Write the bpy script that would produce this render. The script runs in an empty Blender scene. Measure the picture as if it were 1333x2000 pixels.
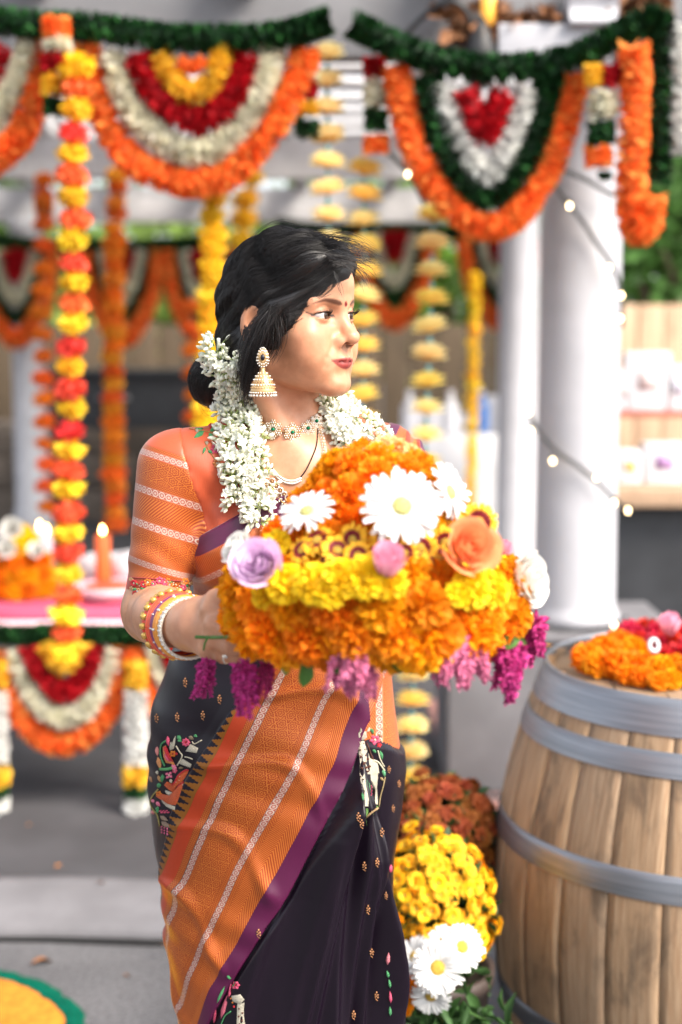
import bpy, bmesh, math, random
import numpy as np
from mathutils import Vector, Matrix, Euler, Quaternion
from mathutils.bvhtree import BVHTree

# ------------------------------------------------------------------ camera, sky, sun, exposure
SC = bpy.context.scene
COL = SC.collection
R = math.radians
CAM_Z, PITCH, FPX = 1.5, R(7.0), 2778.0

cam_data = bpy.data.cameras.new('camera')
cam = bpy.data.objects.new('camera', cam_data)
COL.objects.link(cam)
cam.location = (0, 0, CAM_Z)
cam.rotation_euler = (math.pi / 2 - PITCH, 0, 0)
cam_data.sensor_fit = 'VERTICAL'
cam_data.sensor_height = 36.0
cam_data.sensor_width = 24.0
cam_data.lens = 50.0
cam_data.clip_end = 500.0
cam_data.dof.use_dof = True
cam_data.dof.focus_distance = 1.93
cam_data.dof.aperture_fstop = 2.2
SC.camera = cam

SUN_AZ, SUN_EL = R(128), R(44)      # azimuth measured from +Y towards +X
world = bpy.data.worlds.new('World')
SC.world = world
world.use_nodes = True
wn = world.node_tree
sky = wn.nodes.new('ShaderNodeTexSky')
sky.sky_type = 'NISHITA'
sky.sun_disc = False
sky.sun_elevation = SUN_EL
sky.sun_rotation = SUN_AZ
sky.air_density = 1.0
sky.dust_density = 3.0
sky.ozone_density = 1.0
wn.nodes['Background'].inputs['Strength'].default_value = 0.15
hz_ = wn.nodes.new('ShaderNodeHueSaturation')      # thin white haze over the blue
hz_.inputs['Saturation'].default_value = 0.35
wn.links.new(sky.outputs[0], hz_.inputs['Color'])
wn.links.new(hz_.outputs[0], wn.nodes['Background'].inputs['Color'])

sun_data = bpy.data.lights.new('sun', 'SUN')
sun_data.energy = 2.4
sun_data.angle = R(28)
sun_data.color = (1.0, 0.90, 0.76)
sun = bpy.data.objects.new('sun', sun_data)
COL.objects.link(sun)
sd = Vector((math.sin(SUN_AZ) * math.cos(SUN_EL), math.cos(SUN_AZ) * math.cos(SUN_EL), math.sin(SUN_EL)))
sun.rotation_euler = sd.to_track_quat('Z', 'Y').to_euler()

SC.view_settings.view_transform = 'Standard'
SC.view_settings.look = 'None'
SC.view_settings.gamma = 1.0
SC.view_settings.exposure = 1.45
SC.view_settings.use_curve_mapping = False
SC.cycles.use_denoising = True
try:
    SC.cycles.denoiser = 'OPENIMAGEDENOISE'
except Exception:
    pass
SC.cycles.max_bounces = 8
SC.cycles.diffuse_bounces = 4
SC.cycles.sample_clamp_indirect = 6.0

# ------------------------------------------------------------------ helpers
rng = np.random.default_rng(7)
random.seed(7)
cp, sp = math.cos(PITCH), math.sin(PITCH)


def P(x, y, Y):
    """world point seen at photograph pixel (x, y), at distance Y in front of the camera"""
    a, b = (x - 666.5) / FPX, (1000.0 - y) / FPX
    d = np.array([a, cp + b * sp, -sp + b * cp])
    return np.array([0, 0, CAM_Z]) + d * (Y / d[1])


def PX(p):
    """pixel of world points (N,3)"""
    p = np.atleast_2d(p) - np.array([0, 0, CAM_Z])
    dz = p[:, 1] * cp - p[:, 2] * sp
    du = p[:, 1] * sp + p[:, 2] * cp
    return np.stack([666.5 + FPX * p[:, 0] / dz, 1000 - FPX * du / dz], 1)


def tag(o, label=None, cat=None, group=None, kind=None):
    if label: o['label'] = label
    if cat: o['category'] = cat
    if group: o['group'] = group
    if kind: o['kind'] = kind
    return o


def empty(name, loc=(0, 0, 0), parent=None, rot=None):
    o = bpy.data.objects.new(name, None)
    COL.objects.link(o)
    o.location = loc
    if rot is not None: o.rotation_euler = rot
    if parent is not None: o.parent = parent
    o.empty_display_size = 0.05
    return o


class MB:
    """collects geometry: vertices, faces, per-vertex colour and per-vertex pattern coordinate"""
    def __init__(s):
        s.v, s.f, s.c, s.p = [], [], [], []
        s.n = 0

    def add(s, v, f, c=None, p=None):
        v = np.asarray(v, float).reshape(-1, 3)
        s.v.append(v)
        for q in f:
            s.f.append(tuple(int(i) + s.n for i in q))
        if c is None: c = (1, 1, 1)
        c = np.asarray(c, float)
        s.c.append(np.broadcast_to(c, (len(v), 3)) if c.ndim == 1 else c)
        s.p.append(np.zeros((len(v), 3)) if p is None else np.asarray(p, float))
        s.n += len(v)
        return s

    def mesh(s, name, smooth=True, origin=None):
        v = np.concatenate(s.v) if s.v else np.zeros((0, 3))
        if origin is not None: v = v - np.asarray(origin)
        return raw_mesh(name, v, s.f, np.concatenate(s.c), np.concatenate(s.p), smooth)

    def build(s, name, mat, parent=None, smooth=True, loc=(0, 0, 0)):
        return obj(name, s.mesh(name, smooth), mat, parent, loc)

    # shapes ----------------------------------------------------
    def box(s, c, h, rot=None, col=None, bevel=0.0):
        c = np.asarray(c, float); h = np.asarray(h, float)
        if bevel <= 0:
            g = np.array([[x, y, z] for x in (-1, 1) for y in (-1, 1) for z in (-1, 1)], float) * h
            f = [(0, 1, 3, 2), (4, 6, 7, 5), (0, 4, 5, 1), (2, 3, 7, 6), (0, 2, 6, 4), (1, 5, 7, 3)]
        else:
            bm = bmesh.new()
            bmesh.ops.create_cube(bm, size=2)
            for q in bm.verts: q.co = Vector(q.co) * Vector(h)
            bmesh.ops.bevel(bm, geom=bm.edges[:], offset=bevel, segments=2, affect='EDGES', profile=0.6)
            bm.verts.index_update()
            g = np.array([q.co[:] for q in bm.verts]); f = [[q.index for q in k.verts] for k in bm.faces]
            bm.free()
        if rot is not None: g = g @ np.array(Euler(rot).to_matrix()).T
        return s.add(g + c, f, col)

    def tube(s, pts, rad, seg=8, col=None, cap=True, pat=False):
        pts = np.asarray(pts, float); n = len(pts)
        rad = np.broadcast_to(np.asarray(rad, float), (n,))
        t = np.gradient(pts, axis=0); t /= np.linalg.norm(t, axis=1)[:, None] + 1e-12
        ref = np.array([0, 0, 1.0]) if abs(t[0][2]) < 0.9 else np.array([1.0, 0, 0])
        u = np.zeros_like(pts)
        cur = np.cross(t[0], ref); cur /= np.linalg.norm(cur)
        for i in range(n):
            cur = cur - t[i] * np.dot(cur, t[i]); cur /= np.linalg.norm(cur) + 1e-12
            u[i] = cur
        w = np.cross(t, u)
        a = np.arange(seg) * 2 * math.pi / seg
        v = pts[:, None] + rad[:, None, None] * (u[:, None] * np.cos(a)[None, :, None] + w[:, None] * np.sin(a)[None, :, None])
        f = [(i * seg + j, i * seg + (j + 1) % seg, (i + 1) * seg + (j + 1) % seg, (i + 1) * seg + j) for i in range(n - 1) for j in range(seg)]
        if cap:
            f += [tuple(range(seg - 1, -1, -1)), tuple((n - 1) * seg + j for j in range(seg))]
        pp = None
        if pat:
            L = np.concatenate([[0], np.cumsum(np.linalg.norm(np.diff(pts, axis=0), axis=1))])
            pp = np.stack([np.tile(np.arange(seg) / seg, n), np.repeat(L, seg), np.zeros(n * seg)], 1)
        cc = col
        if col is not None and np.ndim(col) == 2: cc = np.repeat(np.asarray(col), seg, 0)
        return s.add(v.reshape(-1, 3), f, cc, pp)

    def lathe(s, prof, c=(0, 0, 0), seg=24, col=None, M=None):
        """prof: (r, z) pairs bottom to top"""
        prof = np.asarray(prof, float); n = len(prof)
        a = np.arange(seg) * 2 * math.pi / seg
        v = np.stack([prof[:, 0][:, None] * np.cos(a), prof[:, 0][:, None] * np.sin(a), np.repeat(prof[:, 1][:, None], seg, 1)], 2).reshape(-1, 3)
        f = [(i * seg + j, i * seg + (j + 1) % seg, (i + 1) * seg + (j + 1) % seg, (i + 1) * seg + j) for i in range(n - 1) for j in range(seg)]
        f += [tuple(range(seg - 1, -1, -1)), tuple((n - 1) * seg + j for j in range(seg))]
        if M is not None: v = v @ np.asarray(M).T
        return s.add(v + np.asarray(c), f, col)

    def ball(s, c, r, seg=10, rings=6, col=None, M=None):
        r = np.broadcast_to(np.asarray(r, float), (3,))
        th = np.linspace(0.02, math.pi - 0.02, rings + 1)
        a = np.arange(seg) * 2 * math.pi / seg
        v = np.stack([np.sin(th)[:, None] * np.cos(a), np.sin(th)[:, None] * np.sin(a), np.repeat(np.cos(th)[:, None], seg, 1)], 2).reshape(-1, 3) * r
        f = [(i * seg + j, (i + 1) * seg + j, (i + 1) * seg + (j + 1) % seg, i * seg + (j + 1) % seg) for i in range(rings) for j in range(seg)]
        f += [tuple(range(seg)), tuple(rings * seg + j for j in range(seg - 1, -1, -1))]
        if M is not None: v = v @ np.asarray(M).T
        return s.add(v + np.asarray(c), f, col)

    def grid(s, V, col=None, pat=None, close=False):
        """V: (n, m, 3) grid of points"""
        n, m = V.shape[:2]
        f = []
        for i in range(n - 1):
            for j in range(m if close else m - 1):
                k = (j + 1) % m
                f.append((i * m + j, i * m + k, (i + 1) * m + k, (i + 1) * m + j))
        return s.add(V.reshape(-1, 3), f, None if col is None else (col.reshape(-1, 3) if np.ndim(col) == 3 else col), None if pat is None else pat.reshape(-1, 3))


def raw_mesh(name, v, f, c=None, p=None, smooth=True):
    me = bpy.data.meshes.new(name)
    v = np.asarray(v, np.float32)
    if isinstance(f, np.ndarray):
        k = f.shape[1]
        me.vertices.add(len(v)); me.vertices.foreach_set('co', v.ravel())
        me.loops.add(f.size); me.loops.foreach_set('vertex_index', f.astype(np.int32).ravel())
        me.polygons.add(len(f)); me.polygons.foreach_set('loop_start', np.arange(0, f.size, k, dtype=np.int32))
        me.update(calc_edges=True)
    else:
        tot = sum(len(q) for q in f)
        li = np.fromiter((i for q in f for i in q), np.int32, tot)
        st = np.concatenate([[0], np.cumsum([len(q) for q in f])[:-1]]).astype(np.int32) if f else np.zeros(0, np.int32)
        me.vertices.add(len(v)); me.vertices.foreach_set('co', v.ravel())
        me.loops.add(tot); me.loops.foreach_set('vertex_index', li)
        me.polygons.add(len(f)); me.polygons.foreach_set('loop_start', st)
        me.update(calc_edges=True)
    me.validate()
    if smooth and len(me.polygons): me.polygons.foreach_set('use_smooth', np.ones(len(me.polygons), bool))
    if c is not None and len(c) == len(me.vertices):
        a = me.attributes.new('col', 'FLOAT_COLOR', 'POINT')
        a.data.foreach_set('color', np.concatenate([c, np.ones((len(c), 1))], 1).astype(np.float32).ravel())
    if p is not None and len(p) == len(me.vertices) and np.any(p):
        a = me.attributes.new('pat', 'FLOAT_VECTOR', 'POINT')
        a.data.foreach_set('vector', np.asarray(p, np.float32).ravel())
    return me


def obj(name, me, mat=None, parent=None, loc=(0, 0, 0), rot=None, scale=None):
    o = bpy.data.objects.new(name, me)
    COL.objects.link(o)
    if mat is not None and (not me.materials): me.materials.append(mat)
    if parent is not None: o.parent = parent
    o.location = loc
    if rot is not None:
        if isinstance(rot, Quaternion):
            o.rotation_mode = 'QUATERNION'; o.rotation_quaternion = rot
        else:
            o.rotation_euler = rot
    if scale is not None: o.scale = (scale,) * 3 if np.isscalar(scale) else scale
    return o


def aim(d, roll=0.0):
    """rotation taking +Z to direction d"""
    q = Vector(d).normalized().to_track_quat('Z', 'Y')
    return q @ Quaternion((0, 0, 1), roll)


def smoothpath(pts, n):
    """Catmull-Rom resample"""
    p = np.asarray(pts, float)
    q = np.concatenate([[2 * p[0] - p[1]], p, [2 * p[-1] - p[-2]]])
    out = []
    m = len(p) - 1
    for t in np.linspace(0, m - 1e-9, n):
        i = int(t); u = t - i
        a, b, c, d = q[i], q[i + 1], q[i + 2], q[i + 3]
        out.append(0.5 * ((2 * b) + (-a + c) * u + (2 * a - 5 * b + 4 * c - d) * u * u + (-a + 3 * b - 3 * c + d) * u ** 3))
    return np.array(out)


def rgb(h):
    """sRGB hex to linear"""
    v = [int(h[i:i + 2], 16) / 255 for i in (0, 2, 4)]
    return tuple(x / 12.92 if x <= 0.04045 else ((x + 0.055) / 1.055) ** 2.4 for x in v)


# ------------------------------------------------------------------ node expressions
class E:
    T = None

    def __init__(s, k): s.k = k

    @staticmethod
    def m(op, *a, clamp=False):
        n = E.T.nodes.new('ShaderNodeMath'); n.operation = op; n.use_clamp = clamp
        for i, x in enumerate(a):
            if isinstance(x, E): E.T.links.new(x.k, n.inputs[i])
            else: n.inputs[i].default_value = float(x)
        return E(n.outputs[0])

    def __add__(s, o): return E.m('ADD', s, o)
    __radd__ = __add__
    def __sub__(s, o): return E.m('SUBTRACT', s, o)
    def __rsub__(s, o): return E.m('SUBTRACT', o, s)
    def __mul__(s, o): return E.m('MULTIPLY', s, o)
    __rmul__ = __mul__
    def __truediv__(s, o): return E.m('DIVIDE', s, o)
    def __neg__(s): return E.m('MULTIPLY', s, -1)


def e_sin(a): return E.m('SINE', a)
def e_abs(a): return E.m('ABSOLUTE', a)
def e_fr(a): return E.m('FRACT', a)
def e_fl(a): return E.m('FLOOR', a)
def e_min(a, b): return E.m('MINIMUM', a, b)
def e_max(a, b): return E.m('MAXIMUM', a, b)
def e_sqrt(a): return E.m('SQRT', a)
def e_pp(a, s): return E.m('PINGPONG', a, s)


def e_st(x, a, b):
    """smoothstep from a to b"""
    n = E.T.nodes.new('ShaderNodeMapRange'); n.interpolation_type = 'SMOOTHSTEP'
    E.T.links.new(x.k, n.inputs['Value'])
    n.inputs['From Min'].default_value = a; n.inputs['From Max'].default_value = b
    return E(n.outputs['Result'])


def e_in(x, a, b, s=0.004):
    return e_st(x, a - s, a + s) * (1 - e_st(x, b - s, b + s))


def e_noise(vec, scale, detail=3, rough=0.55, dist=0.0, out='Fac'):
    n = E.T.nodes.new('ShaderNodeTexNoise')
    n.inputs['Scale'].default_value = scale; n.inputs['Detail'].default_value = detail
    n.inputs['Roughness'].default_value = rough; n.inputs['Distortion'].default_value = dist
    if vec is not None: E.T.links.new(vec, n.inputs['Vector'])
    return E(n.outputs[out])


def e_vor(vec, scale, feature='F1', rnd=1.0, out='Distance'):
    n = E.T.nodes.new('ShaderNodeTexVoronoi'); n.feature = feature
    n.inputs['Scale'].default_value = scale; n.inputs['Randomness'].default_value = rnd
    if vec is not None: E.T.links.new(vec, n.inputs['Vector'])
    return E(n.outputs[out])


def mix(fac, a, b, mode='MIX'):
    n = E.T.nodes.new('ShaderNodeMix'); n.data_type = 'RGBA'; n.blend_type = mode
    if isinstance(fac, E): E.T.links.new(fac.k, n.inputs[0])
    else: n.inputs[0].default_value = fac
    for i, x in ((6, a), (7, b)):
        if isinstance(x, E): E.T.links.new(x.k, n.inputs[i])
        elif hasattr(x, 'links'): E.T.links.new(x, n.inputs[i])
        else: n.inputs[i].default_value = (*x[:3], 1)
    return n.outputs[2]


def attr(name, out='Vector'):
    n = E.T.nodes.new('ShaderNodeAttribute'); n.attribute_name = name
    return n.outputs[out]


def coord(kind='Object'):
    return E.T.nodes.new('ShaderNodeTexCoord').outputs[kind]


def sep(vec):
    n = E.T.nodes.new('ShaderNodeSeparateXYZ'); E.T.links.new(vec, n.inputs[0])
    return E(n.outputs[0]), E(n.outputs[1]), E(n.outputs[2])


def comb(x, y, z=0.0):
    n = E.T.nodes.new('ShaderNodeCombineXYZ')
    for i, k in enumerate((x, y, z)):
        if isinstance(k, E): E.T.links.new(k.k, n.inputs[i])
        else: n.inputs[i].default_value = k
    return n.outputs[0]


def vscale(vec, s):
    n = E.T.nodes.new('ShaderNodeVectorMath'); n.operation = 'MULTIPLY'
    E.T.links.new(vec, n.inputs[0]); n.inputs[1].default_value = s
    return n.outputs[0]


def new_mat(name, rough=0.6, spec=0.5, metal=0.0, **kw):
    m = bpy.data.materials.new(name); m.use_nodes = True
    E.T = m.node_tree
    b = m.node_tree.nodes['Principled BSDF']
    b.inputs['Roughness'].default_value = rough
    b.inputs['Specular IOR Level'].default_value = spec
    b.inputs['Metallic'].default_value = metal
    for k, v in kw.items():
        b.inputs[k.replace('_', ' ')].default_value = v
    return m, b


def setc(b, c, inp='Base Color'):
    if isinstance(c, E): E.T.links.new(c.k, b.inputs[inp])
    elif hasattr(c, 'links'): E.T.links.new(c, b.inputs[inp])
    else: b.inputs[inp].default_value = (*c[:3], 1) if hasattr(c, '__len__') else c


def bump(b, h, strength=0.3, dist=0.01):
    n = E.T.nodes.new('ShaderNodeBump')
    n.inputs['Strength'].default_value = strength; n.inputs['Distance'].default_value = dist
    E.T.links.new(h.k if isinstance(h, E) else h, n.inputs['Height'])
    E.T.links.new(n.outputs[0], b.inputs['Normal'])


def simple(name, c, rough=0.6, var=0.12, scale=30.0, bmp=0.0, spec=0.4, vcol=False, orand=0.0, metal=0.0, trans=0.0, bscale=None, **kw):
    """a plain surface colour with fine mottling; vcol multiplies the mesh's own colour attribute;
    orand varies hue and value a little from object to object; trans = thin translucent petals"""
    m, b = new_mat(name, rough, spec, metal, **kw)
    n = e_noise(coord('Object'), scale, 4)
    base = c
    if vcol: base = mix(1.0, c, attr('col', 'Color'), 'MULTIPLY')
    out = mix(e_st(n, 0.3, 0.7), tuple(x * (1 - var) for x in c) if not vcol else mix(1.0, base, (1 - var,) * 3, 'MULTIPLY'),
              tuple(min(1, x * (1 + var)) for x in c) if not vcol else mix(1.0, base, (1 + var,) * 3, 'MULTIPLY'))
    if orand:
        oi = E.T.nodes.new('ShaderNodeObjectInfo'); r = E(oi.outputs['Random'])
        h = E.T.nodes.new('ShaderNodeHueSaturation')
        E.T.links.new(out, h.inputs['Color'])
        E.T.links.new((0.5 + (r - 0.5) * orand * 0.12).k, h.inputs['Hue'])
        E.T.links.new((1.0 + (e_fr(r * 7.13) - 0.5) * orand).k, h.inputs['Value'])
        out = h.outputs[0]
    setc(b, out)
    if bmp: bump(b, e_noise(coord('Object'), bscale or scale * 2, 4), bmp, 0.01)
    if trans:
        t = E.T.nodes.new('ShaderNodeBsdfTranslucent'); E.T.links.new(out, t.inputs[0])
        mx = E.T.nodes.new('ShaderNodeMixShader'); mx.inputs[0].default_value = trans
        E.T.links.new(b.outputs[0], mx.inputs[1]); E.T.links.new(t.outputs[0], mx.inputs[2])
        E.T.links.new(mx.outputs[0], E.T.nodes['Material Output'].inputs['Surface'])
    return m


def wpart(name, mb, mat, parent, root=None):
    o = mb.build(name, mat, parent)
    o.matrix_parent_inverse = Matrix.Translation(-Vector((root or parent).location))
    return o

# ------------------------------------------------------------------ flower meshes (shared by their copies)
def petal_grid(L, W, nl=4, nw=3, curl=0.3, cup=0.2, tip=0.35, base=0.35, pw=0.8):
    """local petal: +Y along its length, +X across, +Z its upper face"""
    t = np.linspace(0, 1, nl)
    u = np.linspace(-1, 1, nw)
    w = W * 0.5 * (base + (1 - base) * np.sin(np.pi * np.clip(t, 0, 1) ** pw * 0.5 + 0.0)) * (1 - (1 - tip) * np.clip((t - 0.6) / 0.4, 0, 1) ** 2)
    ang = curl * t
    y = L * t * np.cos(ang * 0.5); z = -L * t * np.sin(ang * 0.5)
    V = np.zeros((nl, nw, 3))
    V[:, :, 0] = w[:, None] * u[None]
    V[:, :, 1] = y[:, None]
    V[:, :, 2] = z[:, None] + cup * (w[:, None] * u[None]) ** 2 / max(W, 1e-6) * 2
    return V


def frame(fwd, up):
    f = np.asarray(fwd, float); f = f / np.linalg.norm(f)
    u = np.asarray(up, float); u = u - f * np.dot(u, f)
    if np.linalg.norm(u) < 1e-6: u = np.cross(f, [1, 0.3, 0.2])
    u /= np.linalg.norm(u)
    return np.stack([np.cross(f, u), f, u], 1)


def fib(n, zlo=-1.0, zhi=1.0):
    i = np.arange(n) + 0.5
    z = zhi - (zhi - zlo) * i / n
    a = i * 2.399963
    r = np.sqrt(np.clip(1 - z * z, 0, 1))
    return np.stack([r * np.cos(a), r * np.sin(a), z], 1)


def marigold_mesh(name, mat, n=130, zlo=-0.85, seed=0, c0=(.75, .55, .5), c1=(1, 1, 1), frill=0.12, open_=0.35, squash=0.85):
    r_ = np.random.default_rng(seed)
    mb = MB()
    mb.ball((0, 0, 0), (0.62, 0.62, 0.58 * squash), 10, 6, c0)
    for k, d in enumerate(fib(n, zlo, 1.0)):
        d = d + r_.normal(0, .09, 3); d /= np.linalg.norm(d)
        out = np.array([d[0], d[1], 0]); out = out / (np.linalg.norm(out) + 1e-6)
        fw = d + out * open_ * (1 - abs(d[2])) + r_.normal(0, .16, 3)
        Wd = r_.uniform(.28, .42); L = r_.uniform(.42, .56)
        V = petal_grid(L, Wd, 3, 4, curl=r_.uniform(.2, .9), cup=r_.uniform(-.4, .9), tip=.85, base=.5)
        V[-1, :, 1] += r_.normal(0, frill * .6, 4); V[-1, :, 2] += r_.normal(0, frill, 4)
        up = np.array([0, 0, 1.0]) * (1 - abs(d[2])) + r_.normal(0, .4, 3)
        M = frame(fw, up)
        V = V @ M.T + d * 0.5
        V[..., 2] *= squash
        s = r_.uniform(.8, 1.08)
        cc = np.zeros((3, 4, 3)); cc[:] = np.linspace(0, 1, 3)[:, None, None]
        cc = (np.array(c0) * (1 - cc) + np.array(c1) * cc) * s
        mb.grid(V, cc)
    me = mb.mesh(name)
    me.materials.append(mat)
    return me


def daisy_mesh(name, mp, mc, n=22, layers=2, seed=0, droop=0.25, Wd=.2, inner=.2, cdome=.12, tipw=.45):
    """ray flower facing +Z, radius 1; second material for the disc"""
    r_ = np.random.default_rng(seed)
    mb = MB()
    for l in range(layers):
        for k in range(n):
            a = (k + .5 * l) * 2 * math.pi / n + r_.normal(0, .05)
            el = r_.normal(.12 + .16 * l, .09)
            L = r_.uniform(.72, .86) * (1 - .08 * l)
            V = petal_grid(L, Wd * r_.uniform(.85, 1.15), 6, 3, curl=droop * r_.uniform(.5, 2), cup=.8, tip=tipw, base=.45, pw=.7)
            V[:, 1, 2] += .012
            fw = np.array([math.cos(a) * math.cos(el), math.sin(a) * math.cos(el), math.sin(el)])
            M = frame(fw, [0, 0, 1])
            V = V @ M.T + np.array([math.cos(a), math.sin(a), 0]) * inner + np.array([0, 0, .02 * l])
            mb.grid(V, (r_.uniform(.88, 1),) * 3)
    npet = len(mb.f)
    mb.lathe([(inner * 1.15, -.02), (inner * 1.25, .03), (inner * .9, .03 + cdome * .7), (inner * .4, .03 + cdome), (.01, .03 + cdome * .85)], seg=16, col=(1, 1, 1))
    for d in fib(46, .25, 1.0):
        c = d * np.array([inner * 1.2, inner * 1.2, cdome]) + [0, 0, .03]
        mb.ball(c, .028, 5, 3, (r_.uniform(.7, 1.1),) * 3)
    me = mb.mesh(name)
    me.materials.append(mp); me.materials.append(mc)
    mi = np.zeros(len(me.polygons), np.int32); mi[npet:] = 1
    me.polygons.foreach_set('material_index', mi)
    return me


def rose_mesh(name, mat, seed=0, n=20, bud=False):
    """rose opening towards +Z, radius about 1; colour attribute runs from heart to rim"""
    r_ = np.random.default_rng(seed)
    mb = MB()
    for k in range(n):
        t = k / (n - 1)
        a0 = k * 2.399 + r_.normal(0, .1)
        rad = .10 + (.5 if bud else .72) * t ** .9
        open_ = (.15 if bud else .55) * t ** 1.5
        H = .95 - .25 * t + r_.normal(0, .04)
        span = 1.25 - .35 * t
        nu, nv = 9, 6
        V = np.zeros((nv, nu, 3)); C = np.zeros((nv, nu, 3))
        for i in range(nv):
            v = i / (nv - 1)
            for j in range(nu):
                u = j / (nu - 1) * 2 - 1
                edge = 1 - .22 * u ** 4 * v
                rr = rad * (.35 + .75 * math.sin(min(1, v * 1.25) * math.pi / 2)) + open_ * max(0, v - .55) ** 1.6 * 1.9
                ang = a0 + u * span * (.35 + .65 * math.sin(min(1, .25 + v) * math.pi / 2)) / (1 + .2 * t)
                zz = -.55 + (H + .5) * v * edge - open_ * max(0, v - .75) * .9
                rr += .015 * math.sin(u * 7 + k)
                V[i, j] = (rr * math.cos(ang), rr * math.sin(ang), zz)
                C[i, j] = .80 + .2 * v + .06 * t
        mb.grid(V, C * r_.uniform(.94, 1.04))
    mb.ball((0, 0, -.05), (.42 if not bud else .3, .42 if not bud else .3, .42), 12, 8, (.85, .82, .82))
    me = mb.mesh(name); me.materials.append(mat)
    return me


def jasmine_mesh(name, mat, seed=0, n_buds=5, opened=2):
    """small bunch of jasmine: buds on pale green tubes, some opened; about 1 unit long along +Z"""
    r_ = np.random.default_rng(seed)
    mb = MB()
    for k in range(n_buds):
        a = k * 2 * math.pi / n_buds + r_.normal(0, .35)
        tilt = r_.uniform(.25, .95)
        d = np.array([math.cos(a) * math.sin(tilt), math.sin(a) * math.sin(tilt), math.cos(tilt)])
        L = r_.uniform(.75, 1.05)
        pts = [d * 0.05, d * .35 * L, d * .6 * L]
        mb.tube(pts, [.04, .05, .06], 5, col=(.60, .70, .30))
        if k < opened:
            up = d
            for q in range(6):
                b = q * math.pi / 3 + r_.normal(0, .12)
                M0 = frame(np.cross(d, [.3, .5, .8]), d)
                side = M0[:, 0] * math.cos(b) + M0[:, 1] * math.sin(b)
                V = petal_grid(.46, .25, 4, 3, curl=r_.uniform(-.1, .7), cup=.7, tip=.2, base=.5)
                V = V @ frame(side + d * r_.uniform(.35, .9), d).T + d * .58 * L
                mb.grid(V, (r_.uniform(.9, 1.0),) * 3)
        else:
            prof = [(.05, .52), (.115, .64), (.135, .78), (.10, .93), (.02, 1.06)]
            M = frame(np.cross(d, [.3, .5, .8]), d)
            cols = np.repeat(np.array([[.82, .86, .62], [.95, .96, .84], [1, 1, .94], [1, 1, .95], [.95, .97, .85]]), 7, 0)
            mb.lathe([(r, z * L) for r, z in prof], seg=7, col=cols, M=M)
    me = mb.mesh(name); me.materials.append(mat)
    return me


def tassel_mesh(name, mat, seed=0, n=6, L=1.0, spread=.35):
    """drooping amaranth tassels hanging along -Z from the origin, knobbly all over"""
    r_ = np.random.default_rng(seed)
    mb = MB()
    for k in range(n):
        a = r_.uniform(0, 6.283); s = spread * r_.uniform(.25, 1)
        l = L * r_.uniform(.5, 1)
        t = np.linspace(0, 1, 9)
        path = np.stack([math.cos(a) * s * np.sqrt(t) + .03 * np.sin(t * 5 + k), math.sin(a) * s * np.sqrt(t), .12 * np.sin(t * 3.1) * s * 3 - l * t ** 1.3], 1)
        rad = .13 * (1 - .6 * t) * r_.uniform(.8, 1.25)
        mb.tube(path, rad * .7, 6, col=(.55, .5, .5))
        for q in range(int(150 * l)):
            i = r_.uniform(0, 1) ** .8 * 7.99; i0 = int(i); c = path[i0] * (1 - i + i0) + path[i0 + 1] * (i - i0)
            rr = rad[i0]
            d = r_.normal(0, 1, 3); d /= np.linalg.norm(d)
            V = petal_grid(rr * r_.uniform(.8, 1.5), rr * .8, 3, 3, curl=.5, cup=.8, tip=.35, base=.6)
            V = V @ frame(d + [0, 0, -.5], r_.normal(0, 1, 3)).T + c + d * rr * .55
            mb.grid(V, (r_.uniform(.65, 1.15),) * 3)
    me = mb.mesh(name); me.materials.append(mat)
    return me


def leaf_mesh(name, mat, Wd=.5, curl=.5):
    mb = MB()
    V = petal_grid(1, Wd, 7, 5, curl=curl, cup=.6, tip=.05, base=.12, pw=.75)
    V[:, 2, 2] -= .02
    mb.grid(V)
    me = mb.mesh(name); me.materials.append(mat)
    return me


def fluff(mb, pts, rad, col, n=None, width=.32, seed=0, var=.14, lean=.25, hot=None, hotp=.0):
    """a garland row: petals standing all round a path"""
    r_ = np.random.default_rng(seed)
    pts = np.asarray(pts, float)
    L = np.linalg.norm(np.diff(pts, axis=0), axis=1).sum()
    rad0 = float(np.mean(rad))
    m = max(12, int(L / (rad0 * .16)))
    path = smoothpath(pts, m)
    t = np.gradient(path, axis=0); t /= np.linalg.norm(t, axis=1)[:, None]
    col = np.asarray(col, float)
    mb.tube(path[::3] if m > 12 else path, rad0 * .55, 8, col=col * .75)
    for i in range(m):
        u = np.cross(t[i], [.0, 1.0, .12]); u /= np.linalg.norm(u); w = np.cross(t[i], u)
        K = 11
        a0 = r_.uniform(0, 6.28)
        for k in range(K):
            a = a0 + k * 6.283 / K + r_.normal(0, .15)
            rd = u * math.cos(a) + w * math.sin(a)
            rr = rad0 * r_.uniform(.93, 1.08)
            tip = path[i] + rd * rr + t[i] * rad0 * (lean + r_.normal(0, .15))
            bs = path[i] + rd * rr * .35
            side = np.cross(rd, t[i]) * rad0 * width * .5
            side = side + t[i] * rad0 * r_.normal(0, .12)
            c = col * (1 + r_.normal(0, var))
            if hot is not None and r_.uniform() < hotp: c = np.asarray(hot) * (1 + r_.normal(0, var * .5))
            c = np.clip(c, 0, 1)
            mid = (bs + tip) / 2 + rd * rad0 * .12
            mb.add([bs - side * .6, bs + side * .6, mid + side, tip + side * .7, tip - side * .7, mid - side],
                   [(0, 1, 2, 5), (5, 2, 3, 4)], c)
    return mb

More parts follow.
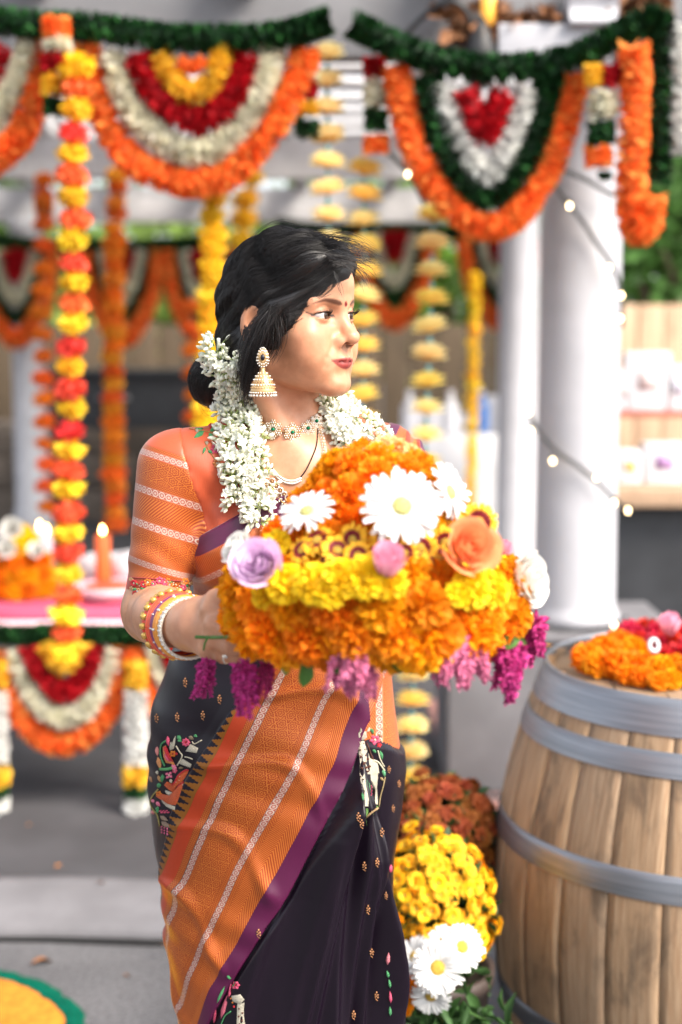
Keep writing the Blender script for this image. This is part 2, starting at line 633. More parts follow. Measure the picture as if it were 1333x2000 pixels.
# ------------------------------------------------------------------ materials of the place
def mat_asphalt():
    m, b = new_mat('asphalt', .9, .25)
    co = coord('Object')
    n1 = e_noise(co, 90, 3, .7); n2 = e_noise(co, 3.5, 4); v = e_vor(co, 130)
    c = mix(e_st(n1, .38, .62), (.018, .018, .020), (.125, .123, .130))
    c = mix(e_st(v, .0, .35) * .6, (.20, .195, .205), c)
    c = mix(e_st(n2, .35, .75) * .4, c, (.05, .049, .053))
    setc(b, c); bump(b, n1 + v * .5, .6, .006)
    return m


def mat_concrete(name, c, dark=.7, sc=6.0):
    m, b = new_mat(name, .85, .3)
    co = coord('Object')
    n1 = e_noise(co, sc, 5, .6); n2 = e_noise(co, 220, 2)
    k = mix(e_st(n1, .3, .7), tuple(x * dark for x in c), c)
    k = mix(e_st(n2, .45, .75) * .25, k, tuple(x * .6 for x in c))
    setc(b, k); bump(b, n1 * .6 + n2 * .4, .25, .004)
    return m


def mat_wood(name, c0, c1, sc=(3, 3, .35), rough=.6, knots=.3, stain=.35):
    """grain along local Z"""
    m, b = new_mat(name, rough, .35)
    co = coord('Object')
    oi = E.T.nodes.new('ShaderNodeObjectInfo'); r = E(oi.outputs['Random'])
    x, y, z = sep(co)
    v = comb(x * 40 * sc[0] + r * 31, y * 40 * sc[1] + r * 17, z * 10 * sc[2] + r * 9)
    n = e_noise(v, 1.0, 5, .65, .6)
    big = e_noise(comb(x * 9 + r * 50, y * 9, z * 3.2 + r * 20), 1.0, 4, .6, .8)
    c = mix(e_st(n, .3, .7), c0, c1)
    c = mix(e_st(big, .52, .72) * stain, c, tuple(q * .28 for q in c0))
    c = mix(e_st(e_noise(comb(x * 55 + r * 5, y * 55, z * 16), 1.0, 3), .66, .76) * knots, c, tuple(q * .22 for q in c0))
    h = E.T.nodes.new('ShaderNodeHueSaturation'); E.T.links.new(c, h.inputs['Color'])
    E.T.links.new((.82 + r * .36).k, h.inputs['Value'])
    setc(b, h.outputs[0]); bump(b, n, .25, .003)
    return m


M_ASPH = mat_asphalt()
M_SLAB = mat_concrete('grey_paving', (.066, .064, .070), .65, 2.2)
M_KERB = mat_concrete('pale_concrete', (.175, .17, .182), .75, 5)
M_BRICK = mat_concrete('red_brick', (.34, .17, .15), .7, 30)
M_SHBEAM = simple('shaded_beam', (.15, .15, .16), .6, .12, 5, .05)  # front beam: its shade is put into the paint as a darker grey
M_WHITE = simple('white_paint', (.43, .43, .465), .55, .05, 8, .05)
M_OFFW = simple('off_white_board', (.62, .61, .62), .6, .12, 5, .05)  # one even off-white for the rear beams, rafters and roof boards
M_BLACK = simple('black_panel', (.035, .037, .042), .5, .2, 6)
M_CLOTH = simple('white_cloth', (.62, .62, .65), .8, .04, 10)
M_WFENCE = mat_wood('fence_wood', (.075, .052, .033), (.14, .10, .062), rough=.8)
M_TAN = mat_wood('tan_wood', (.42, .27, .17), (.58, .40, .27), rough=.7)
M_WIRE = simple('dark_wire', (.02, .02, .022), .5)
M_DRY = simple('dry_leaf', (.20, .085, .035), .8, .3, 20, vcol=True)
M_BARK = mat_wood('bark', (.10, .07, .05), (.2, .15, .11), rough=.9)
M_LEAF = simple('tree_leaf', (.11, .22, .06), .5, .25, 4, vcol=True, trans=.35)


def emit(name, c, s):
    m, b = new_mat(name, .4)
    setc(b, (*c,)); b.inputs['Emission Color'].default_value = (*c, 1); b.inputs['Emission Strength'].default_value = s
    return m


M_BULB = emit('lit_bulb', (1.0, .72, .38), 7.0)
M_FLAME = emit('flame', (1.0, .55, .16), 22.0)


def structure(name, mb, mat, **k):
    o = mb.build(name, mat, **k); o['kind'] = 'structure'
    return o


# ground ------------------------------------------------------
mb = MB(); mb.add([(-60, -6, 0), (60, -6, 0), (60, 120, 0), (-60, 120, 0)], [(0, 1, 2, 3)])
structure('ground', mb, M_ASPH)
mb = MB(); mb.box((0, 8.9, -.02), (9, 5.14, .03), bevel=.004)
pave = structure('pavement', mb, M_SLAB)
mb = MB()
xs = np.linspace(-6, 6, 90)
fr = 3.41 + .012 * np.sin(xs * 3.1) + .01 * np.sin(xs * 7.7 + 1)
prof = [(0, -.01), (0, .022), (.012, .034), (.30, .036), (.335, .036), (.335, -.01)]
V = np.array([[(x, f + d, z) for d, z in prof] for x, f in zip(xs, fr)])
mb.grid(V[:, ::-1])
kerb = structure('kerb', mb, M_KERB)
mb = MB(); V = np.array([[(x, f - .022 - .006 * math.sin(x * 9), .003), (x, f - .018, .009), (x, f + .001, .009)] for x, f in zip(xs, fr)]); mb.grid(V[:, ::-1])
mb.build('kerb_shadow_strip', simple('kerb_shadow', (.006, .006, .006), .7), kerb)  # black strip painted in for the shadow gap under the kerb lip
mb = MB(); mb.box((0, 0, 0), (.095, .045, .012), bevel=.004)
bme = mb.mesh('brick'); bme.materials.append(M_BRICK)
for k in range(16):
    obj('brick', bme, None, pave, (.32 + (k % 8) * .205 + .1 * (k // 8), 4.30 + .105 * (k // 8), .004), (0, 0, rng.normal(0, .006)))
for k in range(12):
    obj('brick', bme, None, pave, (.40 + (k % 2) * .105, 4.62 + (k // 2) * .205, .004), (0, 0, math.pi / 2 + rng.normal(0, .006)))

# rangoli on the asphalt --------------------------------------
rg = empty('rangoli', (-.95, 2.85, 0))
tag(rg, 'round rangoli of green, orange and yellow powder on the asphalt', 'rangoli')
for nm, r0, r1, c, h in (('yellow_centre', 0, .18, (.80, .60, .05), .005), ('green_line', .178, .202, (.0, .085, .05), .007),
                         ('orange_ring', .2, .368, (.72, .23, .03), .005), ('green_border', .362, .405, (.0, .10, .06), .008)):
    mb = MB(); n = 96
    a = np.arange(n) * 6.28318 / n
    w0 = 1 + rng.normal(0, .008, n); w1 = 1 + rng.normal(0, .01, n)
    V = np.zeros((4, n, 3))
    for i, (r, z, w) in enumerate(((max(r0, .001), .001, w0), (max(r0 + .003, .002), h, w0), (r1 - .004, h, w1), (r1, .001, w1))):
        V[i] = np.stack([r * w * np.cos(a), r * w * np.sin(a), np.full(n, z)], 1)
    mb.grid(V, close=True)
    mb.build(nm, simple('powder_' + nm, c, .95, .2, 60, .6, .1), rg)

# ------------------------------------------------------------------ the pergola
pg = empty('pergola', (0, 4.4, 0))
tag(pg, 'white painted pergola with round column and boarded roof hung with garlands', 'pergola')


mb = MB(); mb.box((-1.25, 4.46, 2.47), (2.32, .05, .135), bevel=.006); wpart('beam', mb, M_SHBEAM, pg)
mb = MB(); mb.box((-1.6, 10.2, 2.42), (2.9, .06, .12), bevel=.006); wpart('beam', mb, M_OFFW, pg)
mb = MB(); mb.box((-1.4, 7.4, 2.40), (2.6, .05, .10), bevel=.006); wpart('beam', mb, M_OFFW, pg)
for k in range(9):
    x = -4.0 + k * .62
    mb = MB(); mb.box((x, 7.35, 2.62), (.045, 3.1, .085), bevel=.006); wpart('rafter', mb, M_OFFW, pg)
for k in range(15):
    y0 = 4.42 + k * .42
    mb = MB(); mb.box((-1.7, y0 + .21, 2.725), (2.85, .115, .014), bevel=.003); wpart('roof_board', mb, M_OFFW, pg)
# column, capital, plinth
cx = P(1129, 800, 4.72)[0]
mb = MB()
mb.lathe([(.150, .55), (.150, .58), (.138, .60), (.136, .62), (.134, 1.1), (.131, 1.8), (.127, 2.16), (.127, 2.20), (.14, 2.215), (.14, 2.245), (.155, 2.27), (.155, 2.335)], (cx, 4.72, 0), 48)
wpart('column', mb, M_WHITE, pg)
mb = MB(); mb.box((cx - .08, 4.78, .27), (.36, .26, .255), bevel=.012); pl = wpart('plinth', mb, M_KERB, pg)
mb = MB(); mb.box((cx - .08, 4.78, .5375), (.40, .30, .0125), bevel=.006); wpart('plinth_cap', mb, M_KERB, pg)
# far column
fx = P(1010, 800, 8.2)[0]
mb = MB(); mb.lathe([(.13, 0), (.13, .3), (.115, .32), (.11, 2.2), (.13, 2.25), (.13, 2.34)], (fx, 8.2, 0), 32); wpart('column', mb, M_WHITE, pg)
lx = P(60, 800, 9.9)[0]
mb = MB(); mb.lathe([(.13, 0), (.13, .3), (.115, .32), (.11, 2.2), (.13, 2.25), (.13, 2.30)], (lx, 9.9, 0), 32); wpart('column', mb, M_WHITE, pg)
# bracket boards at the top right
c = P(1080, 88, 4.33)
mb = MB(); mb.box(c, (.165, .05, .052), bevel=.004); wpart('bracket_board', mb, M_WHITE, pg)
c = P(1157, 20, 4.30)
mb = MB(); V = smoothpath([(0, 0, .09), (0, -.05, .05), (0, -.03, 0), (0, -.055, -.045), (0, 0, -.06)], 14)
G = np.stack([V + [-.072, 0, 0], V + [.072, 0, 0]], 1) + c; mb.grid(G)
mb.box(c + [0, .04, .02], (.072, .039, .08)); wpart('corbel', mb, M_WHITE, pg)

# lamp arm and dry leaves caught on the beam
lr = empty('wall_lamp', P(925, 60, 4.3)); tag(lr, 'dark curved lamp arm with small amber glass above the green garland', 'lamp')
mb = MB(); pts = [P(790, 72, 4.32), P(830, 30, 4.3), P(880, 3, 4.27), P(915, 30, 4.28), P(935, 100, 4.3)]
mb.tube(smoothpath(pts, 24), .009, 8); wpart('arm', mb, M_WIRE, lr)
mb = MB(); q = P(938, 95, 4.3); mb.lathe([(.02, -.11), (.045, -.08), (.05, .0), (.03, .05), (.015, .09)], q, 16); wpart('body', mb, M_WIRE, lr)
mb = MB(); q = P(955, 14, 4.3); mb.lathe([(.012, -.05), (.022, -.03), (.022, .03), (.01, .05)], q, 12)
wpart('glass', mb, emit('amber_glass', (.9, .42, .06), .3), lr)
for nm, (x0, x1, y0, y1), lab in (('dry_leaf_clump', (880, 1075, 20, 70), 'clump of brown dry leaves lodged beside the dark lamp'),
                                  ('dry_leaf_clump', (1195, 1290, 0, 50), 'brown dry leaves lodged beside the white corbel')):
    r_ = np.random.default_rng(int(x0)); mb = MB(); mid = P((x0 + x1) / 2, (y0 + y1) / 2, 4.34)
    for k in range(60):
        V = petal_grid(r_.uniform(.04, .09), .05, 4, 3, curl=r_.uniform(-1, 2), cup=2, tip=.1)
        V = V @ frame(r_.normal(0, 1, 3), r_.normal(0, 1, 3)).T + P(r_.uniform(x0, x1), r_.uniform(y0, y1), 4.34 + r_.normal(0, .03))
        mb.grid(V, (r_.uniform(.5, 1.5),) * 3)
    o = mb.build(nm, M_DRY); tag(o, lab, 'dry leaves')


# ------------------------------------------------------------------ far background
def leaf_cloud(mb, centre, rad, n, size, seed, c=(1, 1, 1), lumps=14):
    r_ = np.random.default_rng(seed)
    L = fib(lumps) * .62 + r_.normal(0, .12, (lumps, 3))
    cs = r_.uniform(.55, 1.45, lumps)
    k = r_.integers(0, lumps, n)
    d = r_.normal(0, 1, (n, 3)); d /= np.linalg.norm(d, axis=1)[:, None]
    q = L[k] + d * (r_.uniform(.2, 1, n) ** .5 * .42)[:, None]
    pos = np.asarray(centre) + q * np.asarray(rad)
    for i in range(n):
        a = r_.normal(0, 1, 3); a /= np.linalg.norm(a); b = np.cross(a, r_.normal(0, 1, 3)); b /= np.linalg.norm(b) + 1e-9
        s = size * r_.uniform(.6, 1.3)
        p = pos[i]
        mb.add([p - a * s, p + b * s * .45, p + a * s, p - b * s * .45], [(0, 1, 2, 3)], np.asarray(c) * cs[k[i]] * r_.uniform(.7, 1.3))


def tree(loc, h, rad, n, size, seed, label, c=(1, 1, 1), group='trees behind the fence'):
    t = empty('leafy_tree', loc); tag(t, label, 'tree', group)
    r_ = np.random.default_rng(seed)
    mb = MB(); base = np.array(loc)
    top = base + [0, 0, h]
    mb.tube(smoothpath([base, base + [.05, 0, h * .4], top], 8), np.linspace(.14, .06, 8), 8)
    for k in range(7):
        a = r_.uniform(0, 6.28); s = base + [0, 0, h * r_.uniform(.45, .9)]
        e = top + np.array([math.cos(a) * rad[0] * .7, math.sin(a) * rad[1] * .7, r_.uniform(-.3, .6) * rad[2]])
        mb.tube(smoothpath([s, (s + e) / 2 + [0, 0, .15], e], 6), np.linspace(.05, .015, 6), 6)
    wpart('trunk', mb, M_BARK, t)
    mb = MB(); leaf_cloud(mb, top, rad, n, size, seed, c)
    wpart('crown', mb, M_LEAF, t)


tree((2.15, 9.0, 0), 2.30, (1.15, .8, .95), 6500, .06, 3, 'leafy green tree behind the bar on the right', (1, 1.15, .9))
tree((4.3, 11.5, 0), 2.6, (1.7, 1.2, 1.4), 3600, .09, 4, 'tree with darker leaves furthest to the right')
tree((-3.6, 14.5, 0), 2.1, (2.2, 1.3, 1.6), 3600, .11, 5, 'olive tree behind the fence, farthest left', (1.25, 1.0, .9))
tree((-1.2, 15.2, 0), 2.0, (1.9, 1.3, 1.5), 3600, .11, 6, 'olive tree behind the fence, above the black cabinet', (1.45, 1.1, .8))
tree((1.0, 14.6, 0), 2.2, (1.7, 1.2, 1.5), 3600, .11, 8, 'bright green tree behind the woman and the yellow strings', (1.7, 1.5, .9))

fc = empty('wooden_fence', (0, 12.6, 0)); tag(fc, 'brown plank fence along the back of the yard', 'fence')
mb = MB(); mb.box((0, 0, 0), (.118, .012, .80), bevel=.004); fme = mb.mesh('plank'); fme.materials.append(M_WFENCE)
for k in range(44):
    obj('plank', fme, None, fc, (-5.4 + k * .245, rng.normal(0, .008), .82 + rng.normal(0, .01)))
mb = MB(); mb.box((0, .05, .35), (5.5, .03, .05)); mb.build('rail', M_WFENCE, fc)
mb = MB(); mb.box((0, .05, 1.3), (5.5, .03, .05)); mb.build('rail', M_WFENCE, fc)
fr2 = empty('tan_fence', (3.0, 8.4, 0)); tag(fr2, 'tan wooden fence behind the bar at the right edge', 'fence')
mb = MB(); mb.box((0, 0, 0), (.075, .012, .83), bevel=.004); fme2 = mb.mesh('plank'); fme2.materials.append(M_TAN)
for k in range(18):
    obj('plank', fme2, None, fr2, (-1.5 + k * .157, rng.normal(0, .006), .86))
mb = MB(); mb.box((-.1, .05, 1.4), (1.5, .03, .04)); mb.build('rail', M_TAN, fr2)
wl = empty('stone_wall', (-2.6, 11.6, 0)); tag(wl, 'low taupe stone wall behind the table on the left', 'wall')
M_STONE = mat_concrete('taupe_stone', (.23, .185, .15), .6, 9)
for i in range(3):
    for k in range(9):
        mb = MB(); w = .24 + rng.uniform(-.02, .03)
        mb.box((0, 0, 0), (w, .14, .135), bevel=.02)
        mb.build('stone', M_STONE, wl, loc=(-2.2 + k * .53 + .26 * (i % 2), rng.normal(0, .01), .14 + i * .275))
cb = empty('black_cabinet', (-1.25, 10.9, 0)); tag(cb, 'long black cabinet standing in front of the stone wall', 'cabinet')
mb = MB(); mb.box((0, 0, 1.02), (.95, .25, .20), bevel=.01); mb.build('body', M_BLACK, cb)
mb = MB(); mb.box((0, -.02, 1.24), (1.0, .29, .02), bevel=.006); mb.build('lid', M_BLACK, cb)
for s in (-1, 1):
    mb = MB(); mb.box((s * .88, 0, .41), (.04, .2, .41)); mb.build('leg', M_BLACK, cb)
    mb = MB(); mb.box((s * .45, -.265, 1.05), (.12, .012, .012)); mb.build('handle', simple('steel', (.4, .4, .42), .35, metal=1.0), cb)

# bar on the right -------------------------------------------------
br = empty('bar_counter', (2.05, 6.2, 0)); tag(br, 'bar counter with black front and tan wooden top at the right', 'bar')
mb = MB(); mb.box((0, 0, .40), (.95, .26, .40), bevel=.008); mb.build('front_panel', M_BLACK, br)
mb = MB(); mb.box((0, -.04, .845), (1.0, .36, .04), bevel=.008); mb.build('top', M_TAN, br)
mb = MB(); mb.box((0, .24, 1.16), (.98, .12, .012), bevel=.003); mb.build('shelf', simple('red_shelf', (.40, .12, .08), .6), br)
for s in (-1, 0, 1):
    mb = MB(); mb.box((s * .9, .26, 1.015), (.02, .10, .129)); mb.build('upright', M_TAN, br)
M_BOXW = simple('white_card', (.58, .58, .62), .7, .05, 8)
for i, (px, py, w, h, up) in enumerate(((1265, 775, .10, .13, 1), (1325, 790, .06, .10, 1), (1225, 905, .05, .07, 0), (1290, 905, .08, .085, 0), (1215, 800, .03, .09, 1))):
    q = P(px, py, 6.4 if up else 6.05)
    z0 = 1.174 if up else .887
    e = empty('carton', (q[0], 6.44 if up else 6.02, z0))
    tag(e, ['large white carton on the red shelf', 'white carton at the right edge of the red shelf', 'small white carton on the wooden bar top next to the column', 'white carton with printed panel on the wooden bar top', 'slim white carton on the red shelf next to the column'][i], 'carton', 'cartons at the bar')
    mb = MB(); mb.box((0, 0, h), (w, .05, h), bevel=.004); mb.build('body', M_BOXW, e)
    mb = MB(); mb.box((0, -.0515, h * 1.05), (w * .5, .001, h * .35)); mb.build('printed_panel', simple('print_%d' % i, [(.6, .5, .5), (.5, .5, .6), (.6, .45, .15), (.35, .2, .4), (.6, .6, .6)][i], .6), e)

# white table with drinks behind the woman -------------------------
wt = empty('buffet_table', (.55, 9.0, 0)); tag(wt, 'far table under a white cloth behind the flower tower', 'table')
mb = MB(); mb.box((0, 0, .88), (1.05, .36, .02), bevel=.006); mb.build('top', M_TAN, wt)
for sx in (-1, 1):
    for sy in (-1, 1):
        mb = MB(); mb.box((sx * .95, sy * .3, .43), (.025, .025, .43)); mb.build('leg', M_TAN, wt)
mb = MB(); n = 160
t = np.linspace(0, 1, n, endpoint=False); hx, hy = 1.08, .39
per = []
for q in t:
    s = q * 2 * (hx + hy) * 2
    if s < 2 * hx: per.append((-hx + s, -hy))
    elif s < 2 * hx + 2 * hy: per.append((hx, -hy + s - 2 * hx))
    elif s < 4 * hx + 2 * hy: per.append((hx - (s - 2 * hx - 2 * hy), hy))
    else: per.append((-hx, hy - (s - 4 * hx - 2 * hy)))
per = np.array(per); V = []
for z, k in ((.906, .0), (.906, .97), (.90, 1.0), (.7, 1.015), (.35, 1.03), (.04, 1.04)):
    w = 1 + (.025 * np.sin(np.arange(n) * .9) * (.9 - z) if z < .89 else 0)
    V.append(np.stack([per[:, 0] * k * w, per[:, 1] * k * w, np.full(n, z)], 1))
mb.grid(np.array(V), close=True)
tc = mb.build('tablecloth', M_CLOTH); tc.location = (.55, 9.0, 0); tag(tc, 'white cloth hanging over the far table', 'tablecloth')


def bottle(loc, h, r, mat, label):
    e = empty('bottle', loc); tag(e, label, 'bottle', 'bottles on the far table')
    mb = MB(); mb.lathe([(r * .9, 0), (r, .01), (r, h * .62), (r * .4, h * .8), (r * .36, h * .93)], seg=14); mb.build('body', mat, e)
    mb = MB(); mb.lathe([(r * .42, h * .93), (r * .42, h), (r * .2, h + .002)], seg=12); mb.build('cap', M_BOXW, e)


M_BLUE = simple('blue_plastic', (.06, .16, .42), .3)
for i, (px, m, lab) in enumerate(((800, M_BOXW, 'white bottle on the far table beside the lotus flower string'), (940, M_BLUE, 'blue bottle on the far table near the far column'),
                                  (690, M_BLUE, 'blue bottle on the far table by the jasmine on her left shoulder'), (880, M_BOXW, 'white bottle in the middle of the far table'))):
    q = P(px, 850, 8.85)
    bottle((q[0], 8.85, .912), .26, .05, m, lab)
for i, (px, w, h, lab) in enumerate(((845, .10, .07, 'low white box on the far table beside the lotus flower string'), (975, .08, .11, 'tall white box on the far table touching the far column'), (905, .06, .05, 'small white box beside the blue bottle on the far table'))):
    q = P(px, 850, 9.1); mb = MB(); mb.box((0, 0, h), (w, .08, h), bevel=.005)
    o = mb.build('box', M_BOXW, loc=(q[0], 9.12, .912)); tag(o, lab, 'box', 'boxes on the far table')

# ------------------------------------------------------------------ garlands hung on the pergola
ORG, WHT, RED, YEL, GRN = (1.0, .27, .055), (.82, .80, .66), (.52, .008, .018), (.92, .60, .05), (.007, .040, .010)
WH2 = (.78, .78, .76)
M_FL = {}
for nm, c in (('orange', ORG), ('white', WHT), ('red', RED), ('yellow', YEL), ('green', GRN), ('bright_white', WH2)):
    M_FL[nm] = simple(nm + '_petals', (1, 1, 1), .6, .1, 20, vcol=True, trans=.0 if nm in ('green',) else .42, spec=.3)
COLS = dict(orange=ORG, white=WHT, red=RED, yellow=YEL, green=GRN, bright_white=WH2)
HOT = dict(orange=(1.0, .45, .11), white=(.80, .78, .68), red=(.62, .02, .03), yellow=(.9, .62, .08), green=(.02, .10, .02), bright_white=(.82, .82, .80))
seedc = [100]


def row(kind, pts, rpx, Y, parent, dy=0.0, width=.46, name=None):
    seedc[0] += 1
    mb = MB()
    w = [P(x, y, Y + dy) for x, y in pts]
    fluff(mb, w, rpx * Y / FPX, COLS[kind], seed=seedc[0], hot=HOT[kind], hotp=.28, width=width, lean=.06, var=.07)
    o = wpart(name or kind + '_row', mb, M_FL[kind], parent)
    return o


def swag(label, Y, rows, group='swag garlands', name='swag_garland'):
    p0 = P(*rows[0][1][0], Y)
    e = empty(name, p0); tag(e, label, 'garland', group)
    for i, (kind, pts, r) in enumerate(rows):
        row(kind, pts, r, Y, e, dy=-.012 * i)
    return e


swag('big swag of orange, cream, red and yellow rows above the woman, left of centre', 4.1, [
    ('orange', [(168, 85), (192, 200), (250, 305), (325, 346), (390, 356), (455, 334), (522, 260), (572, 175), (598, 98)], 31),
    ('white', [(215, 105), (250, 200), (300, 260), (360, 298), (422, 288), (482, 232), (515, 160), (530, 92)], 30),
    ('red', [(270, 108), (300, 178), (345, 218), (390, 236), (440, 208), (470, 158), (485, 108)], 30),
    ('yellow', [(312, 105), (335, 150), (368, 182), (402, 174), (425, 140), (435, 98)], 25),
    ('orange', [(352, 118), (376, 132), (398, 116)], 14)])
swag('swag of orange, cream and red rows cut by the left edge', 4.1, [
    ('orange', [(-190, 100), (-150, 250), (-60, 325), (0, 305), (45, 255), (72, 180), (88, 90)], 30),
    ('white', [(-150, 100), (-110, 210), (-40, 262), (10, 200), (42, 135), (62, 80)], 27),
    ('red', [(-100, 100), (-70, 170), (-25, 165), (8, 95)], 22)])
swag('big swag of orange, green, white and red rows in front of the white column', 4.1, [
    ('orange', [(775, 128), (790, 220), (820, 310), (870, 388), (930, 436), (980, 440), (1030, 396), (1080, 308), (1108, 220), (1122, 148)], 30),
    ('green', [(838, 148), (852, 240), (890, 326), (945, 382), (1000, 346), (1040, 280), (1062, 200), (1078, 148)], 31),
    ('bright_white', [(862, 168), (885, 240), (920, 308), (950, 345), (985, 308), (1010, 240), (1030, 178)], 28),
    ('red', [(908, 178), (930, 236), (946, 262), (962, 236), (985, 185)], 28)])
swag('narrow orange loop hanging at the right end of the valance', 4.0, [
    ('orange', [(1240, 92), (1241, 180), (1236, 300), (1234, 400), (1243, 448), (1263, 440), (1270, 385)], 31)])
swag('white strand hanging at the top right corner', 4.05, [('bright_white', [(1322, 50), (1326, 150), (1328, 300)], 24)])
for lab, pts in (('dark green tinsel rope along the beam, left half', [(-60, 30), (60, 48), (170, 52), (300, 70), (400, 76), (520, 72), (590, 58), (640, 40)]),
                 ('dark green tinsel rope along the beam, right half, ending in a hanging tail', [(690, 46), (750, 78), (850, 116), (960, 132), (1080, 122), (1180, 82), (1262, 42), (1292, 50), (1292, 150), (1288, 260), (1284, 355)])):
    swag(lab, 4.06, [('green', pts, 29)], 'green ropes on the valance', 'tinsel_rope')


def tassel(label, Y, blobs):
    e = empty('tassel', P(blobs[0][1], blobs[0][2], Y)); tag(e, label, 'tassel', 'short tassels on the valance')
    for kind, x, y0, y1, r in blobs:
        row(kind, [(x, y0), (x, (y0 + y1) / 2), (x, y1)], r, Y, e, name=kind + '_bunch', width=.4)


tassel('orange, cream, red, yellow and green tassel at the top left', 4.0, [('orange', 110, 35, 72, 27), ('white', 112, 78, 98, 28), ('red', 104, 108, 138, 26), ('yellow', 108, 150, 182, 27), ('green', 108, 194, 222, 24)])
tassel('tassel with green end at the right end of the big left swag', 4.12, [('orange', 600, 96, 120, 22), ('white', 604, 130, 155, 22), ('red', 600, 165, 188, 22), ('yellow', 600, 198, 222, 22), ('green', 600, 236, 266, 24)])
tassel('tassel starting red and ending orange, left of the column swag', 4.14, [('red', 732, 112, 150, 23), ('white', 736, 160, 205, 26), ('green', 735, 215, 252, 24), ('orange', 735, 264, 296, 26)])
tassel('tassel of yellow, red, white, green and orange in front of the column top', 4.02, [('yellow', 1160, 125, 165, 20), ('red', 1198, 128, 165, 24), ('white', 1178, 182, 228, 30), ('green', 1176, 238, 280, 28), ('orange', 1170, 290, 322, 28), ('green', 1182, 336, 350, 14)])

# strings of round blossoms ----------------------------------------
MM_RED = simple('vermilion_blossom', (.95, .13, .05), .6, .1, 20, vcol=True, orand=.25, trans=.2)
MM_YEL = simple('lemon_blossom', (1.0, .68, .03), .6, .1, 20, vcol=True, orand=.25, trans=.2)
MM_ORG = simple('orange_blossom', (.98, .24, .02), .6, .1, 20, vcol=True, orand=.25, trans=.2)
MM_AMB = simple('amber_blossom', (.98, .42, .03), .6, .1, 20, vcol=True, orand=.25, trans=.2)
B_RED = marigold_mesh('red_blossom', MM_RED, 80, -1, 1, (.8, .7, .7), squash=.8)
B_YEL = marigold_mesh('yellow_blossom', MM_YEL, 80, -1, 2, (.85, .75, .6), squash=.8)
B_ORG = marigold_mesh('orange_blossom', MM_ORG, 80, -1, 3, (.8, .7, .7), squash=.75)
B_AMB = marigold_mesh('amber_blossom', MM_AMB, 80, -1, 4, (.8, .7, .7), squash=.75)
M_THREAD = simple('thread', (.35, .3, .2), .8)


def string(label, Y, path, step, rpx, meshes, group='hanging blossom strings', jit=.12):
    pts = np.array([P(x, y, Y) for x, y in path]); sp = smoothpath(pts, 120)
    e = empty('blossom_string', tuple(sp[0])); tag(e, label, 'garland', group)
    mb = MB(); mb.tube(sp[::4], .0022, 5); wpart('thread', mb, M_THREAD, e)
    L = np.concatenate([[0], np.cumsum(np.linalg.norm(np.diff(sp, axis=0), axis=1))])
    st = step * Y / FPX; n = int(L[-1] / st)
    for k in range(n + 1):
        c = np.array([np.interp(k * st, L, sp[:, i]) for i in range(3)]) - sp[0]
        me = meshes[k % len(meshes)]
        s = rpx * Y / FPX * (1 + rng.normal(0, .05))
        obj('blossom', me, None, e, tuple(c + rng.normal(0, .003, 3)), (rng.normal(0, jit), rng.normal(0, jit), rng.uniform(0, 6)), s)
    return e


string('string of alternating red and yellow blossoms hanging at the left', 3.95, [(152, 130), (148, 210), (140, 300), (143, 450), (141, 650), (137, 850), (133, 1050), (126, 1300)], 40.5, 31, [B_YEL, B_RED])
string('dense string of pure yellow blossoms behind her head', 4.25, [(418, 385), (416, 500), (412, 650), (404, 840)], 31, 28, [B_YEL])
string('thin string of orange blossoms at far left behind the red and yellow string', 6.4, [(86, 350), (84, 600), (86, 800), (92, 990)], 42, 21, [B_ORG])
string('string of amber blossoms behind the candle', 6.5, [(228, 340), (222, 600), (222, 800), (226, 1045)], 25, 23, [B_AMB, B_ORG])
string('string of orange blossoms half hidden by the yellow string', 6.4, [(376, 600), (376, 700), (378, 815)], 42, 20, [B_ORG])
string('faint yellow string left of her hair at the back', 6.8, [(488, 345), (478, 420), (470, 500)], 40, 27, [B_YEL])
string('string of small yellow blossoms next to the far column', 7.6, [(928, 540), (925, 700), (922, 850), (918, 1010)], 21, 14, [B_YEL])
string('orange strand hanging at far left near the beam', 6.6, [(85, 350), (84, 380), (84, 420)], 30, 20, [B_ORG])

# strings of open lotus-like flowers with teal spacers
M_LOT = simple('lotus_petals', (1, 1, 1), .55, .06, 20, vcol=True, trans=.45, orand=.15)
M_TEAL = simple('teal_bead', (.10, .26, .28), .4)


def lotus_mesh(name, cin, cout, seed):
    r_ = np.random.default_rng(seed); mb = MB()
    for l, (n, el, L) in enumerate(((10, -.25, .95), (10, .1, 1.0), (9, .45, .85), (7, .9, .7))):
        for k in range(n):
            a = k * 6.283 / n + l * .3 + r_.normal(0, .05)
            V = petal_grid(L * r_.uniform(.9, 1.05), .55, 5, 3, curl=-.5, cup=.5, tip=.2, base=.5)
            V = V @ frame([math.cos(a) * math.cos(el), math.sin(a) * math.cos(el), math.sin(el)], [0, 0, 1]).T
            t = np.linspace(0, 1, 5)[:, None, None]
            mb.grid(V, (np.array(cin) * (1 - t) + np.array(cout) * t) * np.ones((5, 3, 1)) * r_.uniform(.9, 1.05))
    mb.ball((0, 0, .1), (.3, .3, .3), 8, 5, cin)
    me = mb.mesh(name); me.materials.append(M_LOT); return me


LOT_A = lotus_mesh('pale_lotus', (1.0, .66, .18), (1.0, .95, .58), 1)
LOT_B = lotus_mesh('amber_lotus', (1.0, .66, .14), (1.0, .86, .30), 2)
mb = MB(); mb.lathe([(.5, -1), (.9, -.8), (1, 0), (.9, .8), (.5, 1)], seg=10); TB = mb.mesh('teal_bead'); TB.materials.append(M_TEAL)


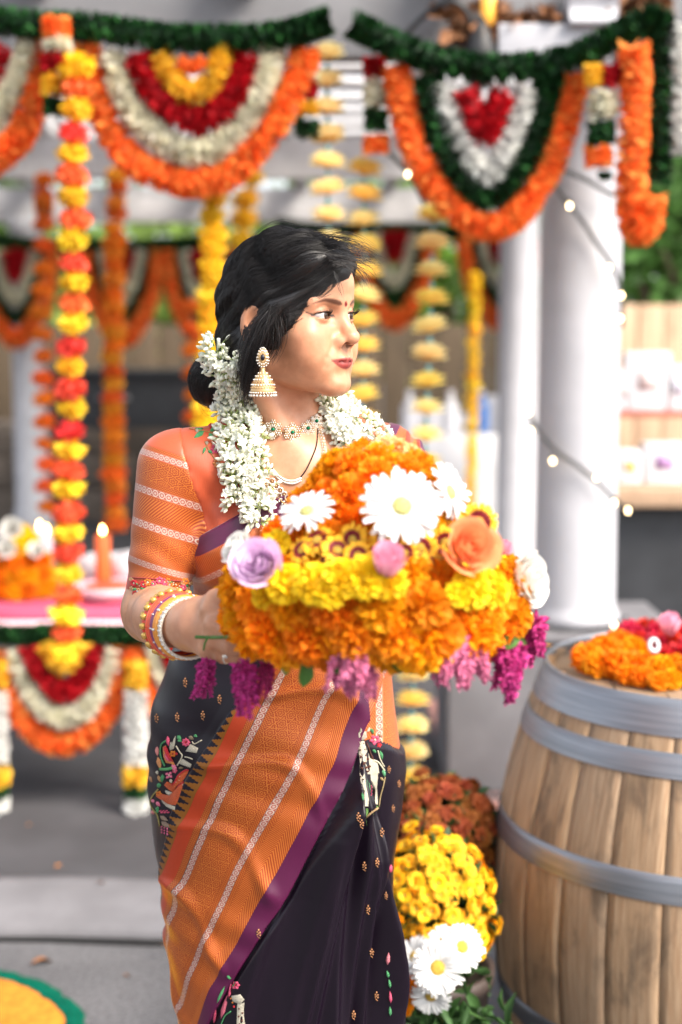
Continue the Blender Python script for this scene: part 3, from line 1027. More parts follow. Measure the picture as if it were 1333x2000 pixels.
def lotus_string(label, Y, path, step, rpx, me):
    pts = np.array([P(x, y, Y) for x, y in path]); sp = smoothpath(pts, 100)
    e = empty('lotus_string', tuple(sp[0])); tag(e, label, 'garland', 'hanging strings of lotus flowers')
    mb = MB(); mb.tube(sp[::4], .0025, 5); wpart('thread', mb, M_TEAL, e)
    L = np.concatenate([[0], np.cumsum(np.linalg.norm(np.diff(sp, axis=0), axis=1))])
    st = step * Y / FPX
    for k in range(int(L[-1] / st) + 1):
        c = np.array([np.interp(k * st, L, sp[:, i]) for i in range(3)]) - sp[0]
        f = obj('lotus', me[k % len(me)], None, e, tuple(c), (rng.normal(0, .12), rng.normal(0, .12), rng.uniform(0, 6)), rpx * Y / FPX)
        c2 = np.array([np.interp((k + .5) * st, L, sp[:, i]) for i in range(3)]) - sp[0]
        obj('bead', TB, None, e, tuple(c2), None, (.008, .008, .016))


lotus_string('lotus string hanging between the two big swags', 4.15, [(640, 110), (640, 300), (642, 480)], 50, 40, [LOT_A])
lotus_string('amber lotus string just right of her face', 4.2, [(712, 335), (711, 500), (710, 700), (706, 860)], 48, 41, [LOT_B, LOT_B, LOT_A])
lotus_string('long lotus string to the right of her, reaching below the flower tower', 4.3, [(846, 425), (842, 600), (834, 800), (826, 1000), (812, 1250), (804, 1400), (800, 1580)], 53, 41, [LOT_B, LOT_A, LOT_A])
lotus_string('short lotus string left of the long one, near the far valance', 6.9, [(470, 400), (468, 480), (466, 560)], 40, 28, [LOT_A])

# far valance ------------------------------------------------------
FY = 9.6
swag('far green rope across the back beam, left', FY, [('green', [(-60, 455), (60, 478), (190, 482), (330, 478), (430, 470)], 15)], 'green ropes at the back', 'tinsel_rope')
swag('far green rope across the back beam, right', FY, [('green', [(540, 440), (660, 452), (780, 450), (900, 455), (1060, 440)], 15)], 'green ropes at the back', 'tinsel_rope')
FS = [('far swag at the left edge behind the blossom strings', -40), ('far swag left of the yellow string', 168), ('far swag just behind the yellow string and her hair', 330), ('far swag right of her face behind the lotus strings', 700), ('far swag just left of the white column', 905)]
for lab, x0 in FS:
    w = 140 if x0 != 330 else 130
    dd = 0 if x0 < 600 else -35
    f = lambda u, v: (x0 + u * w, 490 + dd + v)
    swag(lab, FY, [('orange', [f(0, 0), f(.12, 90), f(.4, 165), f(.62, 165), f(.9, 90), f(1.0, 0)], 19),
                   ('green', [f(.14, 0), f(.26, 80), f(.5, 132), f(.76, 80), f(.88, 0)], 12),
                   ('white', [f(.24, 0), f(.34, 62), f(.5, 98), f(.66, 62), f(.78, 0)], 14),
                   ('red', [f(.4, 0), f(.5, 48), f(.6, 0)], 16)], 'far swags on the back beam')

# ------------------------------------------------------------------ low table at the left
TY = 4.42
tx0, tx1 = P(-260, 1190, TY)[0], P(300, 1190, TY)[0]
TZ = P(100, 1190, TY)[2]
tb = empty('low_table', ((tx0 + tx1) / 2, TY + .3, 0)); tag(tb, 'low table with pink cloth and garland skirt at the left', 'table')
hw = (tx1 - tx0) / 2
M_PINK = simple('pink_cloth', (.50, .07, .14), .75, .1, 12)
M_LPINK = simple('pale_pink_cloth', (.78, .50, .56), .75, .06, 10)
mb = MB(); mb.box((0, 0, TZ - .015), (hw, .30, .015), bevel=.005); mb.build('top', M_TAN, tb)
for sx in (-1, 1):
    for sy in (-1, 1):
        mb = MB(); mb.box((sx * (hw - .05), sy * .26, (TZ - .03) / 2), (.022, .022, (TZ - .03) / 2)); mb.build('leg', M_WHITE, tb)
mb = MB(); mb.box((0, 0, TZ + .004), (hw + .006, .307, .004), bevel=.002); mb.box((0, -.3085, TZ - .02), (hw + .006, .0025, .022))
o = mb.build('tablecloth', M_PINK, loc=tb.location); tag(o, 'crimson cloth covering the low table at the left', 'tablecloth')
mb = MB(); mb.box((0, -.315, TZ - .055), (hw, .003, .022)); o = mb.build('skirt_band', M_LPINK, tb)
sk = swag('swag on the low table front, orange, cream, red and yellow rows', TY - .04, [
    ('orange', [(8, 1270), (14, 1340), (50, 1410), (100, 1448), (150, 1448), (200, 1405), (232, 1340), (240, 1262)], 27),
    ('white', [(28, 1265), (48, 1330), (90, 1385), (130, 1402), (170, 1385), (205, 1330), (224, 1265)], 26),
    ('red', [(58, 1262), (80, 1310), (125, 1352), (165, 1315), (190, 1262)], 25),
    ('yellow', [(90, 1255), (108, 1280), (125, 1300), (145, 1280), (160, 1252)], 24)], 'swags on the low table')
swag('second table swag, partly hidden behind her hip', TY - .04, [
    ('orange', [(262, 1262), (285, 1345), (330, 1400), (420, 1345), (445, 1262)], 22), ('white', [(300, 1262), (320, 1320), (360, 1365), (400, 1320), (420, 1262)], 20), ('red', [(322, 1255), (350, 1310), (385, 1255)], 20)], 'swags on the low table')
swag('third table swag, cut by the left edge', TY - .04, [
    ('orange', [(-240, 1262), (-200, 1380), (-110, 1440), (-40, 1390), (-8, 1290)], 22), ('white', [(-200, 1262), (-110, 1390), (-30, 1265)], 20)], 'swags on the low table')
swag('green rope along the front of the low table', TY - .06, [('green', [(-260, 1236), (-100, 1232), (30, 1240), (130, 1236), (240, 1240), (340, 1238), (460, 1236)], 21)], 'green ropes on the table', 'tinsel_rope')


def leg_tassel(label, x):
    e = empty('leg_garland', P(x, 1250, TY - .08)); tag(e, label, 'garland', 'garlands at the table corners')
    for kind, y0, y1, r in (('yellow', 1290, 1335, 24), ('bright_white', 1350, 1485, 25), ('yellow', 1500, 1528, 28), ('green', 1540, 1550, 24), ('bright_white', 1560, 1580, 26)):
        row(kind, [(x, y0), (x, (y0 + y1) / 2), (x, y1)], r, TY - .08, e, name=kind + '_bunch', width=.4)


leg_tassel('white and yellow corner garland of the low table, next to her hip', 266)
leg_tassel('white and yellow corner garland of the low table at the left edge', -6)

# candle
q = P(203, 1150, TY + .22)
cd = empty('candle', (q[0], TY + .22, TZ + .009)); tag(cd, 'lit orange pillar candle on a pink stand on the low table', 'candle')
M_WAX = simple('orange_wax', (.85, .15, .035), .5, .05, 20)
hz = P(203, 1050, TY + .22)[2] - TZ
mb = MB(); mb.lathe([(.085, 0), (.085, .012), (.05, .03), (.03, .04)], seg=24); mb.build('stand', M_LPINK, cd)
mb = MB(); mb.lathe([(.024, .04), (.026, .045), (.025, hz - .006), (.021, hz), (.004, hz - .004)], seg=20); mb.build('wax', M_WAX, cd)
mb = MB(); mb.tube([(0, 0, hz - .006), (0, 0, hz + .012)], .0015, 5); mb.build('wick', M_WIRE, cd)
mb = MB(); mb.lathe([(.002, hz + .004), (.0055, hz + .010), (.006, hz + .016), (.003, hz + .024), (.0005, hz + .032)], seg=12); mb.build('flame', M_FLAME, cd)
for i, (x, lab) in enumerate(((78, 'small candle flame behind the flower heap on the low table, left one'), (92, 'small candle flame behind the flower heap on the low table, right one'))):
    q = P(x, 1030 + 8 * i, TY + .42)
    e = empty('tea_light', (q[0], TY + .42, TZ + .009)); tag(e, lab, 'candle', 'tea lights on the table')
    h = q[2] - TZ - .02
    mb = MB(); mb.lathe([(.02, 0), (.02, h), (.003, h)], seg=16); mb.build('wax', M_LPINK, e)
    mb = MB(); mb.lathe([(.002, h), (.006, h + .01), (.004, h + .022), (.0005, h + .034)], seg=10); mb.build('flame', M_FLAME, e)
# white & pink dishes on the table
for i, (x, y, Yd, rr, hh, mat, lab) in enumerate(((215, 1165, TY + .12, .12, .05, M_LPINK, 'pale pink cloth bundle in front of the candle'), (262, 1120, TY + .30, .09, .12, M_CLOTH, 'white bowl behind the candle next to her sleeve'), (180, 1120, TY + .38, .05, .10, M_CLOTH, 'white cup behind the candle'))):
    q = P(x, y, Yd); e = empty('dish', (q[0], Yd, TZ + .009)); tag(e, lab, 'dish', 'dishes on the low table')
    mb = MB(); mb.lathe([(rr * .5, 0), (rr * .55, .004), (rr * .9, hh * .5), (rr, hh), (rr * .94, hh), (rr * .6, hh * .5), (rr * .1, hh * .4)], seg=28); mb.build('bowl', mat, e)
    mb = MB(); mb.ball((0, 0, hh * .75), (rr * .75, rr * .75, hh * .4), 14, 6); mb.build('filling', [MM_RED, M_CLOTH, M_CLOTH][i], e)

# ------------------------------------------------------------------ the woman: signed-distance modelling
def smin(a, b, k):
    h = np.clip(.5 + .5 * (b - a) / k, 0, 1)
    return b * (1 - h) + a * h - k * h * (1 - h)


def smax(a, b, k): return -smin(-a, -b, k)


def s_ell(p, c, r):
    q = (p - np.asarray(c)) / np.asarray(r)
    k0 = np.linalg.norm(q, axis=-1); k1 = np.linalg.norm(q / np.asarray(r), axis=-1) + 1e-9
    return k0 * (k0 - 1) / k1


def s_sph(p, c, r): return np.linalg.norm(p - np.asarray(c), axis=-1) - r


def s_cap(p, a, b, ra, rb):
    a = np.asarray(a, float); b = np.asarray(b, float)
    d = b - a; t = np.clip(((p - a) @ d) / (d @ d), 0, 1)
    return np.linalg.norm(p - a - t[..., None] * d, axis=-1) - (ra + (rb - ra) * t)


def surfnet(sdf, lo, hi, h, blk=8, slack=1.5):
    """sparse naive surface nets: evaluates the field only near its surface"""
    lo = np.asarray(lo, float); n = np.ceil((np.asarray(hi) - lo) / (h * blk)).astype(int)
    bi = np.stack(np.meshgrid(*[np.arange(k) for k in n], indexing='ij'), -1).reshape(-1, 3)
    d = sdf(lo + (bi + .5) * blk * h)
    bi = bi[np.abs(d) < blk * h * .87 * slack]
    N = n * blk + 2
    off = np.stack(np.meshgrid(*[np.arange(blk + 1)] * 3, indexing='ij'), -1)
    cid, cpos, eds = [], [], []
    for s in range(0, len(bi), 400):
        b = bi[s:s + 400]
        ijk = b[:, None, None, None, :] * blk + off[None]
        f = sdf((lo + ijk * h).reshape(-1, 3)).reshape(ijk.shape[:-1])
        ins = f < 0
        cnt = np.zeros((len(b), blk, blk, blk), int); acc = np.zeros((len(b), blk, blk, blk, 3)); ne = np.zeros((len(b), blk, blk, blk))
        cor = [(i, j, k) for i in (0, 1) for j in (0, 1) for k in (0, 1)]
        sl = lambda A, c: A[:, c[0]:c[0] + blk, c[1]:c[1] + blk, c[2]:c[2] + blk]
        for c in cor: cnt += sl(ins, c)
        for c in cor:
            for ax in range(3):
                if c[ax]: continue
                e = list(c); e[ax] = 1
                f0, f1 = sl(f, c), sl(f, e)
                x = (f0 < 0) != (f1 < 0)
                t = np.where(x, f0 / np.where(x, f0 - f1, 1), 0)
                p = np.array(c, float)[None, None, None, None] + t[..., None] * (np.array(e) - np.array(c))
                acc += np.where(x[..., None], p, 0); ne += x
        act = (cnt > 0) & (cnt < 8)
        w = np.nonzero(act)
        g = b[w[0]] * blk + np.stack(w[1:], 1)
        cid.append((g[:, 0] * N[1] + g[:, 1]) * N[2] + g[:, 2])
        cpos.append(lo + (g + acc[w] / ne[w][:, None]) * h)
        for ax in range(3):
            e = [0, 0, 0]; e[ax] = 1
            f0, f1 = sl(ins, (0, 0, 0)), sl(ins, e)
            w = np.nonzero(f0 != f1)
            g = b[w[0]] * blk + np.stack(w[1:], 1)
            eds.append(np.concatenate([g, np.full((len(g), 1), ax), f0[w][:, None]], 1))
    cid = np.concatenate(cid); cpos = np.concatenate(cpos); eds = np.concatenate(eds)
    o = np.argsort(cid); cid = cid[o]; cpos = cpos[o]
    F = []
    for ax in range(3):
        E_ = eds[eds[:, 3] == ax]; g = E_[:, :3]
        a, c = [(1, 2), (2, 0), (0, 1)][ax]
        qs = []
        for da, dc in ((0, 0), (-1, 0), (-1, -1), (0, -1)):
            q = g.copy(); q[:, a] += da; q[:, c] += dc
            k = (q[:, 0] * N[1] + q[:, 1]) * N[2] + q[:, 2]
            i = np.clip(np.searchsorted(cid, k), 0, len(cid) - 1)
            qs.append(np.where(cid[i] == k, i, -1))
        q = np.stack(qs, 1); ok = (q >= 0).all(1)
        q = np.where(E_[:, 4:5] > 0, q, q[:, ::-1])[ok]
        F.append(q)
    return cpos, np.concatenate(F)


def relax(v, f, it=2, lam=.5):
    """a few rounds of neighbour averaging along the quads"""
    for _ in range(it):
        s = np.zeros_like(v); c = np.zeros(len(v))
        for i in range(4):
            j = (i + 1) % 4
            np.add.at(s, f[:, i], v[f[:, j]]); np.add.at(c, f[:, i], 1)
            np.add.at(s, f[:, j], v[f[:, i]]); np.add.at(c, f[:, j], 1)
        v = v + lam * (s / np.maximum(c, 1)[:, None] - v)
    return v


# head frame -------------------------------------------------------
YAW = R(57)
HO = P(562, 617, 2.0)
HF = np.array([math.sin(YAW), -math.cos(YAW), 0])
HL = np.array([math.cos(YAW), math.sin(YAW), 0])
HM = np.stack([HL, HF, [0, 0, 1]], 0)      # rows: her left, forward, up


def to_head(p): return (p - HO) @ HM.T
def from_head(q): return np.asarray(q) @ HM + HO


EYE = np.array([.0315, .0735, .0])
EYE_R = .0125


def sd_head(q):
    """q: head-local (lateral, forward, up), metres"""
    m = q.copy(); m[..., 0] = np.abs(m[..., 0])
    d = s_ell(m, (0, -.001, .030), (.069, .089, .072))
    d = smin(d, s_ell(m, (0, .034, -.020), (.0590, .057, .078)), .03)
    d = smin(d, s_ell(m, (0, .060, .045), (.050, .036, .036)), .02)                       # forehead
    d = smin(d, s_cap(m, (.044, .005, -.068), (.012, .075, -.0905), .016, .0165), .028)      # jaw
    d = smin(d, s_sph(m, (0, .082, -.0915), .0165), .016)                                  # chin
    d = smin(d, s_ell(m, (.046, .058, -.026), (.019, .022, .017)), .022)                  # cheekbone
    d = smin(d, s_sph(m, (.036, .062, -.052), .023), .026)                                # cheek
    d = smin(d, s_ell(m, (0, .072, -.062), (.030, .024, .026)), .016)                     # around the mouth
    d = smin(d, s_cap(m, (.010, .0855, .0165), (.043, .070, .0165), .0085, .009), .012)     # brow
    # eye socket, ball and lids
    d = smax(d, -s_ell(m, (.0325, .093, .0015), (.0185, .016, .0125)), .010)
    e = m - EYE
    lid = np.linalg.norm(e, axis=-1) - .0145
    x, z = e[..., 0], e[..., 2]
    up = .0043 * (1 - (np.abs(x + .0005) / .0148) ** 2.2) - .0008 + x * .06
    lo = -.0040 * (1 - (np.abs(x) / .0150) ** 2.0) - .0008 + x * .06
    slot = np.maximum(z - up, lo - z)
    slot = np.maximum(slot, -(e[..., 1]))
    lid = np.maximum(lid, -slot)
    d = smin(d, lid, .0035)
    d = np.maximum(d, -np.maximum(slot, np.linalg.norm(e, axis=-1) - .020))
    # nose
    n = s_cap(m, (0, .086, .006), (0, .1045, -.0280), .0068, .0082)
    n = smin(n, s_ell(m, (0, .1055, -.0298), (.0112, .0115, .0095)), .008)
    n = smin(n, s_ell(m, (.0122, .0935, -.0358), (.0072, .0100, .0078)), .006)
    d = smin(d, n, .0095)
    d = smax(d, -s_ell(m, (.0072, .1000, -.0405), (.0050, .0085, .0056)), .0018)
    # lips
    ul = s_cap(m, (.004, .0965, -.0590), (.0265, .0810, -.0612), .0046, .0016)
    ll = s_cap(m, (0, .0955, -.0683), (.0250, .0805, -.0626), .0056, .0018)
    d = smin(d, ul, .004); d = smin(d, ll, .0045)
    d = smax(d, -s_cap(m, (0, .1030, -.0636), (.029, .0825, -.0606), .0013, .0010), .002)
    d = smax(d, -s_cap(m, (0, .1035, -.045), (0, .1045, -.052), .0022, .0026), .004)        # philtrum
    d = smax(d, -s_cap(m, (0, .1050, -.0800), (.016, .0995, -.0790), .0065, .004), .012)     # below the lip
    # creases: nose to mouth corner, under the eye, beside the mouth, cheek hollow
    def crease(a, b, w, dep):
        a = np.array(a); b = np.array(b); xz = m[..., [0, 2]]; ab = b - a
        t = np.clip(((xz - a) @ ab) / (ab @ ab), 0, 1)
        r = np.linalg.norm(xz - a - t[..., None] * ab, axis=-1)
        return dep * np.exp(-(r / w) ** 2) * np.clip((m[..., 1] - .03) / .02, 0, 1)
    d = d + crease((.0185, -.036), (.0335, -.056), .0042, .0013) + crease((.018, -.0125), (.040, -.0135), .0030, .0008) + crease((.0325, -.0585), (.0335, -.068), .0040, .0010)
    d = d + crease((.020, .0100), (.044, .0085), .0016, .0004)
    # ear
    q2 = m - np.array([.0715, -.006, -.014])
    a = .35
    q2 = np.stack([q2[..., 0] * math.cos(a) + q2[..., 1] * math.sin(a) * 1, q2[..., 1] * math.cos(a) - q2[..., 0] * math.sin(a), q2[..., 2]], -1)
    ear = s_ell(q2, (0, 0, 0), (.0075, .019, .032))
    ear = smax(ear, -s_ell(q2, (.007, .003, .004), (.007, .0115, .020)), .004)
    ear = smin(ear, s_ell(q2, (-.001, .006, -.0275), (.0055, .008, .009)), .005)
    d = smin(d, ear, .006)
    return d


# body skeleton (world) ---------------------------------------------
SH_R, SH_L = P(334, 917, 1.99), P(766, 915, 2.09)
EL_R, WR_R = P(296, 1198, 1.965), P(374, 1223, 1.745)
EL_L, WR_L = P(800, 1150, 2.03), P(885, 1205, 1.76)
NK0 = from_head((0, -.018, -.055)); NK1 = P(572, 880, 2.055)


def sd_torso(p):
    d = s_ell(p, P(574, 1000, 2.075), (.140, .100, .185))
    d = smin(d, s_cap(p, SH_R + [.045, 0, 0], SH_L + [-.03, 0, 0], .042, .044), .05)
    d = smin(d, s_cap(p, NK1 + [0, .03, -.005], SH_R + [.05, .02, .008], .046, .034), .045)
    d = smin(d, s_cap(p, NK1 + [0, .03, -.005], SH_L + [-.03, .02, .01], .048, .040), .045)
    d = smin(d, s_ell(p, P(572, 935, 2.02), (.115, .06, .06)), .05)
    d = smin(d, s_ell(p, P(476, 1062, 1.995), (.066, .064, .066)), .035)
    d = smin(d, s_ell(p, P(648, 1060, 2.01), (.066, .064, .066)), .035)
    d = smin(d, s_ell(p, P(568, 1215, 2.075), (.132, .100, .16)), .06)
    d = smin(d, s_ell(p, P(548, 1430, 2.075), (.160, .115, .17)), .06)
    return d


def sd_neck(p):
    d = s_cap(p, NK0, NK1, .050, .052)
    d = smin(d, s_cap(p, from_head((-.045, -.03, -.075)), P(585, 905, 1.985), .016, .012), .02)   # neck muscle
    d = smin(d, s_cap(p, P(590, 888, 1.985), P(470, 880, 2.0), .008, .008), .02)                  # collar bone
    return d


def sd_legs(p):
    d = 1e9
    for px, dx in ((470, -.02), (620, .02)):
        h = P(px, 1480, 2.08); k = np.array([h[0] + dx, 2.05, .48]); a = np.array([h[0] + dx, 2.10, .09]); t = a + [.01, -.14, -.055]
        l = s_cap(p, h, k, .085, .055); l = smin(l, s_cap(p, k, a, .052, .036), .03); l = smin(l, s_cap(p, a + [0, .03, -.05], t, .034, .026), .02)
        d = np.minimum(d, l)
    return d


HAND_R = {  # knuckle chains: pixel x, y, distance, radius
    'index': [(420, 1198, 1.690, .0118), (448, 1210, 1.655, .0092), (486, 1226, 1.640, .0082), (512, 1240, 1.645, .0066)],
    'middle': [(428, 1226, 1.672, .0118), (456, 1240, 1.640, .0094), (494, 1250, 1.630, .0084), (524, 1256, 1.640, .0068)],
    'ring': [(424, 1252, 1.675, .0112), (450, 1264, 1.648, .0088), (486, 1270, 1.640, .0080), (512, 1272, 1.648, .0064)],
    'little': [(412, 1272, 1.690, .0100), (436, 1281, 1.668, .0078), (464, 1284, 1.660, .0070), (486, 1282, 1.664, .0058)],
    'thumb': [(390, 1192, 1.722, .0150), (422, 1172, 1.692, .0122), (452, 1160, 1.672, .0100), (484, 1150, 1.660, .0078)]}


def hand_chain(key, pts):
    return np.array([P(x, y, Y) for x, y, Y, r in pts]), [r for *_, r in pts]


def sd_hand(p, mirror=False):
    w = WR_R
    d = s_cap(p, w + np.array([.0, .0, .0]), P(386, 1222, 1.722), .030, .028)
    for k, ch in HAND_R.items():
        pts, rr = hand_chain(k, ch)
        f = s_cap(p, pts[0], pts[1], rr[0], rr[1])
        f = smin(f, s_sph(p, pts[1], rr[1] + .0012), .004)
        for i in (1, 2): f = smin(f, s_cap(p, pts[i], pts[i + 1], rr[i], rr[i + 1]), .004)
        if k != 'thumb':
            mc = s_cap(p, P(384, 1222, 1.725) + (pts[0] - P(424, 1235, 1.68)) * .45, pts[0], .0195, rr[0] + .0030)
            d = smin(d, mc, .007)
            d = smin(d, s_sph(p, pts[0] + np.array([-.003, -.004, .004]), rr[0] + .0030), .005)
        else:
            d = smin(d, s_cap(p, P(378, 1206, 1.735), pts[0], .020, .0155), .016)
        d = smin(d, f, .0055)
    return d


def sd_arm(p, sh, el, wr, r=(.047, .037, .026)):
    d = s_cap(p, sh, el, r[0], r[1])
    mid = el * .68 + wr * .32
    f = smin(s_cap(p, el, mid, r[1] - .001, r[1] + .001), s_cap(p, mid, wr, r[1] + .0005, r[2]), .02)
    return smin(d, f, .018)


def sd_left_hand(p):
    a = WR_L; b = a + np.array([-.05, -.055, -.005])
    d = s_cap(p, a, b, .026, .03)
    for k in range(4):
        o = np.array([0, 0, .022 - .017 * k]); c1 = b + o + [-.02, -.012, 0]; c2 = c1 + [-.03, -.012, -.004]; c3 = c2 + [-.028, 0, -.002]
        for u, v, ru, rv in ((b + o * .8, c1, .012, .010), (c1, c2, .0095, .0085), (c2, c3, .0085, .0065)): d = smin(d, s_cap(p, u, v, ru, rv), .005)
    d = smin(d, s_cap(p, a + [-.02, -.02, .02], b + [0, -.01, .045], .013, .010), .01)
    d = smin(d, s_cap(p, b + [0, -.01, .045], b + [-.03, -.03, .05], .010, .0075), .005)
    return d


def sd_skin_top(p):
    d = smin(sd_head(to_head(p)), sd_neck(p), .016)
    return smin(d, sd_torso(p), .03)


def sd_skin_arm(p):
    return smin(sd_arm(p, SH_R, EL_R, WR_R, (.047, .037, .0305)), sd_hand(p), .010)


def sd_skin_rest(p):
    d = smin(sd_torso(p), sd_legs(p), .05)
    d = smin(d, s_cap(p, NK0, NK1, .050, .052), .02)
    d = smin(d, sd_arm(p, SH_L, EL_L, WR_L), .02)
    return smin(d, sd_left_hand(p), .008)


def skin_colours(v):
    """make-up, natural colouring and shade painted in the nostrils, placed in head coordinates"""
    q = to_head(v); m = q.copy(); m[:, 0] = np.abs(m[:, 0])
    c = np.ones((len(v), 3))
    def blend(w, col):
        w = np.clip(w, 0, 1)[:, None]; c[:] = c * (1 - w) + np.asarray(col) * w
    def soft(d, a): return 1 - np.clip(d / a, 0, 1)
    blend(.5 * soft(s_ell(m, (.047, .065, -.035), (.014, .02, .013)), .015), (1.0, .80, .72))       # blush
    # lips
    xm = np.clip(np.abs(m[:, 0]) / .0275, 0, 1); zm = -.0636 + .0036 * xm ** 2
    zu = zm + .0078 * (1 - xm ** 1.4) - .0014 * np.exp(-(m[:, 0] / .004) ** 2); zl = zm - .0088 * (1 - xm ** 2.2)
    fr = (q[:, 1] > .06) & (np.abs(m[:, 0]) < .0275)
    blend(fr * np.clip(.5 + np.minimum(zu - q[:, 2], q[:, 2] - zl) / .0014, 0, 1), (.52, .18, .27))
    blend(.75 * fr * np.clip(1.2 - np.abs(q[:, 2] - zm) / .0012, 0, 1), (.20, .04, .05))
    # eyebrows
    bx = m[:, 0]
    zb = .0148 + .0052 * np.sin(np.clip((bx - .010) / .040, 0, 1) * 2.3) - .0035 * np.clip((bx - .036) / .015, 0, 1)
    th = .0036 * np.clip((bx - .008) / .006, 0, 1) * np.clip((.053 - bx) / .03, 0, 1) ** .6
    br = np.clip((th - np.abs(m[:, 2] - zb)) / .0022 + .35, 0, 1) * (q[:, 1] > .03) * (bx > .009) * (bx < .053)
    blend(.90 * br, (.12, .07, .055))
    # eye-liner and shadow along the lids
    e = m - EYE; x, z = e[:, 0], e[:, 2]
    up = .0043 * (1 - (np.abs(x + .0005) / .0148) ** 2.2) - .0008 + x * .06
    lo = -.0040 * (1 - (np.abs(x) / .0150) ** 2.0) - .0008 + x * .06
    near = (np.linalg.norm(e, axis=1) < .024) & (e[:, 1] > -.004)
    blend(.30 * near * soft(np.abs(z - up - .004), .0055), (.55, .36, .30))
    blend(.97 * near * (np.abs(x) < .0175) * np.clip(1.5 - np.abs(z - np.maximum(up, -.001) - .0007) / .0016, 0, 1), (.02, .015, .015))
    blend(.75 * near * (np.abs(x) < .0155) * np.clip(1.3 - np.abs(z - lo + .0003) / .0010, 0, 1), (.05, .03, .03))
    # wing at the outer corner
    blend(.9 * soft(s_cap(m, EYE + [.0145, .002, -.0003], EYE + [.0215, -.006, .004], .0009, .0003), .0012), (.03, .02, .02))
    # nostrils darkened to paint the shade inside them; bindi
    blend(.9 * soft(s_ell(m, (.0072, .1000, -.0400), (.0044, .0078, .0048)), .0014), (.10, .04, .03))
    blend(soft(np.linalg.norm(q - [.0, .0965, .0150], axis=1) * (1 + 9 * (q[:, 1] < .06)) - .0030, .0010), (.30, .008, .02))
    # ear inside slightly redder
    blend(.3 * soft(s_ell(m, (.075, -.004, -.012), (.012, .02, .03)), .004), (.95, .78, .72))
    return c


def mat_skin():
    m, b = new_mat('skin', .42, .45)
    co = coord('Object')
    n = e_noise(co, 55, 3); f = e_noise(co, 900, 2); n2 = e_noise(co, 16, 2); n3 = e_noise(co, 330, 2)
    base = mix(e_st(n, .32, .70), (.46, .215, .118), (.55, .275, .160))
    base = mix(e_st(n2, .45, .75) * .35, base, (.50, .215, .130))
    base = mix(e_st(n3, .60, .80) * .22, base, (.36, .17, .10))
    c = mix(1.0, base, attr('col', 'Color'), 'MULTIPLY')
    setc(b, c); bump(b, f * .6 + n3 * .6, .22, .0007)
    b.inputs['Subsurface Weight'].default_value = .12
    b.inputs['Subsurface Radius'].default_value = (.012, .005, .003)
    b.inputs['Subsurface Scale'].default_value = .6
    return m


M_SKIN = mat_skin()
W = empty('person', (HO[0], 2.06, 0))
tag(W, 'woman in orange and dark purple silk sari holding a tower of flowers, face turned aside', 'person')

# fine mesh for head, neck and throat; finer still for nothing else: arm and hand, then the rest of the body
zc = P(574, 990, 2.0)[2]


def in_box(c): return (np.abs(c[:, 0] - HO[0]) < .105) & (c[:, 2] > zc)


va, fa = surfnet(sd_skin_top, (HO[0] - .16, HO[1] - .16, zc - .012), HO + [.16, .17, .13], .0018)
va = relax(va, fa, 1, .4); fa = fa[in_box(va[fa].mean(1))]
vb, fb = surfnet(sd_skin_arm, P(296, 1198, 1.965) + [-.07, -.42, -.13], P(296, 1198, 1.965) + [.26, .12, .13], .0024)
vb = relax(vb, fb, 2); cb_ = vb[fb].mean(1); fb = fb[(cb_[:, 2] < P(300, 1120, 1.97)[2]) | (cb_[:, 1] < 1.90)]
vc, fc_ = surfnet(lambda p: np.minimum(smin(sd_skin_rest(p), sd_neck(p), .016), sd_arm(p, SH_R, EL_R, EL_R + [0, .0, -.001])), (-.45, 1.55, -.0), (.40, 2.32, 1.47), .0055)
vc = relax(vc, fc_, 2); fc_ = fc_[~in_box(vc[fc_].mean(1))]
SKIN_BVH = BVHTree.FromPolygons([tuple(x) for x in va], [tuple(x) for x in fa])
vs = np.concatenate([va, vb, vc])
fs = np.concatenate([fa, fb + len(va), fc_ + len(va) + len(vb)])
used = np.unique(fs); remap = np.full(len(vs), -1); remap[used] = np.arange(len(used))
vs, fs = vs[used], remap[fs]
me = raw_mesh('body', vs, fs, skin_colours(vs), None)
o = obj('body', me, M_SKIN, W); o.matrix_parent_inverse = Matrix.Translation(-W.location)

# eyes ---------------------------------------------------------------
GAZE = R(8)


def mat_eye():
    m, b = new_mat('eye', .08, .6)
    x, y, z = sep(coord('Object'))
    gx = x + .0125 * math.sin(GAZE)
    r = e_sqrt(gx * gx + z * z)
    fr = e_st(y, .0, .002)
    c = mix(e_st(r, .0058, .0066), (.045, .020, .010), (.55, .50, .48))
    c = mix(e_st(r, .0020, .0024), (.003, .003, .003), c)
    c = mix(fr, (.55, .50, .48), c)
    setc(b, c)
    return m


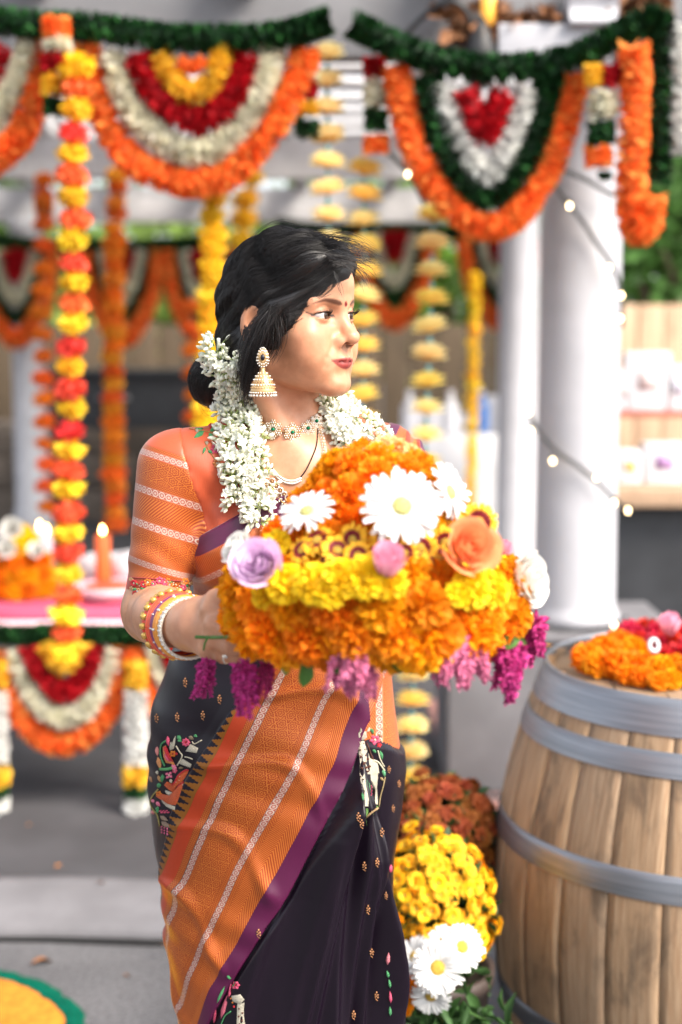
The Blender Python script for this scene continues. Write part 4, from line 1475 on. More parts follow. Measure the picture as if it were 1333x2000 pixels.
M_EYE = mat_eye()
for s in (-1, 1):
    mb = MB(); mb.ball((0, 0, 0), EYE_R, 40, 26)
    e = mb.build('eye', M_EYE, W); l = from_head((s * EYE[0], EYE[1], EYE[2]))
    e.parent = W; e.location = Vector(l) - W.location
    Mx = Matrix((-HL, HF, (0, 0, 1))).transposed()
    e.rotation_euler = Mx.to_euler()
    # lashes
    mb = MB()
    for k in range(26):
        x = -.0135 + k * .0273 / 25
        up = .0043 * (1 - (abs(x + .0005) / .0148) ** 2.2) - .0008 + x * .06
        yy = math.sqrt(max(.0146 ** 2 - x * x - up * up, 1e-7))
        p0 = np.array([x, yy - .0003, up])
        dr = np.array([x * 40 + .12 * (x > 0), .75, .35]); dr /= np.linalg.norm(dr)
        L = .0058 + .003 * (x > 0)
        p1 = p0 + dr * L * .55; p2 = p0 + dr * L * .95 + [0, 0, .0024]
        pl = smoothpath([p0, p1, p2], 5); pl[:, 0] *= 1
        q = pl + EYE; q[:, 0] *= s
        mb.tube(from_head(q), np.linspace(.00032, .0001, 5), 4)
    M_LASH = bpy.data.materials.get('lash') or simple('lash', (.006, .005, .005), .5)
    wpart('eyelashes', mb, M_LASH, W)

# ------------------------------------------------------------------ hair
HZ = np.array([-.20, -.075, -.058, -.050, -.020, .014, .036, .050, .060, .30])
HFW = np.array([-.045, -.040, -.002, .028, .049, .068, .089, .101, .118, .30])


def hairline(q): return q[..., 1] - np.interp(q[..., 2] - .004 * np.sin(q[..., 0] * 90), HZ, HFW) + .030 * np.clip((q[..., 0] - .008) / .03, 0, 1) * np.clip((.085 - q[..., 2]) / .02, 0, 1)


def sd_hair(q, cut=True):
    m = q.copy(); m[..., 0] = np.abs(m[..., 0])
    d = s_ell(m, (0, -.005, .034), (.0765, .095, .080))
    d = smin(d, s_ell(q, (-.008, .058, .074), (.050, .040, .028)), .030)
    d = smin(d, s_ell(q, (-.030, .020, .088), (.035, .05, .024)), .025)
    d = smin(d, s_ell(m, (0, -.050, -.030), (.066, .052, .070)), .03)
    d = smin(d, s_ell(m, (.058, -.030, -.050), (.018, .024, .055)), .02)
    d = smin(d, s_ell(q, (-.028, -.108, -.092), (.034, .036, .038)), .018)
    sk = smin(s_ell(m, (0, -.001, .030), (.069, .089, .072)), s_ell(m, (0, .034, -.021), (.0595, .057, .081)), .03)
    sk = smin(sk, s_ell(m, (.046, .058, -.026), (.019, .022, .017)), .022)
    sk = smin(sk, s_ell(m, (0, .060, .045), (.050, .036, .036)), .02)
    d = smin(d, sk - (.0006 + .0052 * np.clip(-hairline(q) / .022, 0, 1)), .010)
    w = .0022 * np.sin(q[..., 2] * 95 + q[..., 1] * 60 + 2 * np.sin(q[..., 1] * 45)) + .0012 * np.sin(q[..., 2] * 210 - q[..., 1] * 120)
    d = d + w * np.clip((q[..., 2] + .06) / .05, 0, 1)
    if cut:
        d = smax(d, hairline(q), .006)
        d = np.maximum(d, -(s_ell(m, (.080, -.008, -.018), (.014, .020, .030))))       # leaves the ear free
    return d


def mat_hair(name='black_hair', base=(.0055, .0045, .0045)):
    m, b = new_mat(name, .40, .5)
    n = e_noise(coord('Object'), 320, 2)
    setc(b, mix(n, base, tuple(x * 3.2 for x in base)))
    return m


M_HAIR = mat_hair()
hv, hf = surfnet(lambda p: sd_hair(to_head(p)), HO + [-.17, -.17, -.17], HO + [.17, .17, .14], .0026)
hv = relax(hv, hf, 1, .4)
me = raw_mesh('hair', hv, hf)
hair = obj('hair', me, M_HAIR, W); hair.matrix_parent_inverse = Matrix.Translation(-W.location)

rh = np.random.default_rng(21)


def hgrad(q):
    e = .0012; g = np.zeros_like(q)
    for i in range(3):
        d = np.zeros(3); d[i] = e
        g[:, i] = sd_hair(q + d, False) - sd_hair(q - d, False)
    return g / (np.linalg.norm(g, axis=1)[:, None] + 1e-9)


def hflow(q):
    T = np.array([-.024, -.105, -.085])
    d = T - q; d /= np.linalg.norm(d, axis=1)[:, None] + 1e-9
    top = np.clip((q[:, 2] - .005) / .07, 0, 1)[:, None]
    fr = np.clip((q[:, 1] + .02) / .08, 0, 1)[:, None]
    sd_ = np.sign(q[:, :1] + .012)
    back = np.concatenate([.30 * sd_, -np.ones((len(q), 1)), -.05 - .35 * (1 - top)], 1)
    d = d * (1 - .75 * fr) + back * (.75 * fr)
    d[:, 2] += .30 * np.sin(q[:, 1] * 52 + q[:, 2] * 20) * top[:, 0]
    return d


def strands(n, step=.0062, k=18, off=(.0002, .0030), seeds=None, lock=.0018):
    qv = to_head(hv)
    s = qv[rh.integers(0, len(qv), n)] if seeds is None else seeds
    n = len(s)
    ph = rh.uniform(0, 6.28, n); hh = rh.uniform(*off, n)
    out = [];
    q = s.copy()
    for i in range(k):
        g = hgrad(q)
        q = q - g * (sd_hair(q, False) - 0)[:, None] * .9
        t = i / (k - 1)
        lk = lock * np.sin(s[:, 2] * 520 + s[:, 0] * 330 + s[:, 1] * 90) * 1.0
        w = hh * np.sin(math.pi * min(1, .12 + t * .95)) ** .5 + lk * .6
        out.append(q + g * w[:, None])
        d = hflow(q) + rh.normal(0, .05, q.shape)
        d -= g * (d * g).sum(1)[:, None]; d /= np.linalg.norm(d, axis=1)[:, None] + 1e-9
        b = np.cross(g, d)
        q = q + d * step + b * (.0007 * np.sin(ph + i * .7))[:, None]
    return np.stack(out, 1)


def strand_mesh(S, r0=.00028, world=True):
    """S: (n, k, 3) strand points in head space -> thin three-sided tubes"""
    n, k = S.shape[:2]
    t = np.gradient(S, axis=1); t /= np.linalg.norm(t, axis=2)[..., None] + 1e-9
    u = np.cross(t, np.array([.3, .2, .93])); u /= np.linalg.norm(u, axis=2)[..., None] + 1e-9
    w = np.cross(t, u)
    r = (r0 * (1 - .75 * np.linspace(0, 1, k) ** 2))[None, :, None]
    ring = np.stack([S + r * (u * math.cos(a) + w * math.sin(a)) for a in (0, 2.094, 4.189)], 2)   # n,k,3,3
    v = ring.reshape(-1, 3)
    idx = np.arange(n * k * 3).reshape(n, k, 3)
    f = []
    for j in range(3):
        j2 = (j + 1) % 3
        f.append(np.stack([idx[:, :-1, j], idx[:, :-1, j2], idx[:, 1:, j2], idx[:, 1:, j]], -1).reshape(-1, 4))
    return from_head(v), np.concatenate(f)


S = strands(11000, k=20)
q0 = S - np.array([-.075, -.008, -.018])
ear = ((np.abs(np.abs(S[..., 0]) - .078) / .03) ** 2 + ((S[..., 1] + .006) / .019) ** 2 + ((S[..., 2] + .020) / .026) ** 2 < 1).any(1)
ok = ~ear & ((np.array([hairline(S[:, i]) for i in range(S.shape[1])]) < .004).mean(0) > .95)
v, f = strand_mesh(S[ok])
me = raw_mesh('hair_strands', v, f); me.materials.append(M_HAIR)
hs = obj('hair_strands', me, None, hair); hs['kind'] = 'stuff'
# fringe rooted along the hairline, growing back out of the skin
zz = rh.uniform(-.052, .062, 1500); sx = np.where(rh.uniform(size=1500) < .72, -1, 1)
ff = np.interp(zz, HZ, HFW)
q = np.stack([sx * rh.uniform(.0, .075, 1500), ff + rh.normal(0, .0025, 1500), zz], 1)
lat = np.clip(1 - ((q[:, 1] - .0) / .108) ** 2, 0.0, 1) ** .5 * .074
q[:, 0] = np.where(zz > .045, sx * rh.uniform(0, 1, 1500) * lat, sx * lat)
for _ in range(6): q = q - hgrad(q) * sd_hair(q, False)[:, None]
for _ in range(4):
    e = .001; d = sd_head(q)
    near = q
S2 = strands(0, k=14, seeds=q, off=(.0004, .0022))
for i, wgt in ((0, 1.0), (1, .55), (2, .2)):     # roots dip to the scalp
    p = S2[:, i]; g = hgrad(p); dh = sd_head(p)
    S2[:, i] = p - g * (np.clip(dh, -.02, .02) * wgt)[:, None]
S2 = S2[(np.array([hairline(S2[:, i]) for i in range(14)]) < .010).all(0)]
v, f = strand_mesh(S2)
me = raw_mesh('hairline_strands', v, f); me.materials.append(M_HAIR)
o = obj('hairline_strands', me, None, hair); o['kind'] = 'stuff'


def px_head(x, y, Y): return to_head(P(x, y, Y)[None])[0]


# loose wisps: over the forehead, in front of the ear, at the nape
mb_s = []
def wisp(pts, n, spread, k=14, tipspread=1.0):
    base = smoothpath([px_head(*p) for p in pts], k)
    t = np.linspace(0, 1, k)[:, None]
    for _ in range(n):
        a = rh.normal(0, 1, 3) * spread * .4; b = rh.normal(0, 1, 3) * spread * tipspread; c = rh.normal(0, 1, 3) * spread * .8
        L = rh.uniform(.7, 1.0)
        s_ = base + a + b * t ** 1.5 + c * np.sin(t * 3.1)
        s_ = np.stack([np.interp(np.linspace(0, L, k), np.linspace(0, 1, k), s_[:, i]) for i in range(3)], 1)
        mb_s.append(s_)


wisp([(628, 472, 1.93), (668, 474, 1.92), (704, 488, 1.92), (734, 512, 1.92)], 60, .0060)
wisp([(640, 500, 1.91), (675, 500, 1.91), (710, 505, 1.915), (738, 508, 1.92)], 40, .0055)
wisp([(645, 505, 1.90), (680, 512, 1.90), (710, 528, 1.91), (724, 560, 1.92)], 22, .0065)
wisp([(650, 515, 1.89), (678, 518, 1.90), (702, 540, 1.905), (712, 562, 1.91)], 10, .0060)
wisp([(650, 530, 1.885), (640, 550, 1.885), (632, 580, 1.885)], 3, .004)
wisp([(652, 532, 1.885), (655, 560, 1.885), (664, 588, 1.885)], 4, .003)
wisp([(560, 610, 1.90), (566, 630, 1.905), (560, 660, 1.91)], 5, .005)
wisp([(545, 620, 1.895), (545, 655, 1.90), (532, 690, 1.905), (520, 712, 1.91)], 26, .006)
wisp([(540, 640, 1.895), (538, 672, 1.90), (528, 700, 1.905)], 26, .005)
wisp([(544, 600, 1.894), (518, 640, 1.896), (496, 690, 1.905), (485, 745, 1.92), (480, 790, 1.935)], 260, .0075, 14, .6)
wisp([(530, 606, 1.895), (508, 636, 1.897), (492, 680, 1.905), (480, 740, 1.925), (476, 790, 1.945)], 280, .0085, 14, .6)
wisp([(500, 650, 1.915), (494, 700, 1.92), (490, 740, 1.93), (488, 775, 1.94)], 46, .006)
wisp([(480, 640, 1.935), (478, 690, 1.94), (484, 740, 1.95), (480, 790, 1.96)], 40, .006)
wisp([(420, 700, 2.08), (395, 725, 2.09), (385, 745, 2.09), (400, 752, 2.09)], 8, .006)
wisp([(410, 735, 2.09), (390, 760, 2.09), (400, 790, 2.09), (425, 800, 2.08)], 20, .006)
wisp([(460, 500, 2.0), (540, 446, 1.98), (610, 450, 1.95)], 22, .004)
wisp([(560, 455, 1.96), (620, 455, 1.94), (668, 462, 1.93), (690, 470, 1.93)], 26, .005)
v, f = strand_mesh(np.array(mb_s), .00036)
me = raw_mesh('loose_strands', v, f); me.materials.append(M_HAIR)
o = obj('loose_strands', me, None, hair); o['kind'] = 'stuff'

# ------------------------------------------------------------------ silk: woven bands from pattern coordinates
D0, G0 = (.30, .040, .009), (.54, .155, .028)
GOLD, OCH, SILV, CORAL, PURP, NAVY = (.66, .25, .045), (.24, .085, .010), (.58, .46, .39), (.55, .085, .025), (.082, .007, .042), (.0060, .0026, .0075)


def weave(b, u, v, bands, base):
    """bands: (kind, lo, hi) across u (metres); v runs along the cloth (metres)"""
    c = base
    for kind, lo, hi in bands:
        m_ = e_in(u, lo, hi, .0006)
        w = hi - lo; mid = (lo + hi) / 2
        if kind == 'silver':
            k = e_fr(v / w) - .5; q = (u - mid) / w
            r = e_sqrt(k * k + q * q)
            pet = e_abs(e_sin(E.m('ARCTAN2', q, k) * 4))
            ring = e_in(r, .34, .46, .03) + (1 - e_st(r, .05, .30)) * (.45 + .55 * pet)
            edge = e_st(e_abs(q), .44, .48)
            f = e_min(ring + edge, 1.0)
            col = mix(f, (.34, .075, .045), SILV)
        elif kind == 'brocade':
            cell = .0150
            row_ = e_fl(v / cell)
            k = e_fr(v / cell) - .5; q = e_fr((u - lo) / cell + row_ * .5) - .5
            r = e_sqrt(k * k + q * q); th = E.m('ARCTAN2', q, k)
            wv_ = e_noise(comb(u, v), 160, 2)
            f = e_st(e_sin(r * 30 - e_abs(e_sin(th * 3)) * 3.4 + wv_ * 5), -.25, .35)
            col = mix(f, D0, G0)
        elif kind == 'lines':
            f = e_st(e_sin((u * .9 + v) * 6.283 / .0046), -.2, .3)
            col = mix(f, D0, G0)
        elif kind == 'chevron':
            f = e_st(e_sin((e_pp(u - lo, w / 2) * 1.6 + v) * 6.283 / .0050), -.25, .25)
            col = mix(f, D0, G0)
        elif kind == 'dots':
            f = e_st(e_sin(u * 6.283 / .0034) * e_sin(v * 6.283 / .0040), -.15, .25)
            col = mix(f, D0, tuple(x * .92 for x in G0))
        elif kind == 'temple':
            k = e_pp(v, .0062) / .0062                     # 0..1..0
            st_ = e_fl(k * 4) / 4
            f = e_st(st_ - (u - lo) / w * 1.05 + .10, -.02, .02)
            col = mix(f, OCH, (.010, .007, .014))
        else:
            col = kind
        c = mix(m_, c, col)
    return c


def silk(name, bands, base, rough=.38, sheen=.25, coords='pat', wr=.25, metal=None):
    m, b = new_mat(name, rough, .5)
    b.inputs['Sheen Weight'].default_value = sheen
    b.inputs['Sheen Roughness'].default_value = .35
    u, v, w = sep(attr(coords))
    c = weave(b, u, v, bands, base)
    n = e_noise(comb(u * 1.0, v * 1.0, w), 14, 3)
    fine = e_noise(comb(u * 900, v * 90, w), 1.0, 2)
    c = mix(1.0, c, mix(fine, (.86, .86, .86), (1.08, 1.08, 1.08)), 'MULTIPLY')
    setc(b, c)
    if metal: E.T.links.new((e_in(u, metal[0], metal[1], .001) * .25).k, b.inputs['Metallic'])
    bump(b, fine * .35 + n * .4, wr, .0015)
    return m


# ------------------------------------------------------------------ skirt of the sari
SY = np.array([1180, 1240, 1300, 1370, 1450, 1500, 1580, 1680, 1790, 1900, 2000, 2250, 2500, 2760])
SLX = np.array([372, 352, 326, 300, 292, 293, 298, 314, 328, 345, 360, 372, 372, 365])
SRX = np.array([752, 758, 764, 770, 781, 789, 783, 769, 768, 763, 766, 782, 796, 806])
SKD = 2.07
SZ = np.array([P(550, y, SKD)[2] for y in SY])
SXL = np.array([P(x, y, SKD)[0] for x, y in zip(SLX, SY)]); SXR = np.array([P(x, y, SKD)[0] for x, y in zip(SRX, SY)])
SB = np.interp(SY, [1180, 1300, 1450, 1700, 2000, 2760], [.112, .125, .138, .135, .138, .165])
CURV = {  # u : (y list, x list) woven lines of the border as they run down the cloth
    0.0: ([1250, 1362, 1416, 1466, 1536, 1622, 1693, 1800, 2000, 2760], [535, 461, 424, 391, 358, 334, 315, 285, 232, 30]),
    .10: ([1250, 1346, 1445, 1528, 1618, 1717, 1800, 2000, 2760], [548, 482, 437, 396, 354, 322, 295, 243, 45]),
    .28: ([1250, 1362, 1478, 1585, 1697, 1787, 2000, 2760], [566, 519, 466, 420, 371, 340, 275, 80]),
    .63: ([1250, 1325, 1441, 1548, 1631, 1726, 1816, 1899, 2000, 2760], [660, 627, 577, 528, 486, 445, 404, 375, 345, 140]),
    .875: ([1250, 1342, 1445, 1552, 1668, 1767, 1858, 1940, 2000, 2760], [716, 676, 639, 585, 532, 486, 437, 408, 389, 190]),
    1.0: ([1250, 1387, 1470, 1569, 1676, 1767, 1866, 1948, 2000, 2760], [752, 694, 662, 612, 563, 517, 464, 426, 404, 215])}
UK = sorted(CURV)


def band_u(x, y):
    xs = np.stack([np.interp(y, *CURV[k]) for k in UK], -1)
    u = np.full(x.shape, np.nan)
    u = np.where(x < xs[..., 0], (x - xs[..., 0]) / (xs[..., -1] - xs[..., 0]), u)
    u = np.where(x >= xs[..., -1], 1 + (x - xs[..., -1]) / (xs[..., -1] - xs[..., 0]), u)
    for i in range(len(UK) - 1):
        a, b = xs[..., i], xs[..., i + 1]
        k = (x >= a) & (x < b)
        u = np.where(k, UK[i] + (UK[i + 1] - UK[i]) * (x - a) / np.maximum(b - a, 1e-6), u)
    return u


FOLDS = [([1395, 1600, 1800, 2000, 2760], [668, 650, 636, 627, 600], .030, 30), ([1395, 1610, 1775, 2000, 2760], [684, 677, 666, 652, 640], .026, 22),
         ([1395, 1651, 1816, 2000, 2760], [697, 706, 723, 736, 760], .030, 26), ([1540, 1693, 1858, 2000, 2760], [702, 728, 746, 760, 790], .022, 20),
         ([1450, 1700, 2000, 2760], [655, 600, 545, 480], .020, 46), ([1410, 1650, 2000, 2760], [676, 640, 592, 560], .014, 16), ([1405, 1650, 2000, 2760], [690, 690, 680, 670], .014, 13), ([1560, 1750, 2000, 2760], [640, 615, 575, 530], .010, 14), ([1640, 1800, 2000, 2760], [720, 735, 744, 770], .010, 12), ([1400, 1600, 1800, 2000, 2760], [700, 716, 730, 722, 720], .010, 12), ([1560, 1800, 2000, 2760], [575, 520, 470, 400], .016, 38), ([1500, 1760, 2000, 2760], [712, 690, 690, 690], .018, 17)]


def skirt_grid(nz, nphi, z0, z1, ph0=-math.pi, ph1=math.pi, off=0.0, folds=True, wrap=True):
    z = np.linspace(z0, z1, nz); ph = np.linspace(ph0, ph1, nphi, endpoint=not wrap)
    o = np.argsort(SZ)
    xl, xr, b = (np.interp(z, SZ[o], A[o]) for A in (SXL, SXR, SB))
    # rounded interpolation of the outline
    k = np.hanning(9); k /= k.sum()
    sm = lambda A: np.convolve(np.pad(A, 4, mode='edge'), k, 'valid')
    xl, xr, b = sm(xl), sm(xr), sm(b)
    cx, a = (xl + xr) / 2, (xr - xl) / 2
    s, c = np.sin(ph), np.cos(ph)
    S_ = np.sign(s) * np.abs(s) ** .92; C_ = np.sign(c) * np.abs(c) ** .92
    X = cx[:, None] + (a[:, None] + off) * S_[None]
    Y = SKD - (b[:, None] + off) * C_[None]
    Z = np.repeat(z[:, None], len(ph), 1)
    V = np.stack([X, Y, Z], -1)
    px = PX(V.reshape(-1, 3)).reshape(V.shape[:2] + (2,))
    # unrolled pixel abscissa, carried on round the sides
    py = np.interp(z, SZ[o], SY[o].astype(float))
    lpx = np.interp(py, SY, SLX); rpx = np.interp(py, SY, SRX)
    cpx, apx = (lpx + rpx) / 2, (rpx - lpx) / 2
    lim = 1.15
    g = np.where(np.abs(ph) < lim, np.sin(np.clip(ph, -lim, lim)), np.sign(ph) * (math.sin(lim) + (np.abs(ph) - lim) * .62))
    xu = cpx[:, None] + apx[:, None] * g[None]; yu = np.repeat(py[:, None], len(ph), 1)
    if folds:
        disp = np.zeros(X.shape)
        inb = band_u(xu, yu)
        right = np.clip((inb - 1.0) / .04, 0, 1)
        for fy, fx, amp, wd in FOLDS:
            cxk = np.interp(yu, fy, fx)
            env = np.clip((yu - fy[0]) / 120, 0, 1)
            q = (xu - cxk) / wd
            # rounded fold with a steep trailing side
            disp += amp * env * right * (np.exp(-np.clip(q, 0, None) ** 2 * 8.0 - np.clip(-q, 0, None) ** 2 * .55) - .25 * np.exp(-(q - 1.1) ** 2 * 2.5))
        # diagonal creases over the border
        t = (yu - 1300) * .55 + (xu - 500) * -.9
        disp += .0075 * np.clip(np.sin((yu - .45 * xu) / 27.0 + 1.6 * np.sin(yu / 83 + xu / 60)), 0, 1) ** 7 * (.4 + .6 * np.sin(yu / 61 + xu / 45) ** 2) * np.clip((1.0 - inb) / .1, 0, 1) * np.clip(inb / .1, 0, 1)
        disp += .0016 * np.sin((yu - .40 * xu) / 15.0 + 1.5 * np.sin(yu / 47)) * (inb < 1)
        disp += .0028 * np.sin(xu / 31 + yu / 140) * np.clip(-inb / .1, 0, 1)
        lowy = np.interp(xu, [690, 740, 775, 800, 900], [1405, 1422, 1445, 1455, 1460])
        disp += .007 * np.clip((yu - lowy) / 9, 0, 1) * np.exp(-np.clip((yu - lowy) / 90, 0, None)) * np.clip((xu - 694) / 10, 0, 1)
        # the border lies on top of the cloth under it
        disp += .0045 * np.clip((1.012 - inb) / .012, 0, 1) * np.clip((inb + .0) / .012, 0, 1)
        disp += .010 * np.clip((inb - .80) / .2, 0, 1) * np.clip((1.012 - inb) / .012, 0, 1)
        N = np.stack([S_[None] * np.ones_like(X), -C_[None] * np.ones_like(X), np.zeros_like(X)], -1)
        V = V + N * disp[..., None]
    return V, xu, yu


V, xu, yu = skirt_grid(330, 560, .015, P(550, 1215, SKD)[2])
U = band_u(xu, yu)
vv = yu / 1389 * 1.10 - xu / 1389 * .25
pat = np.stack([U * .2, vv, np.zeros_like(U)], -1)     # the border is about 20 cm wide
SK_BANDS = [('temple', .0005, .020), ((.44, .046, .012), .020, .041), ('dots', .041, .0505), ('silver', .0515, .0605), ('dots', .061, .068), ('brocade', .068, .112), ('dots', .112, .121),
            ('silver', .1215, .1305), ('dots', .131, .139), ('chevron', .139, .175), (PURP, .175, .2004)]
M_SARI = silk('sari_silk', SK_BANDS, NAVY, .36, .0, metal=(.0, .175))
M_SARI.node_tree.nodes['Principled BSDF'].inputs['Specular IOR Level'].default_value = .30
# the border cloth (orange + purple) is a piece of its own, cut along the weave
fi = np.arange(V.shape[0] * V.shape[1]).reshape(V.shape[:2])
n_, m_ = V.shape[:2]
quads = np.stack([fi[:-1, :], np.roll(fi, -1, 1)[:-1, :], np.roll(fi, -1, 1)[1:, :], fi[1:, :]], -1).reshape(-1, 4)
Uq = U.reshape(-1)[quads]
isb = ((Uq > 0) & (Uq <= 1.0)).sum(1) >= 3
lowy = np.interp(xu, [690, 740, 775, 800, 900], [1405, 1422, 1445, 1455, 1460])
sd_m = ((xu > 700) & (yu < lowy) & (xu < 1050)).reshape(-1)[quads].sum(1) >= 3
isb &= ~sd_m
pside = np.stack([(xu - 690) / 1389 + .03, yu / 1389, np.zeros_like(xu)], -1).reshape(-1, 3)
M_SIDE = silk('pallu_side_silk', [('chevron', .03, .058), ('silver', .0585, .068), ('brocade', .070, .2)], (.55, .13, .035), .40, .2)
vflat = V.reshape(-1, 3); pflat = pat.reshape(-1, 3)
saree = empty('sari', (0, 0, 0), W); saree.matrix_parent_inverse = Matrix.Translation(-W.location)
SK_OBJ = []
for nm, msk, mt_, pf in (('sari_skirt', ~isb & ~sd_m, M_SARI, pflat), ('sari_border', isb, M_SARI, pflat), ('pallu_side', sd_m, M_SIDE, pside)):
    q = quads[msk]; us = np.unique(q); rm = np.full(len(vflat), -1); rm[us] = np.arange(len(us))
    me = raw_mesh(nm, vflat[us], rm[q], None, pf[us])
    o = obj(nm, me, mt_, saree); SK_OBJ.append(o)
SK_BVH = BVHTree.FromPolygons([tuple(x) for x in vflat], [tuple(x) for x in quads])

# ------------------------------------------------------------------ blouse, sleeves, pallu
BODY_YAW = R(15)
NX, NZ = P(574, 838, 2.0)[0], P(574, 838, 2.0)[2]


def neck_hole(p):
    x, z = p[..., 0] - NX, p[..., 2] - NZ
    a = np.sqrt((x / .064) ** 2 + (np.where(z < 0, z / .098, z / .16)) ** 2) - 1
    return a * .06


LZX = np.array([P(x, y, 1.98)[0] for x, y in ((250, 1090), (395, 1040), (480, 992), (560, 962), (640, 938), (735, 880), (790, 800), (900, 600))])
LZZ = np.array([P(x, y, 1.98)[2] for x, y in ((250, 1090), (395, 1040), (480, 992), (560, 962), (640, 938), (735, 880), (790, 800), (900, 600))])


def pallu_line(p): return np.interp(p[..., 0], LZX, LZZ)


SLA, SLB = SH_R + np.array([.004, 0, .004]), P(304, 1178, 1.968)
SLA2, SLB2 = SH_L + np.array([-.004, 0, .004]), P(790, 1165, 2.04)


def sd_sleeve(p, a, b, ra=.0505, rb=.0420):
    d = s_cap(p, a, b + (b - a) * .3, ra, rb - .003)
    ax = (b - a) / np.linalg.norm(b - a); t = (p - a) @ ax; L = np.linalg.norm(b - a)
    w = .0012 * np.sin(t * 160 + 3 * np.sin(p[..., 0] * 40)) * np.clip(1 - np.abs(t - L * .75) / .09, 0, 1)
    return d + w, t, L


def seam(p, a, b):
    """positive on the torso side of the arm seam; a, b: two points of the seam seen from the front"""
    d = b - a; n = np.array([-d[2], 0, d[0]]); n /= np.linalg.norm(n)
    return (p - a) @ n


SA, SB_ = P(352, 838, 1.98), P(402, 1010, 1.98)
SA2, SB2 = P(752, 838, 2.08), P(712, 1010, 2.08)


def side_r(p): return seam(p, SA, SB_)
def side_l(p): return -seam(p, SA2, SB2)


def sd_dress(p):
    s1, t1, L1 = sd_sleeve(p, SLA, SLB); s2, t2, L2 = sd_sleeve(p, SLA2, SLB2)
    return smin(smin(sd_torso(p) - .0045, np.maximum(s1, t1 - L1), .030), np.maximum(s2, t2 - L2), .030)


def groove(d): return .0004 * np.exp(-(d / .0035) ** 2)


def sd_blouse(p):
    r1, r2 = side_r(p), side_l(p)
    d = sd_dress(p) + groove(r1) + groove(r2) + .0012 * np.sin(p[..., 2] * 140 + p[..., 0] * 190) * np.exp(-(r1 / .05) ** 2) * (p[..., 2] < P(400, 900, 2)[2])
    d = np.maximum(np.maximum(d, -r1 - .003), -r2 - .003)
    d = np.maximum(d, -neck_hole(p))
    return np.maximum(d, P(550, 1230, 2.05)[2] - p[..., 2])


v, f = surfnet(sd_blouse, (-.33, 1.85, 1.0), (.28, 2.25, 1.47), .0042)
v = relax(v, f, 2)
blo = raw_mesh('blouse', v, f, None, np.stack([v[:, 0], v[:, 2], v[:, 1]], 1))
M_BLOUSE = silk('coral_silk', [], (.50, .085, .030), .52, .2, wr=.4)
ob = obj('blouse', blo, M_BLOUSE, W); ob.matrix_parent_inverse = Matrix.Translation(-W.location)

SL_BANDS = [('brocade', .030, .062), ('dots', .062, .070), ('silver', .0705, .0800), ('dots', .0805, .084), ('lines', .084, .107), ('dots', .107, .117), ('silver', .1175, .1270), ('dots', .1275, .133), ('brocade', .133, .163),
            ('dots', .163, .171), ('silver', .1715, .1795), ('dots', .180, .186), ('lines', .186, .199), ((.42, .055, .02), .199, .26), ('dots', .014, .020), ('silver', .0205, .0285)]
M_SLEEVE = silk('sleeve_silk', SL_BANDS, (.50, .085, .030), .42, .2, wr=.3, metal=(.012, .2))
for a, b in ((SLA, SLB), (SLA2, SLB2)):
    def sd_one(p, a=a, b=b):
        d = sd_dress(p)
        q = side_r(p) if a is SLA else side_l(p)
        t = (p - a) @ ((b - a) / np.linalg.norm(b - a))
        ck_ = np.sin(t * 105 + p[..., 0] * 60) * np.exp(-((t - .10) / .05) ** 2) * np.exp(-(q / .035) ** 2)
        return np.maximum(d + groove(q) + .0016 * ck_ - .0007, q - .002)
    lo = np.minimum(a, b) - .08; hi = np.maximum(a, b) + .08
    v, f = surfnet(sd_one, lo, hi, .0032)
    v = relax(v, f, 1)
    ax = (b - a) / np.linalg.norm(b - a)
    t = (v - a) @ ax
    # the seam slants across the shoulder
    side = np.array([1.0, 0, 0]) - ax * ax[0]; side /= np.linalg.norm(side)
    fwd = np.cross(ax, side)
    rr = v - a - t[:, None] * ax
    ang = np.arctan2(rr @ side, rr @ fwd)
    tt = t - .18 * (rr @ side) * (1 if a is SLA else -1)
    k = 1.0 * .213 / (np.linalg.norm(b - a))
    kp = f[(v[f][:, :, 2].mean(1) > -9)]
    me = raw_mesh('sleeve', v, kp, None, np.stack([tt * k * .92 + .032, ang * .048, np.zeros(len(v))], 1))
    o = obj('sleeve', me, M_SLEEVE, ob)
    if a is SLA: SL_BVH = BVHTree.FromPolygons([tuple(x) for x in v], [tuple(x) for x in kp]); SL_OBJ = o


def sd_pallu(p):
    d = sd_torso(p) - .0115
    d = smin(d, s_cap(p, SH_L + [.0, 0, .0], SH_L + [.0, .0, -.10], .056, .05), .02)
    L = pallu_line(p) - p[..., 2]
    w = .0016 * np.sin((L * 1.0) * 150 + 2.0 * np.sin(p[..., 0] * 18)) + .0022 * np.sin(L * 70 + p[..., 0] * 25)
    d = d + w * np.clip(L / .03, 0, 1)
    d = np.maximum(d, -L)
    # open at her right side: the cloth comes from under the arm
    return np.maximum(d, P(550, 1262, 2.05)[2] - p[..., 2])


